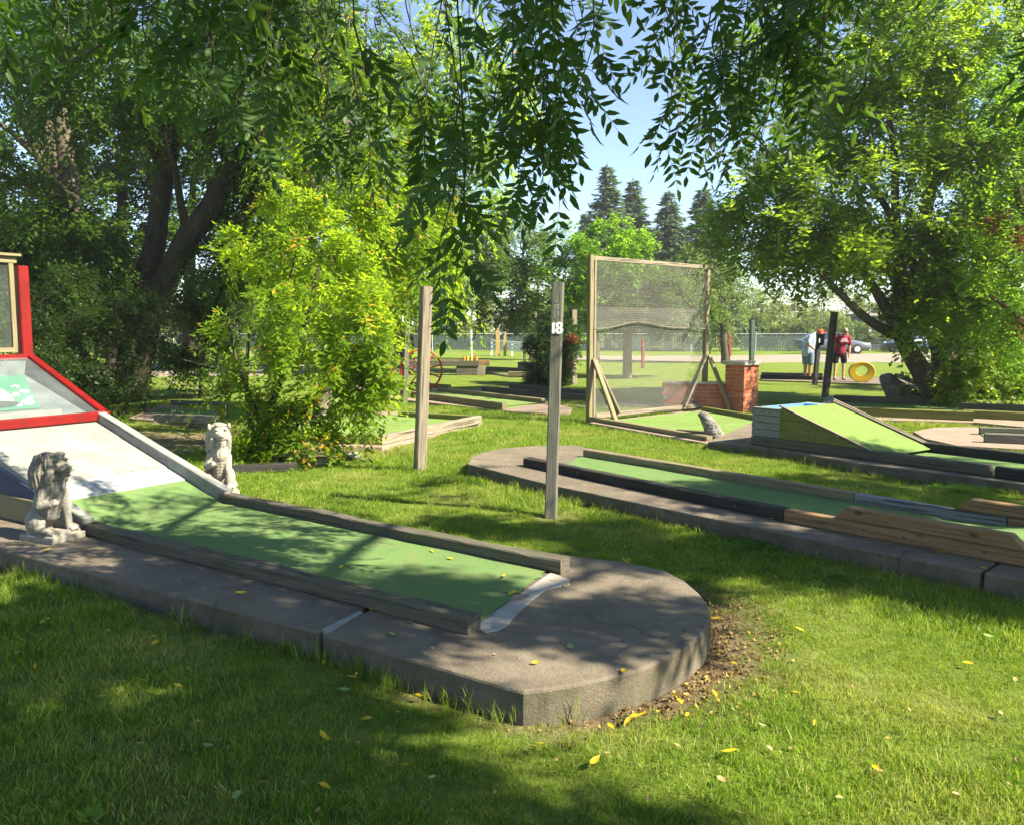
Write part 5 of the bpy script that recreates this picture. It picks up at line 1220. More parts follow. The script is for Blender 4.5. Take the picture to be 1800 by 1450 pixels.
def smooth_path(pl, it=2):
    for _ in range(it):
        q = [pl[0]]
        for a, b in zip(pl[:-1], pl[1:]):
            a, b = np.array(a, float), np.array(b, float); q += [tuple(a*.75+b*.25), tuple(a*.25+b*.75)]
        q.append(pl[-1]); pl = q
    return pl
def tree(name, label, cat, base, limbs, blobs, leafmat, barkmat, spray=.6, nleaf=30, leaf=.10, ratio=.55, seed=1, group=None, droop=.35, fluff=.12, branch=True, every=1, thin=1.0, shell=.55, trunk_name='trunk', odd=None, keep=None, upbias=1.0, dens=1.0, girth=1.0):
    rng = np.random.default_rng(seed)
    o = root(name, (base[0], base[1], 0), label, cat, group)
    mb = MB(); skel = []
    for i, pl in enumerate(limbs):               # polylines of (x, y, z, radius)
        pl = densify(smooth_path(pl, 2), .4); jit = .25
        P = [Vector((p[0] + jit*p[3]*mnoise.noise(Vector((p[2]*1.3, seed, i))), p[1] + jit*p[3]*mnoise.noise(Vector((p[2]*1.3, seed+5, i))), p[2])) for p in pl]
        mb.tube(P, [p[3]*girth*(1+.08*mnoise.noise(Vector((p[2]*2, i, seed)))) for p in pl], 12 if pl[0][3] > .12 else (7 if pl[0][3] > .04 else 5)); skel.append([tuple(p) for p in P])
    blobs = [b_[:6] + (max(2, int(b_[6]*dens)),) for b_ in blobs]
    C, out = sample_blobs(blobs, rng, shell)
    if keep is not None: k = keep(C); C, out = C[k], out[k]
    if branch:
        br = MB(); grow(br, skel, C, .006, thin, every); bo_ = br.build('branches', MAT[barkmat if barkmat != 'bark' else 'bark_dark'], o, smooth=True); bo_['kind'] = 'stuff'
    if mb.v: mb.build(trunk_name, MAT[barkmat], o, smooth=True)
    rows = sprays(C, out, spray, nleaf, leaf, ratio, rng, droop, fluff, upbias)
    foliage_obj('crown', rows, MAT[leafmat], o)
    if odd:                                       # a few turned clusters
        C2, o2 = sample_blobs(odd[1], rng, .1); rows = sprays(C2, o2, spray*.8, nleaf, leaf, ratio, rng, droop, fluff); foliage_obj('turned_leaves', rows, MAT[odd[0]], o)
    return o
def a3(px, py, y): p = A(px, py, y); return (p.x, p.y, p.z)
def bl(px, py, y, rx, rz, ry, n):
    """crown mass centred on an image pixel at depth y, half sizes in metres"""
    p = A(px, py, y); return (p.x, p.y, p.z, rx, ry, rz, n)
def lp(*pts): return [(*a3(x, y, d), r) for x, y, d, r in pts]

# ---- right: many stemmed maple
b = G(1640, 712)
tree('maple_tree', 'big many stemmed maple with sunlit shoots spreading over the shaded court', 'tree', b,
    [lp((1652,716,17.6,.26),(1640,690,17.6,.24),(1612,640,17.5,.20),(1590,600,17.4,.18),(1572,565,17.3,.14),(1545,520,17.2,.10),(1510,470,17,.07),(1480,430,16.8,.05)),
     lp((1590,600,17.4,.15),(1588,560,17.4,.13),(1582,520,17.3,.11),(1580,440,17.2,.10),(1572,350,17.2,.08),(1575,280,17.2,.07),(1560,190,17.2,.05),(1540,100,17,.04)),
     lp((1585,590,17.4,.12),(1560,585,17.1,.11),(1520,560,16.8,.09),(1480,520,16.5,.07),(1440,480,16.2,.05)),
     lp((1668,716,17.9,.30),(1665,680,17.9,.28),(1655,620,18,.25),(1640,560,18,.20),(1630,480,18,.17),(1622,400,18,.14),(1640,310,18,.12),(1660,220,18,.09),(1700,130,18,.06)),
     lp((1640,310,18,.10),(1648,250,18,.09),(1652,150,18,.06),(1640,60,18,.04)),
     lp((1645,320,18,.07),(1700,250,17.8,.06),(1760,180,17.6,.05),(1800,150,17.5,.03)),
     lp((1680,716,18.3,.26),(1690,640,18.4,.22),(1710,540,18.5,.18),(1730,400,18.6,.14),(1745,290,18.7,.10),(1790,180,18.7,.06)),
     lp((1640,560,18,.12),(1600,450,18.4,.09),(1550,350,18.6,.07),(1500,270,18.8,.05),(1450,200,18.8,.03)),
     lp((1650,600,18,.12),(1580,480,19,.08),(1450,420,19.5,.06),(1340,380,19.5,.04))],
    [bl(1560,330,17.6,2.6,1.9,2.0,330), bl(1420,390,17.8,2.0,1.4,1.7,210), bl(1330,380,18.4,1.25,1.0,1.2,90), bl(1300,470,18.6,.9,.55,.9,40), bl(1650,180,17.8,2.6,2.2,2.2,330), bl(1480,170,18.2,2.0,1.6,1.8,190),
     bl(1760,340,17.2,1.7,1.6,1.6,190), bl(1600,460,16.4,1.7,.9,1.2,210), bl(1740,480,16.6,1.3,1.0,1.2,150), bl(1430,490,17,1.2,.65,1.2,90), bl(1500,60,18,2.6,1.5,2,170), bl(1700,20,18,2.6,1.7,2,190), bl(1800,180,18,1.6,2.2,1.8,150),
     bl(1740,600,17.4,1.2,.75,.9,90), bl(1690,655,17,.55,.5,.5,46), bl(1510,500,16.8,.8,.22,.7,26), bl(1600,510,16.4,1.2,.5,.8,80), bl(1480,480,16.6,.9,.5,.8,60), bl(1640,570,16.3,.5,.4,.5,30), bl(1375,490,17.6,.7,.3,.7,26)],
    'leaf_maple_r', 'bark', spray=.95, nleaf=44, leaf=.135, ratio=.5, seed=3, droop=.42, fluff=.09, dens=1.0, keep=lambda C: ~((C[:, 0] < 7.8) & (C[:, 2] < 3.0)))
# ---- far right: box elder with turning leaves, dark hedge
b = G(1830, 700)
tree('box_elder_tree', 'yellow green box elder with a patch of red leaves at the right hand edge', 'tree', b,
    [lp((1850,720,15.5,.2),(1840,560,15.5,.16),(1810,420,15.3,.1),(1780,300,15,.06)), lp((1840,560,15.5,.1),(1870,300,15.5,.07),(1860,120,15.5,.04)), lp((1845,640,15.5,.1),(1800,560,14.6,.06),(1740,520,14.4,.03))],
    [bl(1815,420,15,1.1,1.2,1.1,130), bl(1800,230,15,1.0,1.2,1.1,110), bl(1790,570,14.6,.8,.6,.7,70), bl(1880,250,15.5,1.6,2.4,1.4,140), bl(1810,640,14.8,.55,.5,.5,34)],
    'leaf_elder', 'bark', spray=.55, nleaf=32, leaf=.09, ratio=.42, seed=5, odd=('leaf_red', [bl(1782,418,14.5,.36,.32,.3,13), bl(1795,450,14.4,.25,.25,.2,8), bl(1760,395,14.6,.22,.2,.2,6), bl(1770,570,14.2,.2,.15,.2,4)]))
tree('hedge_bush', 'dark dense hedge bush on bare ground beyond the maple', 'bush', G(1740, 690),
    [lp((1740,700,21,.08),(1735,640,21,.05))], [bl(1745,640,21,1.3,1.0,1.1,260), bl(1830,630,20,1.5,1.2,1.2,240), bl(1720,560,22,1.3,1.3,1,150), bl(1930,600,20,1.6,1.6,1.2,180)],
    'leaf_dark', 'bark_dark', dens=1.5, spray=.5, nleaf=30, leaf=.10, ratio=.55, seed=6)

# ---- left: two big trees
b = G(250, 700)
tree('maple_tree', 'tall dark maple with two thick leaning trunks behind the box elder shrub', 'tree', b,
    [lp((225,705,18.6,.50),(228,640,18.6,.42),(240,560,18.6,.36),(258,480,18.6,.33),(278,400,18.6,.31),(290,300,18.6,.28),(312,220,18.6,.24),(330,120,18.6,.20),(340,0,18.6,.14)),
     lp((236,690,18.4,.36),(256,580,18.3,.36),(290,490,18.2,.37),(334,420,18.1,.36),(368,360,18,.34),(405,300,18,.29),(455,230,18,.22),(500,150,18,.18),(540,60,18,.12)),
     lp((375,345,18,.16),(410,330,18,.11),(450,300,18.2,.08),(500,290,18.4,.05)), lp((290,300,18.6,.18),(240,220,18.8,.13),(200,130,19,.09),(190,20,19,.06)),
     lp((400,300,18,.16),(380,200,18,.12),(400,90,18,.08)), lp((330,420,18.1,.14),(300,260,17.5,.09),(260,160,17,.06)),
     lp((345,400,18,.05),(375,430,17.6,.035),(395,470,17.2,.02)), lp((120,110,15,.07),(170,90,14.5,.06),(230,30,14,.05))],
    [bl(330,120,18,2.6,1.6,2.2,300), bl(500,150,18,2.2,1.7,2,260), bl(170,120,17.5,2,1.5,2,210), bl(470,330,18.2,1.2,.8,1.2,100), bl(600,80,18.4,2.1,1.6,2,170), bl(330,-60,18,3.2,1.4,2.4,170), bl(430,440,19,1.2,.7,1.0,70), bl(130,430,17,1.0,.9,1,80), bl(560,280,18.8,1.4,1.2,1.3,110)],
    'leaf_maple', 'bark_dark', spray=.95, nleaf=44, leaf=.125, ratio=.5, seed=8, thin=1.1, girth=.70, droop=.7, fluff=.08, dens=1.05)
b = G(118, 690)
tree('maple_tree', 'maple forking into upswept limbs at the far left, behind the red framed box', 'tree', b,
    [lp((135,690,20.5,.36),(132,560,20.5,.33),(130,440,20.5,.32),(128,370,20.5,.30),(100,310,20.5,.22),(82,230,20.5,.16),(75,170,20.5,.12),(90,60,20.5,.08)),
     lp((128,370,20.5,.22),(60,260,20.4,.15),(35,190,20.3,.12),(22,150,20.2,.08)), lp((100,310,20.5,.10),(45,255,20.3,.10),(0,215,20.2,.07),(-60,200,20,.05)), lp((128,380,20.5,.26),(115,260,20.6,.24),(105,160,20.8,.2),(110,50,21,.12)), lp((120,350,20.4,.13),(40,320,20,.09),(-30,300,19.6,.06))],
    [bl(40,60,20,2.3,1.4,2,170), bl(30,390,19.4,2.0,1.2,1.4,170), bl(-20,250,19,1.3,.7,1.3,50), bl(140,490,19,1.6,1.0,1.2,150), bl(60,480,18,1.6,.8,1.2,140), bl(-60,100,20,2.0,1.8,1.6,110)],
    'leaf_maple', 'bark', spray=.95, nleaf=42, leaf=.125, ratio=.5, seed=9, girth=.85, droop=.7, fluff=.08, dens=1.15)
tree('thicket_bush', 'dark tangled understory thicket below the two maples', 'bush', G(150, 720),
    [lp((170,735,15,.05),(165,650,15,.04),(175,560,15,.02)), lp((110,740,14,.05),(100,640,14,.03),(85,560,14,.02)), lp((215,745,15.5,.05),(235,650,15.5,.03),(240,560,15.5,.02))],
    [bl(110,600,14.5,1.0,1.2,.8,260), bl(190,620,15.5,1.1,1.1,.9,250), bl(90,520,15.5,1.0,.6,.8,90), bl(250,560,16.8,.8,.6,.7,80), bl(160,690,14.6,.9,.4,.6,90), bl(60,650,13.4,.6,.9,.5,100)],
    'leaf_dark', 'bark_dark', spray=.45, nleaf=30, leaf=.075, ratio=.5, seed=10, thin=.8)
tree('hedge_bush', 'tall dark hedge closing the view between the leaning trunks and the box elder', 'bush', G(350, 650),
    [lp((350,655,34,.1),(350,560,34,.06))], [bl(330,590,34,2.2,1.9,1.4,210), bl(420,560,36,2.4,2.2,1.6,220), bl(260,560,33,1.8,2.4,1.4,170), bl(500,560,38,2.4,2.2,1.6,150), bl(380,480,37,2.4,1.3,1.6,110)],
    'leaf_oak', 'bark_dark', spray=.8, nleaf=30, leaf=.17, ratio=.6, seed=15, every=6)
tree('lilac_tree', 'loose shadowy young tree just left of the bright shrub', 'tree', G(360, 720),
    [lp((350,725,19.5,.05),(355,640,19.5,.04),(370,560,19.5,.03),(400,480,19.5,.02))], [bl(350,600,19.5,.85,.7,.7,95), bl(400,500,19.7,.9,.7,.8,90), bl(300,650,19.5,.6,.5,.6,60), bl(430,430,20,.9,.5,.8,60), bl(330,520,19.6,.7,.5,.7,50)],
    'leaf_maple', 'bark_dark', spray=.6, nleaf=32, leaf=.10, ratio=.5, seed=16)
tree('poplar_tree', 'dense dark tree filling the sky behind the two big maples', 'tree', G(200, 650),
    [lp((200,655,30,.3),(210,500,30,.24),(215,350,30,.16),(220,200,30,.08)), lp((330,655,32,.25),(335,450,32,.2),(340,300,32,.1))],
    [bl(150,380,30,2.8,2.2,2,280), bl(330,380,31,2.8,1.9,2,240), bl(230,240,30,3.2,2.2,2,240), bl(60,300,30,2.6,3,2,200), bl(430,300,32,2.8,2.2,2,200), bl(80,480,28,2.4,1.4,1.6,160), bl(-30,420,28,2,2.4,1.6,120)],
    'leaf_maple', 'bark_dark', spray=1.0, nleaf=38, leaf=.19, ratio=.6, seed=17, every=5, shell=.3)
# ---- shrub and box elder, lit from the right
tree('box_elder_shrub', 'bright yellow green box elder shrub beside the pale lion, drooping shoots', 'shrub', G(470, 808),
    [lp((462,812,10.3,.05),(468,740,10.3,.045),(500,650,10.3,.035),(540,560,10.3,.025),(560,470,10.3,.015)), lp((478,810,10.2,.045),(450,720,10.2,.035),(415,640,10.3,.02),(400,560,10.4,.015)), lp((490,810,10.4,.04),(530,730,10.3,.03),(590,660,10.1,.02),(640,600,10,.01)), lp((455,808,10.5,.045),(430,700,10.6,.03),(440,560,10.8,.02),(470,440,11,.012)), lp((500,650,10.3,.03),(490,560,10.6,.02),(520,450,10.8,.01))],
    [bl(560,590,10.2,.62,.55,.55,190), bl(620,655,9.9,.50,.34,.45,130), bl(480,500,10.8,.50,.55,.5,110), bl(575,450,10.8,.60,.46,.5,120), bl(655,600,9.8,.28,.26,.3,44), bl(520,735,10,.50,.26,.4,90), bl(425,640,10.3,.30,.34,.3,30), bl(440,420,11.4,.38,.30,.4,44), bl(590,530,9.7,.5,.30,.4,70), bl(480,775,10,.42,.16,.3,60), bl(560,760,10,.3,.14,.3,36), bl(665,510,10.4,.32,.26,.4,44), bl(400,560,10.8,.2,.25,.3,16), bl(430,700,10.2,.26,.2,.3,24), bl(520,370,11.4,.55,.4,.5,90), bl(600,360,12,.6,.4,.5,90), bl(470,330,12.4,.4,.35,.4,40), bl(690,690,9.8,.16,.12,.2,12), bl(420,480,11.0,.25,.2,.3,16)],
    'leaf_lime', 'twig', spray=.56, nleaf=30, leaf=.100, ratio=.38, seed=12, droop=.6, fluff=.07, shell=.25, dens=.55)
tree('box_elder_tree', 'sunlit box elder rising behind the shrub, around the tall thick post', 'tree', G(560, 730),
    [lp((560,735,14.4,.14),(575,640,14.4,.12),(590,520,14.4,.10),(585,400,14.4,.08),(600,280,14.4,.06),(620,160,14.4,.04)), lp((590,520,14.4,.08),(650,430,14.4,.05),(700,360,14.4,.035),(740,300,14.4,.02)), lp((585,400,14.4,.06),(540,300,14.6,.04),(520,200,14.8,.02))],
    [bl(620,330,14.2,1.35,1.1,1.1,230), bl(720,400,14.2,1.0,.85,.9,170), bl(640,180,14.4,1.4,1.1,1.1,200), bl(780,290,14.6,1.1,1.1,1.0,150), bl(640,480,14.2,.9,.6,.8,110), bl(800,160,15,1.3,1.1,1.1,120), bl(745,500,13.6,.55,.22,.5,34), bl(540,400,14.8,.8,.8,.7,90), bl(700,60,15,1.9,1,1.2,110)],
    'leaf_lime', 'bark_pale', spray=.75, nleaf=34, leaf=.115, ratio=.36, seed=13, droop=.85, fluff=.07, dens=.8)
tree('dead_shrub', 'bare grey twigs tangled on the ground left of the box elder shrub', 'shrub', G(340, 790),
    [lp((400,800,10.9,.012),(385,760,10.8,.010),(345,735,10.7,.007),(310,720,10.6,.004)), lp((405,800,10.9,.010),(380,740,10.9,.008),(370,700,10.9,.006),(345,660,10.9,.004)), lp((400,780,10.9,.008),(340,775,10.6,.006),(270,740,10.5,.004)), lp((390,770,11,.008),(400,690,11.1,.006),(385,620,11.2,.003)), lp((380,720,10.9,.007),(420,680,10.9,.005),(395,640,10.9,.003)), lp((410,790,10.8,.008),(350,790,10.4,.005),(280,800,10.2,.003)), lp((385,700,10.8,.006),(340,680,10.6,.005),(300,672,10.5,.003)), lp((398,650,11,.006),(350,640,11,.004),(320,632,11,.003))],
    [bl(350,700,10.8,.5,.45,.4,60), bl(330,780,10.6,.6,.15,.5,50), bl(400,740,10.8,.3,.4,.3,40)], 'leaf_elder', 'dead', spray=.25, nleaf=3, leaf=.06, ratio=.4, seed=14, thin=.6)
# ---- middle distance
tree('oak_tree', 'broad dark tree with a thick trunk behind the red wagon wheel', 'tree', G(712, 653),
    [lp((712,655,31,.46),(708,600,31,.36),(706,540,31,.34),(700,480,31,.28),(690,420,31,.2)), lp((706,545,31,.2),(780,490,31,.15),(850,460,31,.08)), lp((706,560,31,.18),(640,500,31,.12),(590,470,31,.07))],
    [bl(740,450,31,3.2,1.9,2.6,330), bl(860,500,31,2.0,1.3,2,200), bl(620,480,31,2.2,1.6,2,180), bl(800,390,32,2.2,1.4,2,150), bl(900,450,32,1.3,1.4,1.3,90)],
    'leaf_oak', 'bark', spray=.8, nleaf=34, leaf=.16, ratio=.6, seed=20, every=4)
tree('birch_tree', 'thin olive birch with a pale stem, between the oak and the numbered post', 'tree', G(935, 632),
    [lp((934,636,44,.16),(936,600,44,.14),(942,540,44,.10),(948,480,44,.05))], [bl(935,480,44,1.6,2.4,1.4,150), bl(905,420,45,2.0,1.5,1.6,130), bl(955,560,44,1.0,1.2,1,60), bl(890,400,44,1.4,1.4,1.3,90)],
    'leaf_birch', 'bark_pale', spray=.8, nleaf=26, leaf=.16, ratio=.6, seed=21, every=4)
tree('evergreen_bush', 'dark leafy evergreen bush directly behind the numbered post', 'bush', G(985, 684),
    [lp((985,686,24,.1),(985,600,24,.06))], [bl(976,620,24,.62,.95,.7,190), bl(962,650,23.6,.5,.6,.5,90), bl(985,580,24.5,.42,.7,.5,60), bl(950,600,24,.3,.4,.4,30), bl(955,690-30,23.6,.5,.25,.4,30)],
    'leaf_bush', 'bark_dark', dens=2.4, spray=.4, nleaf=26, leaf=.10, ratio=.5, seed=22, every=3, odd=('leaf_red', [bl(1000,605,23.2,.16,.14,.1,6), bl(996,640,23.2,.12,.2,.1,4)]))
tree('maple_tree', 'fresh green maple behind the evergreen bush, left of the net screen', 'tree', G(1040, 660),
    [lp((1046,662,30,.2),(1044,560,30,.16),(1050,480,30,.1))], [bl(1050,430,30,1.7,.85,1.4,150), bl(1010,470,30,1.1,1.0,1.1,110), bl(1100,450,30.5,1.1,.9,1,90), bl(1020,550,30,.8,.9,.8,80), bl(1085,410,30.5,1.0,.5,.9,50), bl(985,520,30,.6,.6,.6,40)],
    'leaf_elder', 'bark', spray=.6, nleaf=28, leaf=.14, ratio=.55, seed=23, every=4)
tree('lilac_tree', 'low spreading tree seen through the netting, single brown trunk', 'tree', G(1102, 665),
    [lp((1102,667,27.5,.17),(1103,600,27.5,.13),(1110,560,27.5,.10),(1150,530,27.5,.06)), lp((1104,590,27.5,.1),(1080,550,27.5,.06))],
    [bl(1150,545,27.5,1.7,.55,1.3,170), bl(1080,560,27.5,.8,.45,.8,60), bl(1130,500,28,1.4,.8,1.2,110), bl(1205,535,28,.8,.6,.8,60)],
    'leaf_oak', 'bark_pale', spray=.6, nleaf=28, leaf=.13, ratio=.55, seed=24, every=4)
tree('willow_tree', 'pale olive willow beyond the brick pillar', 'tree', G(1275, 640),
    [lp((1275,640,40,.22),(1272,580,40,.16),(1265,520,40,.1))], [bl(1270,510,40,1.6,1.3,1.4,130), bl(1230,480,41,1.6,1.4,1.4,110), bl(1255,560,40,1.2,.9,1.1,80), bl(1180,470,41,1.6,1.1,1.4,80)],
    'leaf_birch', 'bark', spray=.8, nleaf=26, leaf=.16, ratio=.4, seed=25, every=4, droop=.9)
# ---- spruces
def spruce(px, top, base_y, Y, hw, label, seed):
    rng = np.random.default_rng(seed); bp = A(px, base_y, Y); tp = A(px, top, Y); H = tp.z
    o = root('spruce_tree', (bp.x, Y, 0), label, 'tree', 'tall spruces beyond the far lawn')
    mb = MB(); mb.tube([(bp.x, Y, 0), (bp.x, Y, H*.5), (tp.x, Y, H)], [.28, .16, .02], 8); mb.build('trunk', MAT['bark'], o, smooth=True)
    P, AX, SD, LL, WW, VV = [], [], [], [], [], []
    nl = 50
    for k in range(nl):
        f = k/nl; z = H*(.16 + .83*f); R_ = hw*(1-f)**.85*(.82+.3*rng.random()) + .12
        for b_ in range(int(7 + 7*(1-f))):
            a = rng.uniform(0, 2*math.pi); RR = R_*rng.uniform(.7, 1.1); n = max(3, int(RR/.11)); t = (np.arange(n)+.5)/n
            d = np.array([math.cos(a), math.sin(a), 0]); base = np.array([bp.x+(tp.x-bp.x)*f, Y, z]) + d[None]*(t*RR)[:, None]; base[:, 2] += -.38*RR*t + .22*RR*t**2 + rng.normal(0, .05, n)
            for s in (-1, 1):
                ax = nrm(d*.75 + s*np.array([-d[1], d[0], 0])*.7 + np.array([0, 0, -.35]) + rng.normal(0, .2, (n, 3)))
                P.append(base); AX.append(ax); SD.append(nrm(np.cross(ax, rng.normal(0, .35, (n, 3)) + np.array([0, 0, 1.])))); LL.append(rng.uniform(.35, .65, n)); WW.append(rng.uniform(.12, .22, n)); VV.append(np.clip(rng.normal(.45+.2*t, .2), 0, 1))
    foliage_obj('needles', [np.concatenate(q) for q in (P, AX, SD, LL, WW, VV)], MAT['needle'], o)
for a in ((1068, 286, 600, 66, 4.0, 'tallest spruce, nearest the hanging leaves'), (1114, 312, 600, 70, 4.3, 'second spruce, with a slim pointed top'), (1176, 332, 600, 68, 3.5, 'narrow spruce standing alone behind the net screen'), (1236, 326, 600, 64, 4.0, 'spruce beside the maple, partly hidden by its leaves'), (1030, 372, 600, 74, 2.6, 'short spruce below the tallest one, behind the fresh green maple')):
    spruce(a[0], a[1], a[2], a[3], a[4], a[5], int(a[0]))
# ---- the wood behind the fence
rng = np.random.default_rng(40); bb = []
for i in range(64):
    x = -62 + i*2.15; Y = 78 + rng.uniform(-6, 10); h = rng.uniform(2.2, 4.0) * (1.0 if -6 < x < 34 else 1.25)
    bb.append((x, Y, h*.62, 2.3, 1.8, h*.62, 150))
for i in range(26):
    x = -75 + i*6.2; Y = 100 + rng.uniform(-5, 8); bb.append((x, Y, 3.6, 4.6, 2.5, 4.4 if not 18 < x < 44 else 3.4, 260))
C, out = sample_blobs(bb, rng, .5); k_ = C[:, 2] > .1; C, out = C[k_], out[k_]
r_ = sprays(C, nrm(out), 1.5, 16, .34, .6, rng, .35, .14)
wood = foliage_obj('far_wood', r_, MAT['leaf_wood'], None); tag(wood, 'wood of pale green trees beyond the chain link fence', kind='stuff')
mb = MB(); 
for i in range(60):
    x = -55 + rng.uniform(0, 110); Y = 74 + rng.uniform(-2, 10); mb.tube([(x, Y, 0), (x+rng.uniform(-.3, .3), Y, rng.uniform(3, 5.5))], [.11, .05], 5)
w_ = mb.build('far_wood_stems', MAT['bark_pale']); tag(w_, 'pale stems in the wood beyond the fence', kind='stuff')
for x, yt, Y, h in ((1300, 560, 60, 0), (1353, 530, 72, 0)):
    pass
tree('trimmed_bush', 'round yellow green bush against the fence behind the parked car', 'bush', A(1450, 612, 62.5), [lp((1450,620,63,.1),(1450,590,63,.05))], [bl(1440,585,63.5,3.0,1.5,1.6,300), bl(1510,590,63.5,2.2,1.3,1.6,180), bl(1380,588,64,2.2,1.3,1.4,160), bl(1560,600,63,1.6,.8,1.2,90)], 'leaf_birch', 'bark', spray=.7, nleaf=26, leaf=.17, ratio=.6, seed=41, every=6)

hz = MB(); hz.box((0, 55, 8.5), (210, 150, 19.0)); hm = bpy.data.materials.new('summer haze'); hm.use_nodes = True
hn = hm.node_tree; hn.nodes.remove(hn.nodes['Principled BSDF']); pv = hn.nodes.new('ShaderNodeVolumePrincipled'); pv.inputs['Color'].default_value = (.93, .95, .97, 1); pv.inputs['Density'].default_value = .0008; pv.inputs['Anisotropy'].default_value = .35
hn.links.new(pv.outputs[0], hn.nodes['Material Output'].inputs['Volume']); tag(hz.build('haze', hm), 'faint summer haze over the far lawn', kind='stuff')

# ================================================================= the ash overhead: crown to the right and behind, boughs hanging into view
ash = root('ash_tree', (5.4, -1.6, 0), 'ash whose long leafy boughs hang down across the top of the view', 'tree')
rng = np.random.default_rng(77)
TR = (5.4, -1.6)
limbs = [[(5.4,-1.6,-.1,.34),(5.3,-1.5,1.5,.28),(5.2,-1.3,3.2,.24),(5.4,-1.2,5.2,.18),(6.0,-1.0,7.2,.10)],
         [(5.2,-1.3,3.2,.16),(3.8,-.2,4.5,.12),(2.2,1.2,4.9,.09),(.8,2.2,4.7,.06),(-.6,3.0,4.3,.04),(-1.8,3.6,3.9,.02)],
         [(3.8,-.2,4.5,.09),(3.2,1.8,5.1,.07),(2.6,3.6,5.0,.05),(2.2,5.0,4.6,.03)],
         [(2.2,1.2,4.9,.06),(.0,1.0,5.2,.05),(-2.2,1.8,5.0,.04),(-3.4,2.8,4.4,.02)],
         [(5.3,-1.2,4.4,.13),(5.0,.8,5.8,.09),(5.6,2.6,6.5,.06),(6.6,4.0,6.8,.03)], [(6.0,-1.0,7.2,.08),(8.0,1.0,7.8,.055),(9.6,2.6,7.6,.03)], [(5.0,.8,5.8,.05),(3.6,1.8,6.2,.035),(2.0,2.2,6.2,.02)]]
mb = MB(); skel = []
for pl in limbs:
    pl = densify(smooth_path(pl, 2), .35); mb.tube([p[:3] for p in pl], [p[3] for p in pl], 10); skel.append([p[:3] for p in pl])
mb.build('trunk', MAT['bark'], ash, smooth=True)
# crown that shades the ground: masses are set so that light falls through where the lawn is lit
K1 = SUN_DIR.x/SUN_DIR.z; K2 = SUN_DIR.y/SUN_DIR.z
shade = [ # ground x, y, half sizes, height low, high, sprays
  (-2.6, 3.5, 1.6, 1.1, 4.2, 6.2, 430), (-1.25, 2.75, .85, .8, 4.2, 6.4, 165), (.25, 2.7, .75, .5, 4.2, 6.4, 22), (-2.4, 5.2, 1.3, .55, 4.6, 6.6, 85), (-.9, 4.4, .9, .5, 4.4, 6.6, 62), (.2, 4.1, .6, .40, 4.4, 6.8, 34),
  (1.2, 5.6, 1.0, .55, 4.8, 7.2, 130), (2.6, 5.2, 1.1, .65, 4.8, 7.4, 160), (.1, 6.5, .9, .40, 5.0, 7.4, 80), (2.3, 7.3, 1.2, .8, 5.2, 7.6, 190), (3.9, 7.0, 1.2, 1.0, 5.4, 8.0, 190), (-4.4, 4.6, .8, .8, 4.4, 6.4, 60), (4.0, 8.8, 1.2, .8, 5.4, 8.0, 110), (-1.0, 8.1, .25, .6, 5, 7, 8), (-3.6, 2.4, 1.3, .9, 4.2, 6, 160)]
P = []
for gx, gy, rx, ry, h0, h1, n in shade:
    kc = max(2, n//11); a = rng.uniform(0, 2*math.pi, kc); r = np.sqrt(rng.uniform(0, 1, kc)); h = rng.uniform(h0, h1, kc)
    k_ = rng.integers(0, kc, n); a, r, h = a[k_] + rng.normal(0, .06, n), r[k_] + rng.normal(0, .08, n), h[k_] + rng.normal(0, .22, n)
    P.append(np.stack([gx + r*np.cos(a)*rx + K1*h, gy + r*np.sin(a)*ry + K2*h, h], 1))
P = np.concatenate(P)
def in_view(P, mx=1.06):
    yy = P[:, 1]*math.cos(PITCH) - (P[:, 2]-EYE)*math.sin(PITCH); up = P[:, 1]*math.sin(PITCH) + (P[:, 2]-EYE)*math.cos(PITCH)
    return (yy > .2) & (np.abs(P[:, 0]) < yy*.6207*mx+.35) & (up < yy*.5*mx+.2)
P = P[~in_view(P)]
def compound(C, dirv, rng, rach=.26, nl=9, leaf=.088, ratio=.36, droop=.55):
    """pinnate leaves: opposite leaflets on a drooping stalk"""
    n = len(C); d = nrm(dirv); t = np.repeat(np.linspace(.32, 1, (nl+1)//2), 2)[:nl]; sg = np.array([1, -1]*nl)[:nl].astype(float)
    t[-1] = 1.0; sg[-1] = 0
    R_ = rach*rng.uniform(.7, 1.2, n)
    Pp = C[:, None, :] + d[:, None, :]*(R_[:, None]*t)[:, :, None]; Pp[:, :, 2] -= droop*R_[:, None]*t**2*.7
    tang = d[:, None, :] + np.array([0, 0, -1.])*(droop*1.3*t)[None, :, None]; tang = nrm(tang)
    up = nrm(np.array([0, 0, 1.]) + rng.normal(0, .35, (n, 3)))[:, None, :] + tang*.0
    s = nrm(np.cross(tang, up)); ax = nrm(tang*(.45+.75*(sg == 0))[None, :, None] + s*sg[None, :, None]*.95 + np.array([0, 0, -.32]) + rng.normal(0, .14, (n, nl, 3)))
    nn_ = nrm(np.cross(s, tang) + rng.normal(0, .28, (n, nl, 3))); sd = nrm(np.cross(ax, nn_))
    LL = leaf*rng.uniform(.75, 1.2, (n, nl)); VV = np.clip(rng.normal(.5, .2, (n, nl)) + rng.normal(0, .15, (n, 1)), 0, 1)
    stalk = [(C[i], C[i] + d[i]*R_[i]*.55 + np.array([0, 0, -droop*R_[i]*.2]), Pp[i, -1]) for i in range(n)]
    return [Pp.reshape(-1, 3), ax.reshape(-1, 3), sd.reshape(-1, 3), LL.ravel(), (LL*ratio).ravel(), VV.ravel()], stalk
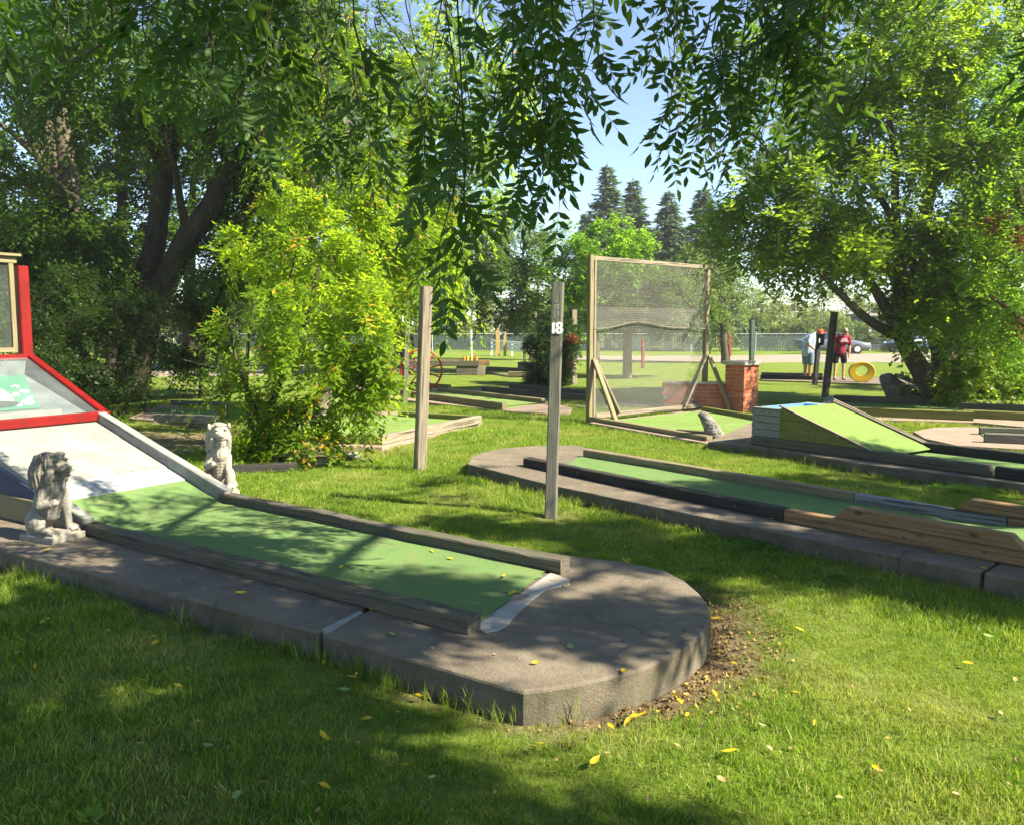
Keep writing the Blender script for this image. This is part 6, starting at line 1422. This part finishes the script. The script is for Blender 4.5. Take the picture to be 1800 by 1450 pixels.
# boughs off view: sprays of six compound leaves each
sp_c = np.repeat(P, 5, 0) + rng.normal(0, .12, (len(P)*5, 3)); sp_d = nrm(rng.normal(0, 1, sp_c.shape)*np.array([1, 1, .45]) + np.array([0, 0, -.15]))
rows, _ = compound(sp_c, sp_d, rng, .26, 7, .115, .46)
foliage_obj('crown', rows, MAT['leaf_ash'], ash)
br = MB(); grow(br, skel, P, .006, 1, 2, 900)
# hanging twigs in view: lower limit of the leaves along the width of the picture
lim = [(-60, 110), (60, 110), (150, 150), (260, 240), (330, 290), (430, 280), (520, 320), (600, 330), (700, 370), (780, 430), (830, 440), (860, 350), (940, 365), (975, 375), (1000, 300), (1025, 180), (1050, 95), (1150, 100), (1180, 290), (1210, 300), (1290, 320), (1360, 290), (1400, 250), (1480, 240), (1520, 120), (1600, 70), (1700, 45), (1760, 75), (1860, 80)]
lx = np.array([l[0] for l in lim], float); ly = np.array([l[1] for l in lim], float)
TW_C, TW_D = [], []
def twig(px, py, Y, L, rng, lean=None):
    """a hanging shoot whose foot is L metres under its start"""
    tip = A(px, py, Y); dx = rng.normal(0, .22) if lean is None else lean; dy = rng.normal(0, .18)
    top = np.array([tip.x + dx*L, tip.y + dy*L, tip.z + L*.88]); tip = np.array([tip.x, tip.y, tip.z])
    mid = (top+tip)/2 + rng.normal(0, .05*L, 3); pts = [top, (top+mid)/2 + rng.normal(0, .01, 3), mid, (mid+tip)/2 + rng.normal(0, .01, 3), tip]
    k = max(3, int(L/.085)); tt = np.linspace(.12, 1, k)
    P5 = np.array(pts)
    for j, t in enumerate(tt):
        q = t*4; i0 = min(3, int(q)); c = P5[i0]*(1-(q-i0)) + P5[i0+1]*(q-i0)
        a = rng.uniform(0, 6.28) + j*2.4; dd = np.array([math.cos(a)*.8, math.sin(a)*.55, -.35 if t < .95 else -1.0])
        TW_C.append(c); TW_D.append(dd)
    return pts
tw = MB(); tops = []
for i in range(225):
    px = rng.uniform(-60, 1860) if i > 50 else rng.uniform(430, 1060)
    yl = np.interp(px, lx, ly)
    if 1020 < px < 1175 and i % 3: continue
    if px > 1500 and rng.random() < .55: continue
    if 520 < px < 920 and rng.random() < .33: continue
    if px < 400 and rng.random() < .15: continue
    leaf_px = 70
    Y = rng.uniform(3.0, 5.4) if px < 1000 else rng.uniform(3.6, 5.8)
    py = yl - leaf_px*.62*3.4/Y*1.5 - (rng.random()**1.5)*max(30, yl*.95)
    L = rng.uniform(.3, .6)
    pts = twig(px, py, Y, L, rng); tops.append(pts[0])
    tw.tube(pts, [.0045, .004, .0035, .003, .002], 4, cap=False)
# the long strands with a clear outline
for px, py, Y, L, ln in ((800,500,3.0,.45,.1),(770,440,3.0,.5,.2),(985,345,3.9,.55,-.3),(955,310,3.8,.5,-.2),(985,250,4.1,.6,-.25),(1172,260,5.0,.5,.1),(1178,150,4.8,.45,.1),(1225,270,4.8,.5,.2),(1260,235,4.8,.5,.1),(1330,300,4.6,.5,.2),(1345,225,4.4,.5,.1),(1490,215,4.0,.4,.15),(1430,190,4.0,.5,.1),(910,330,3.6,.5,0),(880,260,3.4,.5,.1),(1795,150,3.2,.3,.3),(1810,190,3.2,.3,.3)):
    pts = twig(px, py, Y, L, rng, ln); tops.append(pts[0]); tw.tube(pts, [.0045, .004, .0035, .003, .002], 4, cap=False)
rows, stalk = compound(np.array(TW_C), np.array(TW_D), rng, .19, 9, .080, .37)
foliage_obj('hanging_leaves', rows, MAT['leaf_ash'], ash, long=True, curl=.22)
for s in stalk: tw.tube(s, [.0018, .0015, .001], 3, cap=False)
BN_ = np.array([p for pl in skel for p in pl])
for t in tops[::2]:
    dd = np.linalg.norm((BN_-t)*np.array([1.3, 1, 1]), axis=1) + .8*np.maximum(0, t[2]-BN_[:, 2]+.2); b = BN_[int(np.argmin(dd))]; L = float(np.linalg.norm(t-b))
    if L > 2.6: b = t + np.array([rng.normal(0, .2), -.3, .9]); L = .9
    ct = np.array([t[0]*.75+b[0]*.25, t[1]*.75+b[1]*.25, max(t[2], b[2]) + .18*L]) + rng.normal(0, .04*L, 3)
    pts = [b*(1-u)**2 + ct*2*u*(1-u) + t*u*u + (rng.normal(0, .02*L, 3) if 0 < u < 1 else 0) for u in np.linspace(0, 1, 7)]
    br.tube(pts, [.0028+.0025*L*(1-u) for u in np.linspace(0, 1, 7)], 4, cap=False)
br.build('branches', MAT['bark_dark'], ash, smooth=True); tw.build('twigs', MAT['twig'], ash, smooth=True)
# ================================================================= grass blades
def tuft(seed, n=46, r=.075, h=.045, lean=.55, w=.0032):
    rng = np.random.default_rng(seed); a = rng.uniform(0, 6.283, n); rr = r*np.sqrt(rng.uniform(0, 1, n))
    b = np.stack([rr*np.cos(a), rr*np.sin(a), np.full(n, -.006)], 1); hh = h*rng.uniform(.45, 1.25, n)
    la = rng.uniform(0, 6.283, n); ll = lean*hh*rng.uniform(.15, 1.1, n); L = np.stack([np.cos(la)*ll, np.sin(la)*ll, np.zeros(n)], 1)
    fa = rng.uniform(0, 6.283, n); s = np.stack([np.cos(fa), np.sin(fa), np.zeros(n)], 1)*w*rng.uniform(.6, 1.2, n)[:, None]*.5
    m_ = b + L*.35 + np.array([0, 0, 1])*hh[:, None]*.55; tp = b + L + np.array([0, 0, 1])*(hh*.95)[:, None]
    co = np.stack([b-s, b+s, m_+s*.85, tp, m_-s*.85], 1).reshape(-1, 3); k = np.arange(n)[:, None]*5
    f4 = k + np.array([[0, 1, 2, 4]]); me = bpy.data.meshes.new('grass_tuft')
    me.from_pydata(co.tolist(), [], f4.tolist() + (k + np.array([[4, 2, 3]])).tolist()); me.update()
    at = me.attributes.new('v', 'FLOAT', 'FACE'); v = rng.uniform(0, 1, n); at.data.foreach_set('value', np.concatenate([v, v]).astype(np.float32))
    me.materials.append(MAT['blade']); return me
tcol = bpy.data.collections.new('tuft_kinds')
for i in range(5):
    o = bpy.data.objects.new('grass_tuft_kind', tuft(100+i, 60, .085, .038 if i < 4 else .052, .85, .0036)); tcol.objects.link(o)
def scatter(name, P, scale, label, kindcol, tilt=.12, seed=0, nk=5):
    me = bpy.data.meshes.new(name); me.vertices.add(len(P)); me.vertices.foreach_set('co', P.astype(np.float32).ravel()); me.update()
    rng = np.random.default_rng(seed)
    a = me.attributes.new('scl', 'FLOAT', 'POINT'); a.data.foreach_set('value', scale.astype(np.float32))
    rot = np.stack([rng.normal(0, tilt, len(P)), rng.normal(0, tilt, len(P)), rng.uniform(0, 6.283, len(P))], 1)
    a = me.attributes.new('rot', 'FLOAT_VECTOR', 'POINT'); a.data.foreach_set('vector', rot.astype(np.float32).ravel())
    a = me.attributes.new('knd', 'INT', 'POINT'); a.data.foreach_set('value', rng.integers(0, nk, len(P)).astype(np.int32))
    o = link(name, me, None); ng = bpy.data.node_groups.new(name, 'GeometryNodeTree')
    ng.interface.new_socket('Geometry', in_out='INPUT', socket_type='NodeSocketGeometry'); ng.interface.new_socket('Geometry', in_out='OUTPUT', socket_type='NodeSocketGeometry')
    N = ng.nodes; gi = N.new('NodeGroupInput'); go = N.new('NodeGroupOutput'); m2p = N.new('GeometryNodeMeshToPoints'); ip = N.new('GeometryNodeInstanceOnPoints'); ci = N.new('GeometryNodeCollectionInfo')
    ci.inputs['Collection'].default_value = kindcol; ci.inputs['Separate Children'].default_value = True; ci.inputs['Reset Children'].default_value = True
    def na(nm, dt): x = N.new('GeometryNodeInputNamedAttribute'); x.data_type = dt; x.inputs['Name'].default_value = nm; return x.outputs['Attribute']
    L = ng.links.new; L(gi.outputs[0], m2p.inputs['Mesh']); L(m2p.outputs[0], ip.inputs['Points']); L(ci.outputs[0], ip.inputs['Instance'])
    ip.inputs['Pick Instance'].default_value = True; L(na('knd', 'INT'), ip.inputs['Instance Index']); L(na('rot', 'FLOAT_VECTOR'), ip.inputs['Rotation']); L(na('scl', 'FLOAT'), ip.inputs['Scale']); L(ip.outputs[0], go.inputs[0])
    md = o.modifiers.new('scatter', 'NODES'); md.node_group = ng
    tag(o, label, kind='stuff'); return o
def lawn_pts(n, y0, y1, rng, widen=.70):
    y = np.sqrt(rng.uniform(y0**2, y1**2, n)); x = rng.uniform(-1, 1, n)*(y*widen+.5)
    return x, y
rng = np.random.default_rng(5); PX, PY, SC = [], [], []
for y0, y1, dens, sc in ((1.9, 4.2, 430, .95), (4.2, 7, 300, 1.1), (7, 11, 165, 1.35), (11, 18, 75, 1.7)):
    area = (y1**2-y0**2)*.70; x, y = lawn_pts(int(area*dens), y0, y1, rng); PX.append(x); PY.append(y); SC.append(np.full(len(x), sc))
x, y, s = np.concatenate(PX), np.concatenate(PY), np.concatenate(SC)
ok = np.ones(len(x), bool)
for h in LAWN_HOLES: ok &= ~pip(x, y, h)
gp = G(250, 790); 
bare = bare_amount(x, y); ok &= rng.uniform(0, 1, len(x)) > bare*1.05
thin = .5+.5*np.sin(x*1.7+np.sin(y*1.1)*2)*np.cos(y*1.9+x*.6); ok &= rng.uniform(0, 1, len(x)) > .38*np.clip(thin-.45, 0, 1)
x, y, s, bare = x[ok], y[ok], s[ok], bare[ok]
s = s*rng.uniform(.7, 1.2, len(x))*(1-.35*bare)*(.85+.25*np.sin(x*2.3+y*1.7)); s = np.clip(s, .4, 2.2)
z = ground_z(x, y) - .035*bare
lg = scatter('lawn_grass', np.stack([x, y, z], 1), s, 'short green grass blades covering the lawn', tcol, seed=3)
# longer grass against the slab edges
tall = bpy.data.collections.new('tall_kinds')
for i in range(3):
    o = bpy.data.objects.new('grass_tuft_kind', tuft(200+i, 13, .035, .105, .75, .0034)); tall.objects.link(o)
ex, ey = [], []
for pl, dens, off in ((SLAB_MAIN[:4], 46, .02), (curve[:4], 20, .02), ([near_edge[1], curve[0]], 60, .02), (L2n, 46, .02), (L3n, 40, .02), (lane2_out[:2], 30, .02), (curve[11:] + far_edge, 26, .03)):
    for a, b in zip(pl[:-1], pl[1:]):
        L = (b-a).length
        if L > 9: continue
        n = int(L*dens); t = rng.uniform(0, 1, n); d = (b-a).normalized(); o_ = np.abs(rng.normal(0, .035, n)) + off
        nx_, ny_ = d.y, -d.x
        for sg in (1, -1):
            qx = a.x + (b.x-a.x)*t + nx_*o_*sg; qy = a.y + (b.y-a.y)*t + ny_*o_*sg; ex.append(qx); ey.append(qy)
ex, ey = np.concatenate(ex), np.concatenate(ey); ok = np.ones(len(ex), bool)
for h in (SLAB_MAIN, SLAB_2, SLAB_3): ok &= ~pip(ex, ey, h)
ok &= rng.uniform(0, 1, len(ex)) < .18+.42*np.clip(np.sin(ex*5.1+ey*3.3)+.3, 0, 1)
ex, ey = ex[ok], ey[ok]
scatter('edge_grass', np.stack([ex, ey, ground_z(ex, ey)], 1), rng.uniform(.4, 1.05, len(ex)), 'longer grass left unmown along the slab edges', tall, seed=8, nk=3)

# clover and stray straw in the lawn
cl = bpy.data.collections.new('clover_kinds')
for i in range(3):
    r_ = np.random.default_rng(500+i); n = 15; a = r_.uniform(0, 6.283, n); rr = .05*np.sqrt(r_.uniform(0, 1, n)); vs, fs = [], []
    for k in range(n):
        cx, cy, h = rr[k]*math.cos(a[k]), rr[k]*math.sin(a[k]), r_.uniform(.025, .045)
        for j in range(3):
            t0 = a[k]*3 + j*2.094; p0 = (cx, cy, h); u = (math.cos(t0), math.sin(t0)); w = (-u[1], u[0]); q = len(vs)
            vs += [p0, (cx+u[0]*.007+w[0]*.0055, cy+u[1]*.007+w[1]*.0055, h+.002), (cx+u[0]*.014, cy+u[1]*.014, h+.001), (cx+u[0]*.007-w[0]*.0055, cy+u[1]*.007-w[1]*.0055, h+.002)]; fs.append((q, q+1, q+2, q+3))
    me = bpy.data.meshes.new('clover'); me.from_pydata(vs, [], fs); me.update(); at = me.attributes.new('v', 'FLOAT', 'FACE'); at.data.foreach_set('value', r_.uniform(0, 1, len(fs)).astype(np.float32)); me.materials.append(MAT['leaf_elder'])
    cl.objects.link(bpy.data.objects.new('clover_kind', me))
cx_, cy_ = [], []
for px, py, r_, n in ((1330, 962, .35, 60), (1700, 862, .5, 90), (1480, 1020, .4, 25)):
    p = G(px, py, 0); a = rng.uniform(0, 6.283, n); q = r_*np.abs(rng.normal(0, .6, n)); cx_.append(p.x + q*np.cos(a)); cy_.append(p.y + q*np.sin(a))
cx_, cy_ = np.concatenate(cx_), np.concatenate(cy_); ok = np.ones(len(cx_), bool)
for h in LAWN_HOLES: ok &= ~pip(cx_, cy_, h)
cx_, cy_ = cx_[ok], cy_[ok]
scatter('clover_patches', np.stack([cx_, cy_, ground_z(cx_, cy_)], 1), rng.uniform(.8, 1.5, len(cx_)), 'low clover patches mixed into the lawn', cl, seed=12, nk=3)

# ================================================================= fallen leaves
def fallen(seed, L, W_, curl, twist):
    random.seed(seed); vs = []; n = 7
    for i in range(n):
        t = i/(n-1); w = W_*math.sin(math.pi*min(1, t*.93+.05))**.75*(1.15-t*.35); x = L*(t-.5)
        zc_ = curl*L*(4*(t-.5)**2)*.5 + twist*t*.01; q = .35*w
        vs += [(x, -w/2, zc_+q*.7), (x, 0, zc_), (x, w/2, zc_+q*(.7+twist))]
    fs = [(i*3+j, i*3+j+1, (i+1)*3+j+1, (i+1)*3+j) for i in range(n-1) for j in (0, 1)]
    vs += [(-L*.5, -.0009, 0), (-L*.5, .0009, 0), (-L*.78, 0, .004)]; fs.append((n*3, n*3+1, n*3+2))
    me = bpy.data.meshes.new('fallen_leaf'); me.from_pydata(vs, [], fs); me.update(); me.polygons.foreach_set('use_smooth', [True]*len(me.polygons))
    a = me.attributes.new('v', 'FLOAT', 'FACE'); a.data.foreach_set('value', [random.random()]*len(me.polygons)); return me
FL = {}
for kind in ('yellow', 'tan', 'green'):
    FL[kind] = []
    for i in range(5):
        me = fallen(300+i+len(kind)*17, random.uniform(.034, .056) if kind != 'tan' else random.uniform(.024, .040), random.uniform(.015, .024), random.uniform(.05, .32), random.uniform(-.6, .8)); me.materials.append(MAT['fallen_'+kind]); FL[kind].append(me)
random.seed(21)
def leaf_place(px, py, where):
    if where == 'slab':
        return 'on the rounded end of the nearest slab' if 860 < px < 1260 and py > 990 else ('on the slab strip in front of the nearest lane' if px < 860 and py > 900 else 'on the slab of the lane with brown raised boards')
    if where == 'carpet':
        return 'on the second lane carpet' if px > 1000 else ('at the foot of the white ramp' if px < 520 else 'on the nearest green carpet')
    p = G(px, py, 0)
    if bare_amount(np.array([p.x]), np.array([p.y]))[0] > .35: return 'on the worn earth round the slab end'
    if py < 1000: return 'in the grass around the numbered post'
    if px < 560: return 'in the shaded grass below the lion'
    if px < 900: return 'in the grass below the slab joint'
    return 'in the sunny grass beyond the slab end' if px > 1330 else 'in the grass just before the rounded slab end'
def put_leaf(px, py, kind, where, z, sc=1.0):
    p = G(px, py, z)
    if where == 'lawn': p.z = .026 - .030*float(bare_amount(np.array([p.x]), np.array([p.y]))[0]) + float(ground_z(p.x, p.y))*.8
    k = random.randrange(5); o = bpy.data.objects.new('fallen_leaf', FL[kind][k]); COL.objects.link(o)
    o.location = p + Vector((0, 0, .001)); o.rotation_euler = (random.uniform(-.35, .35) if where == 'lawn' else random.uniform(-.1, .1), random.uniform(-.35, .35) if where == 'lawn' else 0, random.uniform(0, 6.28)); o.scale = (sc,)*3
    d = o.data.vertices; L = (d[18].co - d[0].co).length*sc; Wd = max(v.co.y for v in d)*2*sc
    size = 'tiny' if L < .028 else ('small' if L < .040 else ('medium' if L < .052 else 'large'))
    shape = 'narrow' if Wd/L < .34 else ('broad' if Wd/L > .48 else 'oval')
    col = {'yellow': 'yellow', 'tan': 'dry tan', 'green': 'pale green'}[kind]
    lab = '%s %s %s fallen leaf %s' % (size, shape, col, leaf_place(px, py, where))
    tag(o, lab, 'leaf', 'fallen leaves: ' + lab)
ZL, ZC = .03, ZS+.013
for px, py, k, s in ((75,1098,'yellow',1.1),(85,1092,'yellow',.9),(270,1120,'yellow',1),(273,1133,'yellow',1),(368,1139,'yellow',1),(62,1174,'yellow',1),(314,1208,'yellow',1.2),(26,1056,'tan',1),(190,1110,'green',1),(30,1150,'green',.9),(178,1230,'green',1),(212,1200,'green',1),(367,1310,'green',1.3),(605,1210,'green',1.3),(570,1165,'yellow',1),(620,1190,'yellow',1),(626,1184,'yellow',.8),(646,1260,'yellow',1.2),(568,1288,'yellow',1),(576,1296,'yellow',.8),(464,1370,'tan',1.2),(415,1395,'green',1.1),(570,1378,'yellow',1.2),(347,1270,'tan',1),(245,1312,'tan',.9),(385,1300,'tan',.8),(630,1300,'tan',1),(700,1248,'tan',1),(710,1340,'yellow',1.1),(735,1218,'yellow',1),(940,1310,'yellow',1.1),(950,1304,'yellow',.8),(1045,1338,'yellow',1.1),(1068,1324,'tan',.9),(1187,1208,'yellow',1.6),(1195,1220,'yellow',1.4),(1115,1252,'yellow',1.5),(1130,1250,'yellow',1.3),(1105,1258,'yellow',1.2),(1075,1272,'yellow',1),(1208,1246,'yellow',1),(1257,1207,'yellow',1.3),(1248,1068,'yellow',1.2),(1258,1073,'yellow',1.3),(1240,1065,'yellow',1),(1098,985,'yellow',1.3),(1105,983,'yellow',1),(1282,1322,'yellow',1.2),(1191,1308,'tan',.9),(1540,1348,'yellow',1.1),(1545,1352,'tan',1),(1392,1310,'tan',1),(1354,1311,'tan',.9),(1432,1265,'yellow',.9),(1400,1210,'yellow',.9),(1405,1102,'yellow',.9),(1702,1162,'yellow',1.3),(1738,1113,'green',1.5),(1785,1190,'tan',.9),(1760,1246,'tan',.9),(1790,1330,'tan',.8),(1774,1372,'tan',1),(1268,1370,'tan',1.3),(1300,1425,'tan',1),(1290,1150,'yellow',.9),(1305,1120,'tan',1),(1274,1040,'yellow',.8),(1385,1045,'tan',.8),(1362,1008,'yellow',.8),(1430,1007,'yellow',.9),(1614,1005,'yellow',1.1),(1210,1130+15,'tan',.9),(1271,985,'yellow',.9),(1210,967,'tan',.8),(800,848,'yellow',1.1),(925,918,'tan',1),(811,933,'tan',1),(919,842,'tan',.8),(1135,897,'yellow',.9),(1340,1120+30,'tan',.9),(1340,1270,'green',.9),(1290,1240,'green',.8),(1475,1400,'tan',.9),(980,1335,'tan',.8),(870,1388,'tan',.9),(760,1360,'tan',.9),(1140,1404,'tan',.9),(330,1175,'tan',.7),(120,1250,'tan',.8),(560,1420,'tan',.9),(1600,1240,'tan',.8),(1560,1290,'tan',.7),(1680,1390,'tan',.8),(1500,1200,'tan',.7),(1180,1420,'yellow',.8)):
    put_leaf(px, py, k, 'lawn', ZL, s)
for px, py, k, s in ((424,1044,'yellow',1.2),(496,1037,'yellow',1),(431,1027,'tan',.8),(459,1026,'tan',.7),(362,1033,'tan',.7),(652,1072,'yellow',.8),(720,1094,'tan',.8),(690,1115,'green',1.2),(726,1119,'tan',.9),(809,1129,'tan',.7),(942,1167,'yellow',.9),(1003,1137,'green',1.5),(1096,1180,'yellow',1.2),(1154,1055,'green',.8),(900,1045,'yellow',1.2),(912,1042,'yellow',.9),(973,1020,'yellow',.9),(994,1030,'yellow',1),(170,928,'yellow',1),(83,968,'yellow',1),(135,952,'yellow',1),(1356,912,'yellow',.9),(1408,917,'yellow',.9),(1446,925,'yellow',.8),(1524,954,'yellow',.9),(1562,956,'yellow',.9),(1655,971,'yellow',1),(1729,999,'yellow',1.3),(1102,857,'yellow',1),(895,816,'tan',.8),(1065,1075,'tan',.6),(870,1150,'tan',.6),(760,1140,'tan',.6)):
    put_leaf(px, py, k, 'slab', ZS+.003, s)
for px, py, k, s in ((600,997,'yellow',1.2),(610,992,'yellow',1),(622,971,'tan',1),(641,963,'tan',.8),(551,959,'tan',1),(618,960,'tan',.9),(690,955,'tan',.8),(760,969,'yellow',1),(792,982,'yellow',1.1),(886,1014,'yellow',1.1),(378,905,'tan',1),(332,913,'tan',1.1),(275,875,'tan',1),(440,910,'tan',.8),(468,932,'tan',.7),(520,945,'tan',.7),(1136,813,'yellow',.9),(1293,843,'yellow',1),(1450,864,'yellow',.9),(640,948,'tan',.7),(560,940,'tan',.6)):
    put_leaf(px, py, k, 'carpet', ZC, s)
# litter in the worn earth (nobody could count it)
lit = bpy.data.collections.new('litter_kinds')
for i in range(6):
    me = fallen(400+i, random.uniform(.018, .04), random.uniform(.008, .016), random.uniform(.1, .9), random.uniform(-.6, .8)); me.materials.append(MAT['litter']); o = bpy.data.objects.new('litter_kind', me); lit.objects.link(o)
rng = np.random.default_rng(66); n = 26000; lx_ = np.concatenate([rng.uniform(-6.5, 2.2, n), rng.uniform(-.2, 1.9, 16000)]); ly_ = np.concatenate([rng.uniform(2.6, 13.5, n), rng.uniform(2.8, 5.6, 16000)]); n += 16000
bb_ = bare_amount(lx_, ly_); ok = (rng.uniform(0, 1, n) < bb_*(.12+.36*(lx_ > .45)*(ly_ < 5))) & ~pip(lx_, ly_, SLAB_MAIN)
lx_, ly_ = lx_[ok], ly_[ok]
scatter('leaf_litter', np.stack([lx_, ly_, ground_z(lx_, ly_)-.035*bb_[ok]+.006], 1), rng.uniform(.5, 1.2, len(lx_)), 'brown and yellow leaf litter on the worn earth round the slab end', lit, tilt=.5, seed=9, nk=6)
# broad leaf weeds and clover
o = root('broadleaf_weed', (*G(160, 1440, 0).xy, 0), 'bright green broadleaf weed low in the grass at the near corner', 'weed')
rng = np.random.default_rng(31); c = np.array([*G(160, 1440, .03)]); k = 9; a = np.linspace(0, 6, k)
ax = nrm(np.stack([np.cos(a), np.sin(a), np.full(k, .45)], 1)); rows = [np.repeat(c[None], k, 0) + ax*.012, ax, nrm(np.cross(ax, np.array([0, 0, 1.]))), rng.uniform(.035, .055, k), rng.uniform(.022, .03, k), rng.uniform(.4, 1, k)]
foliage_obj('leaves', rows, MAT['leaf_elder'], o, long=True, kind=None)
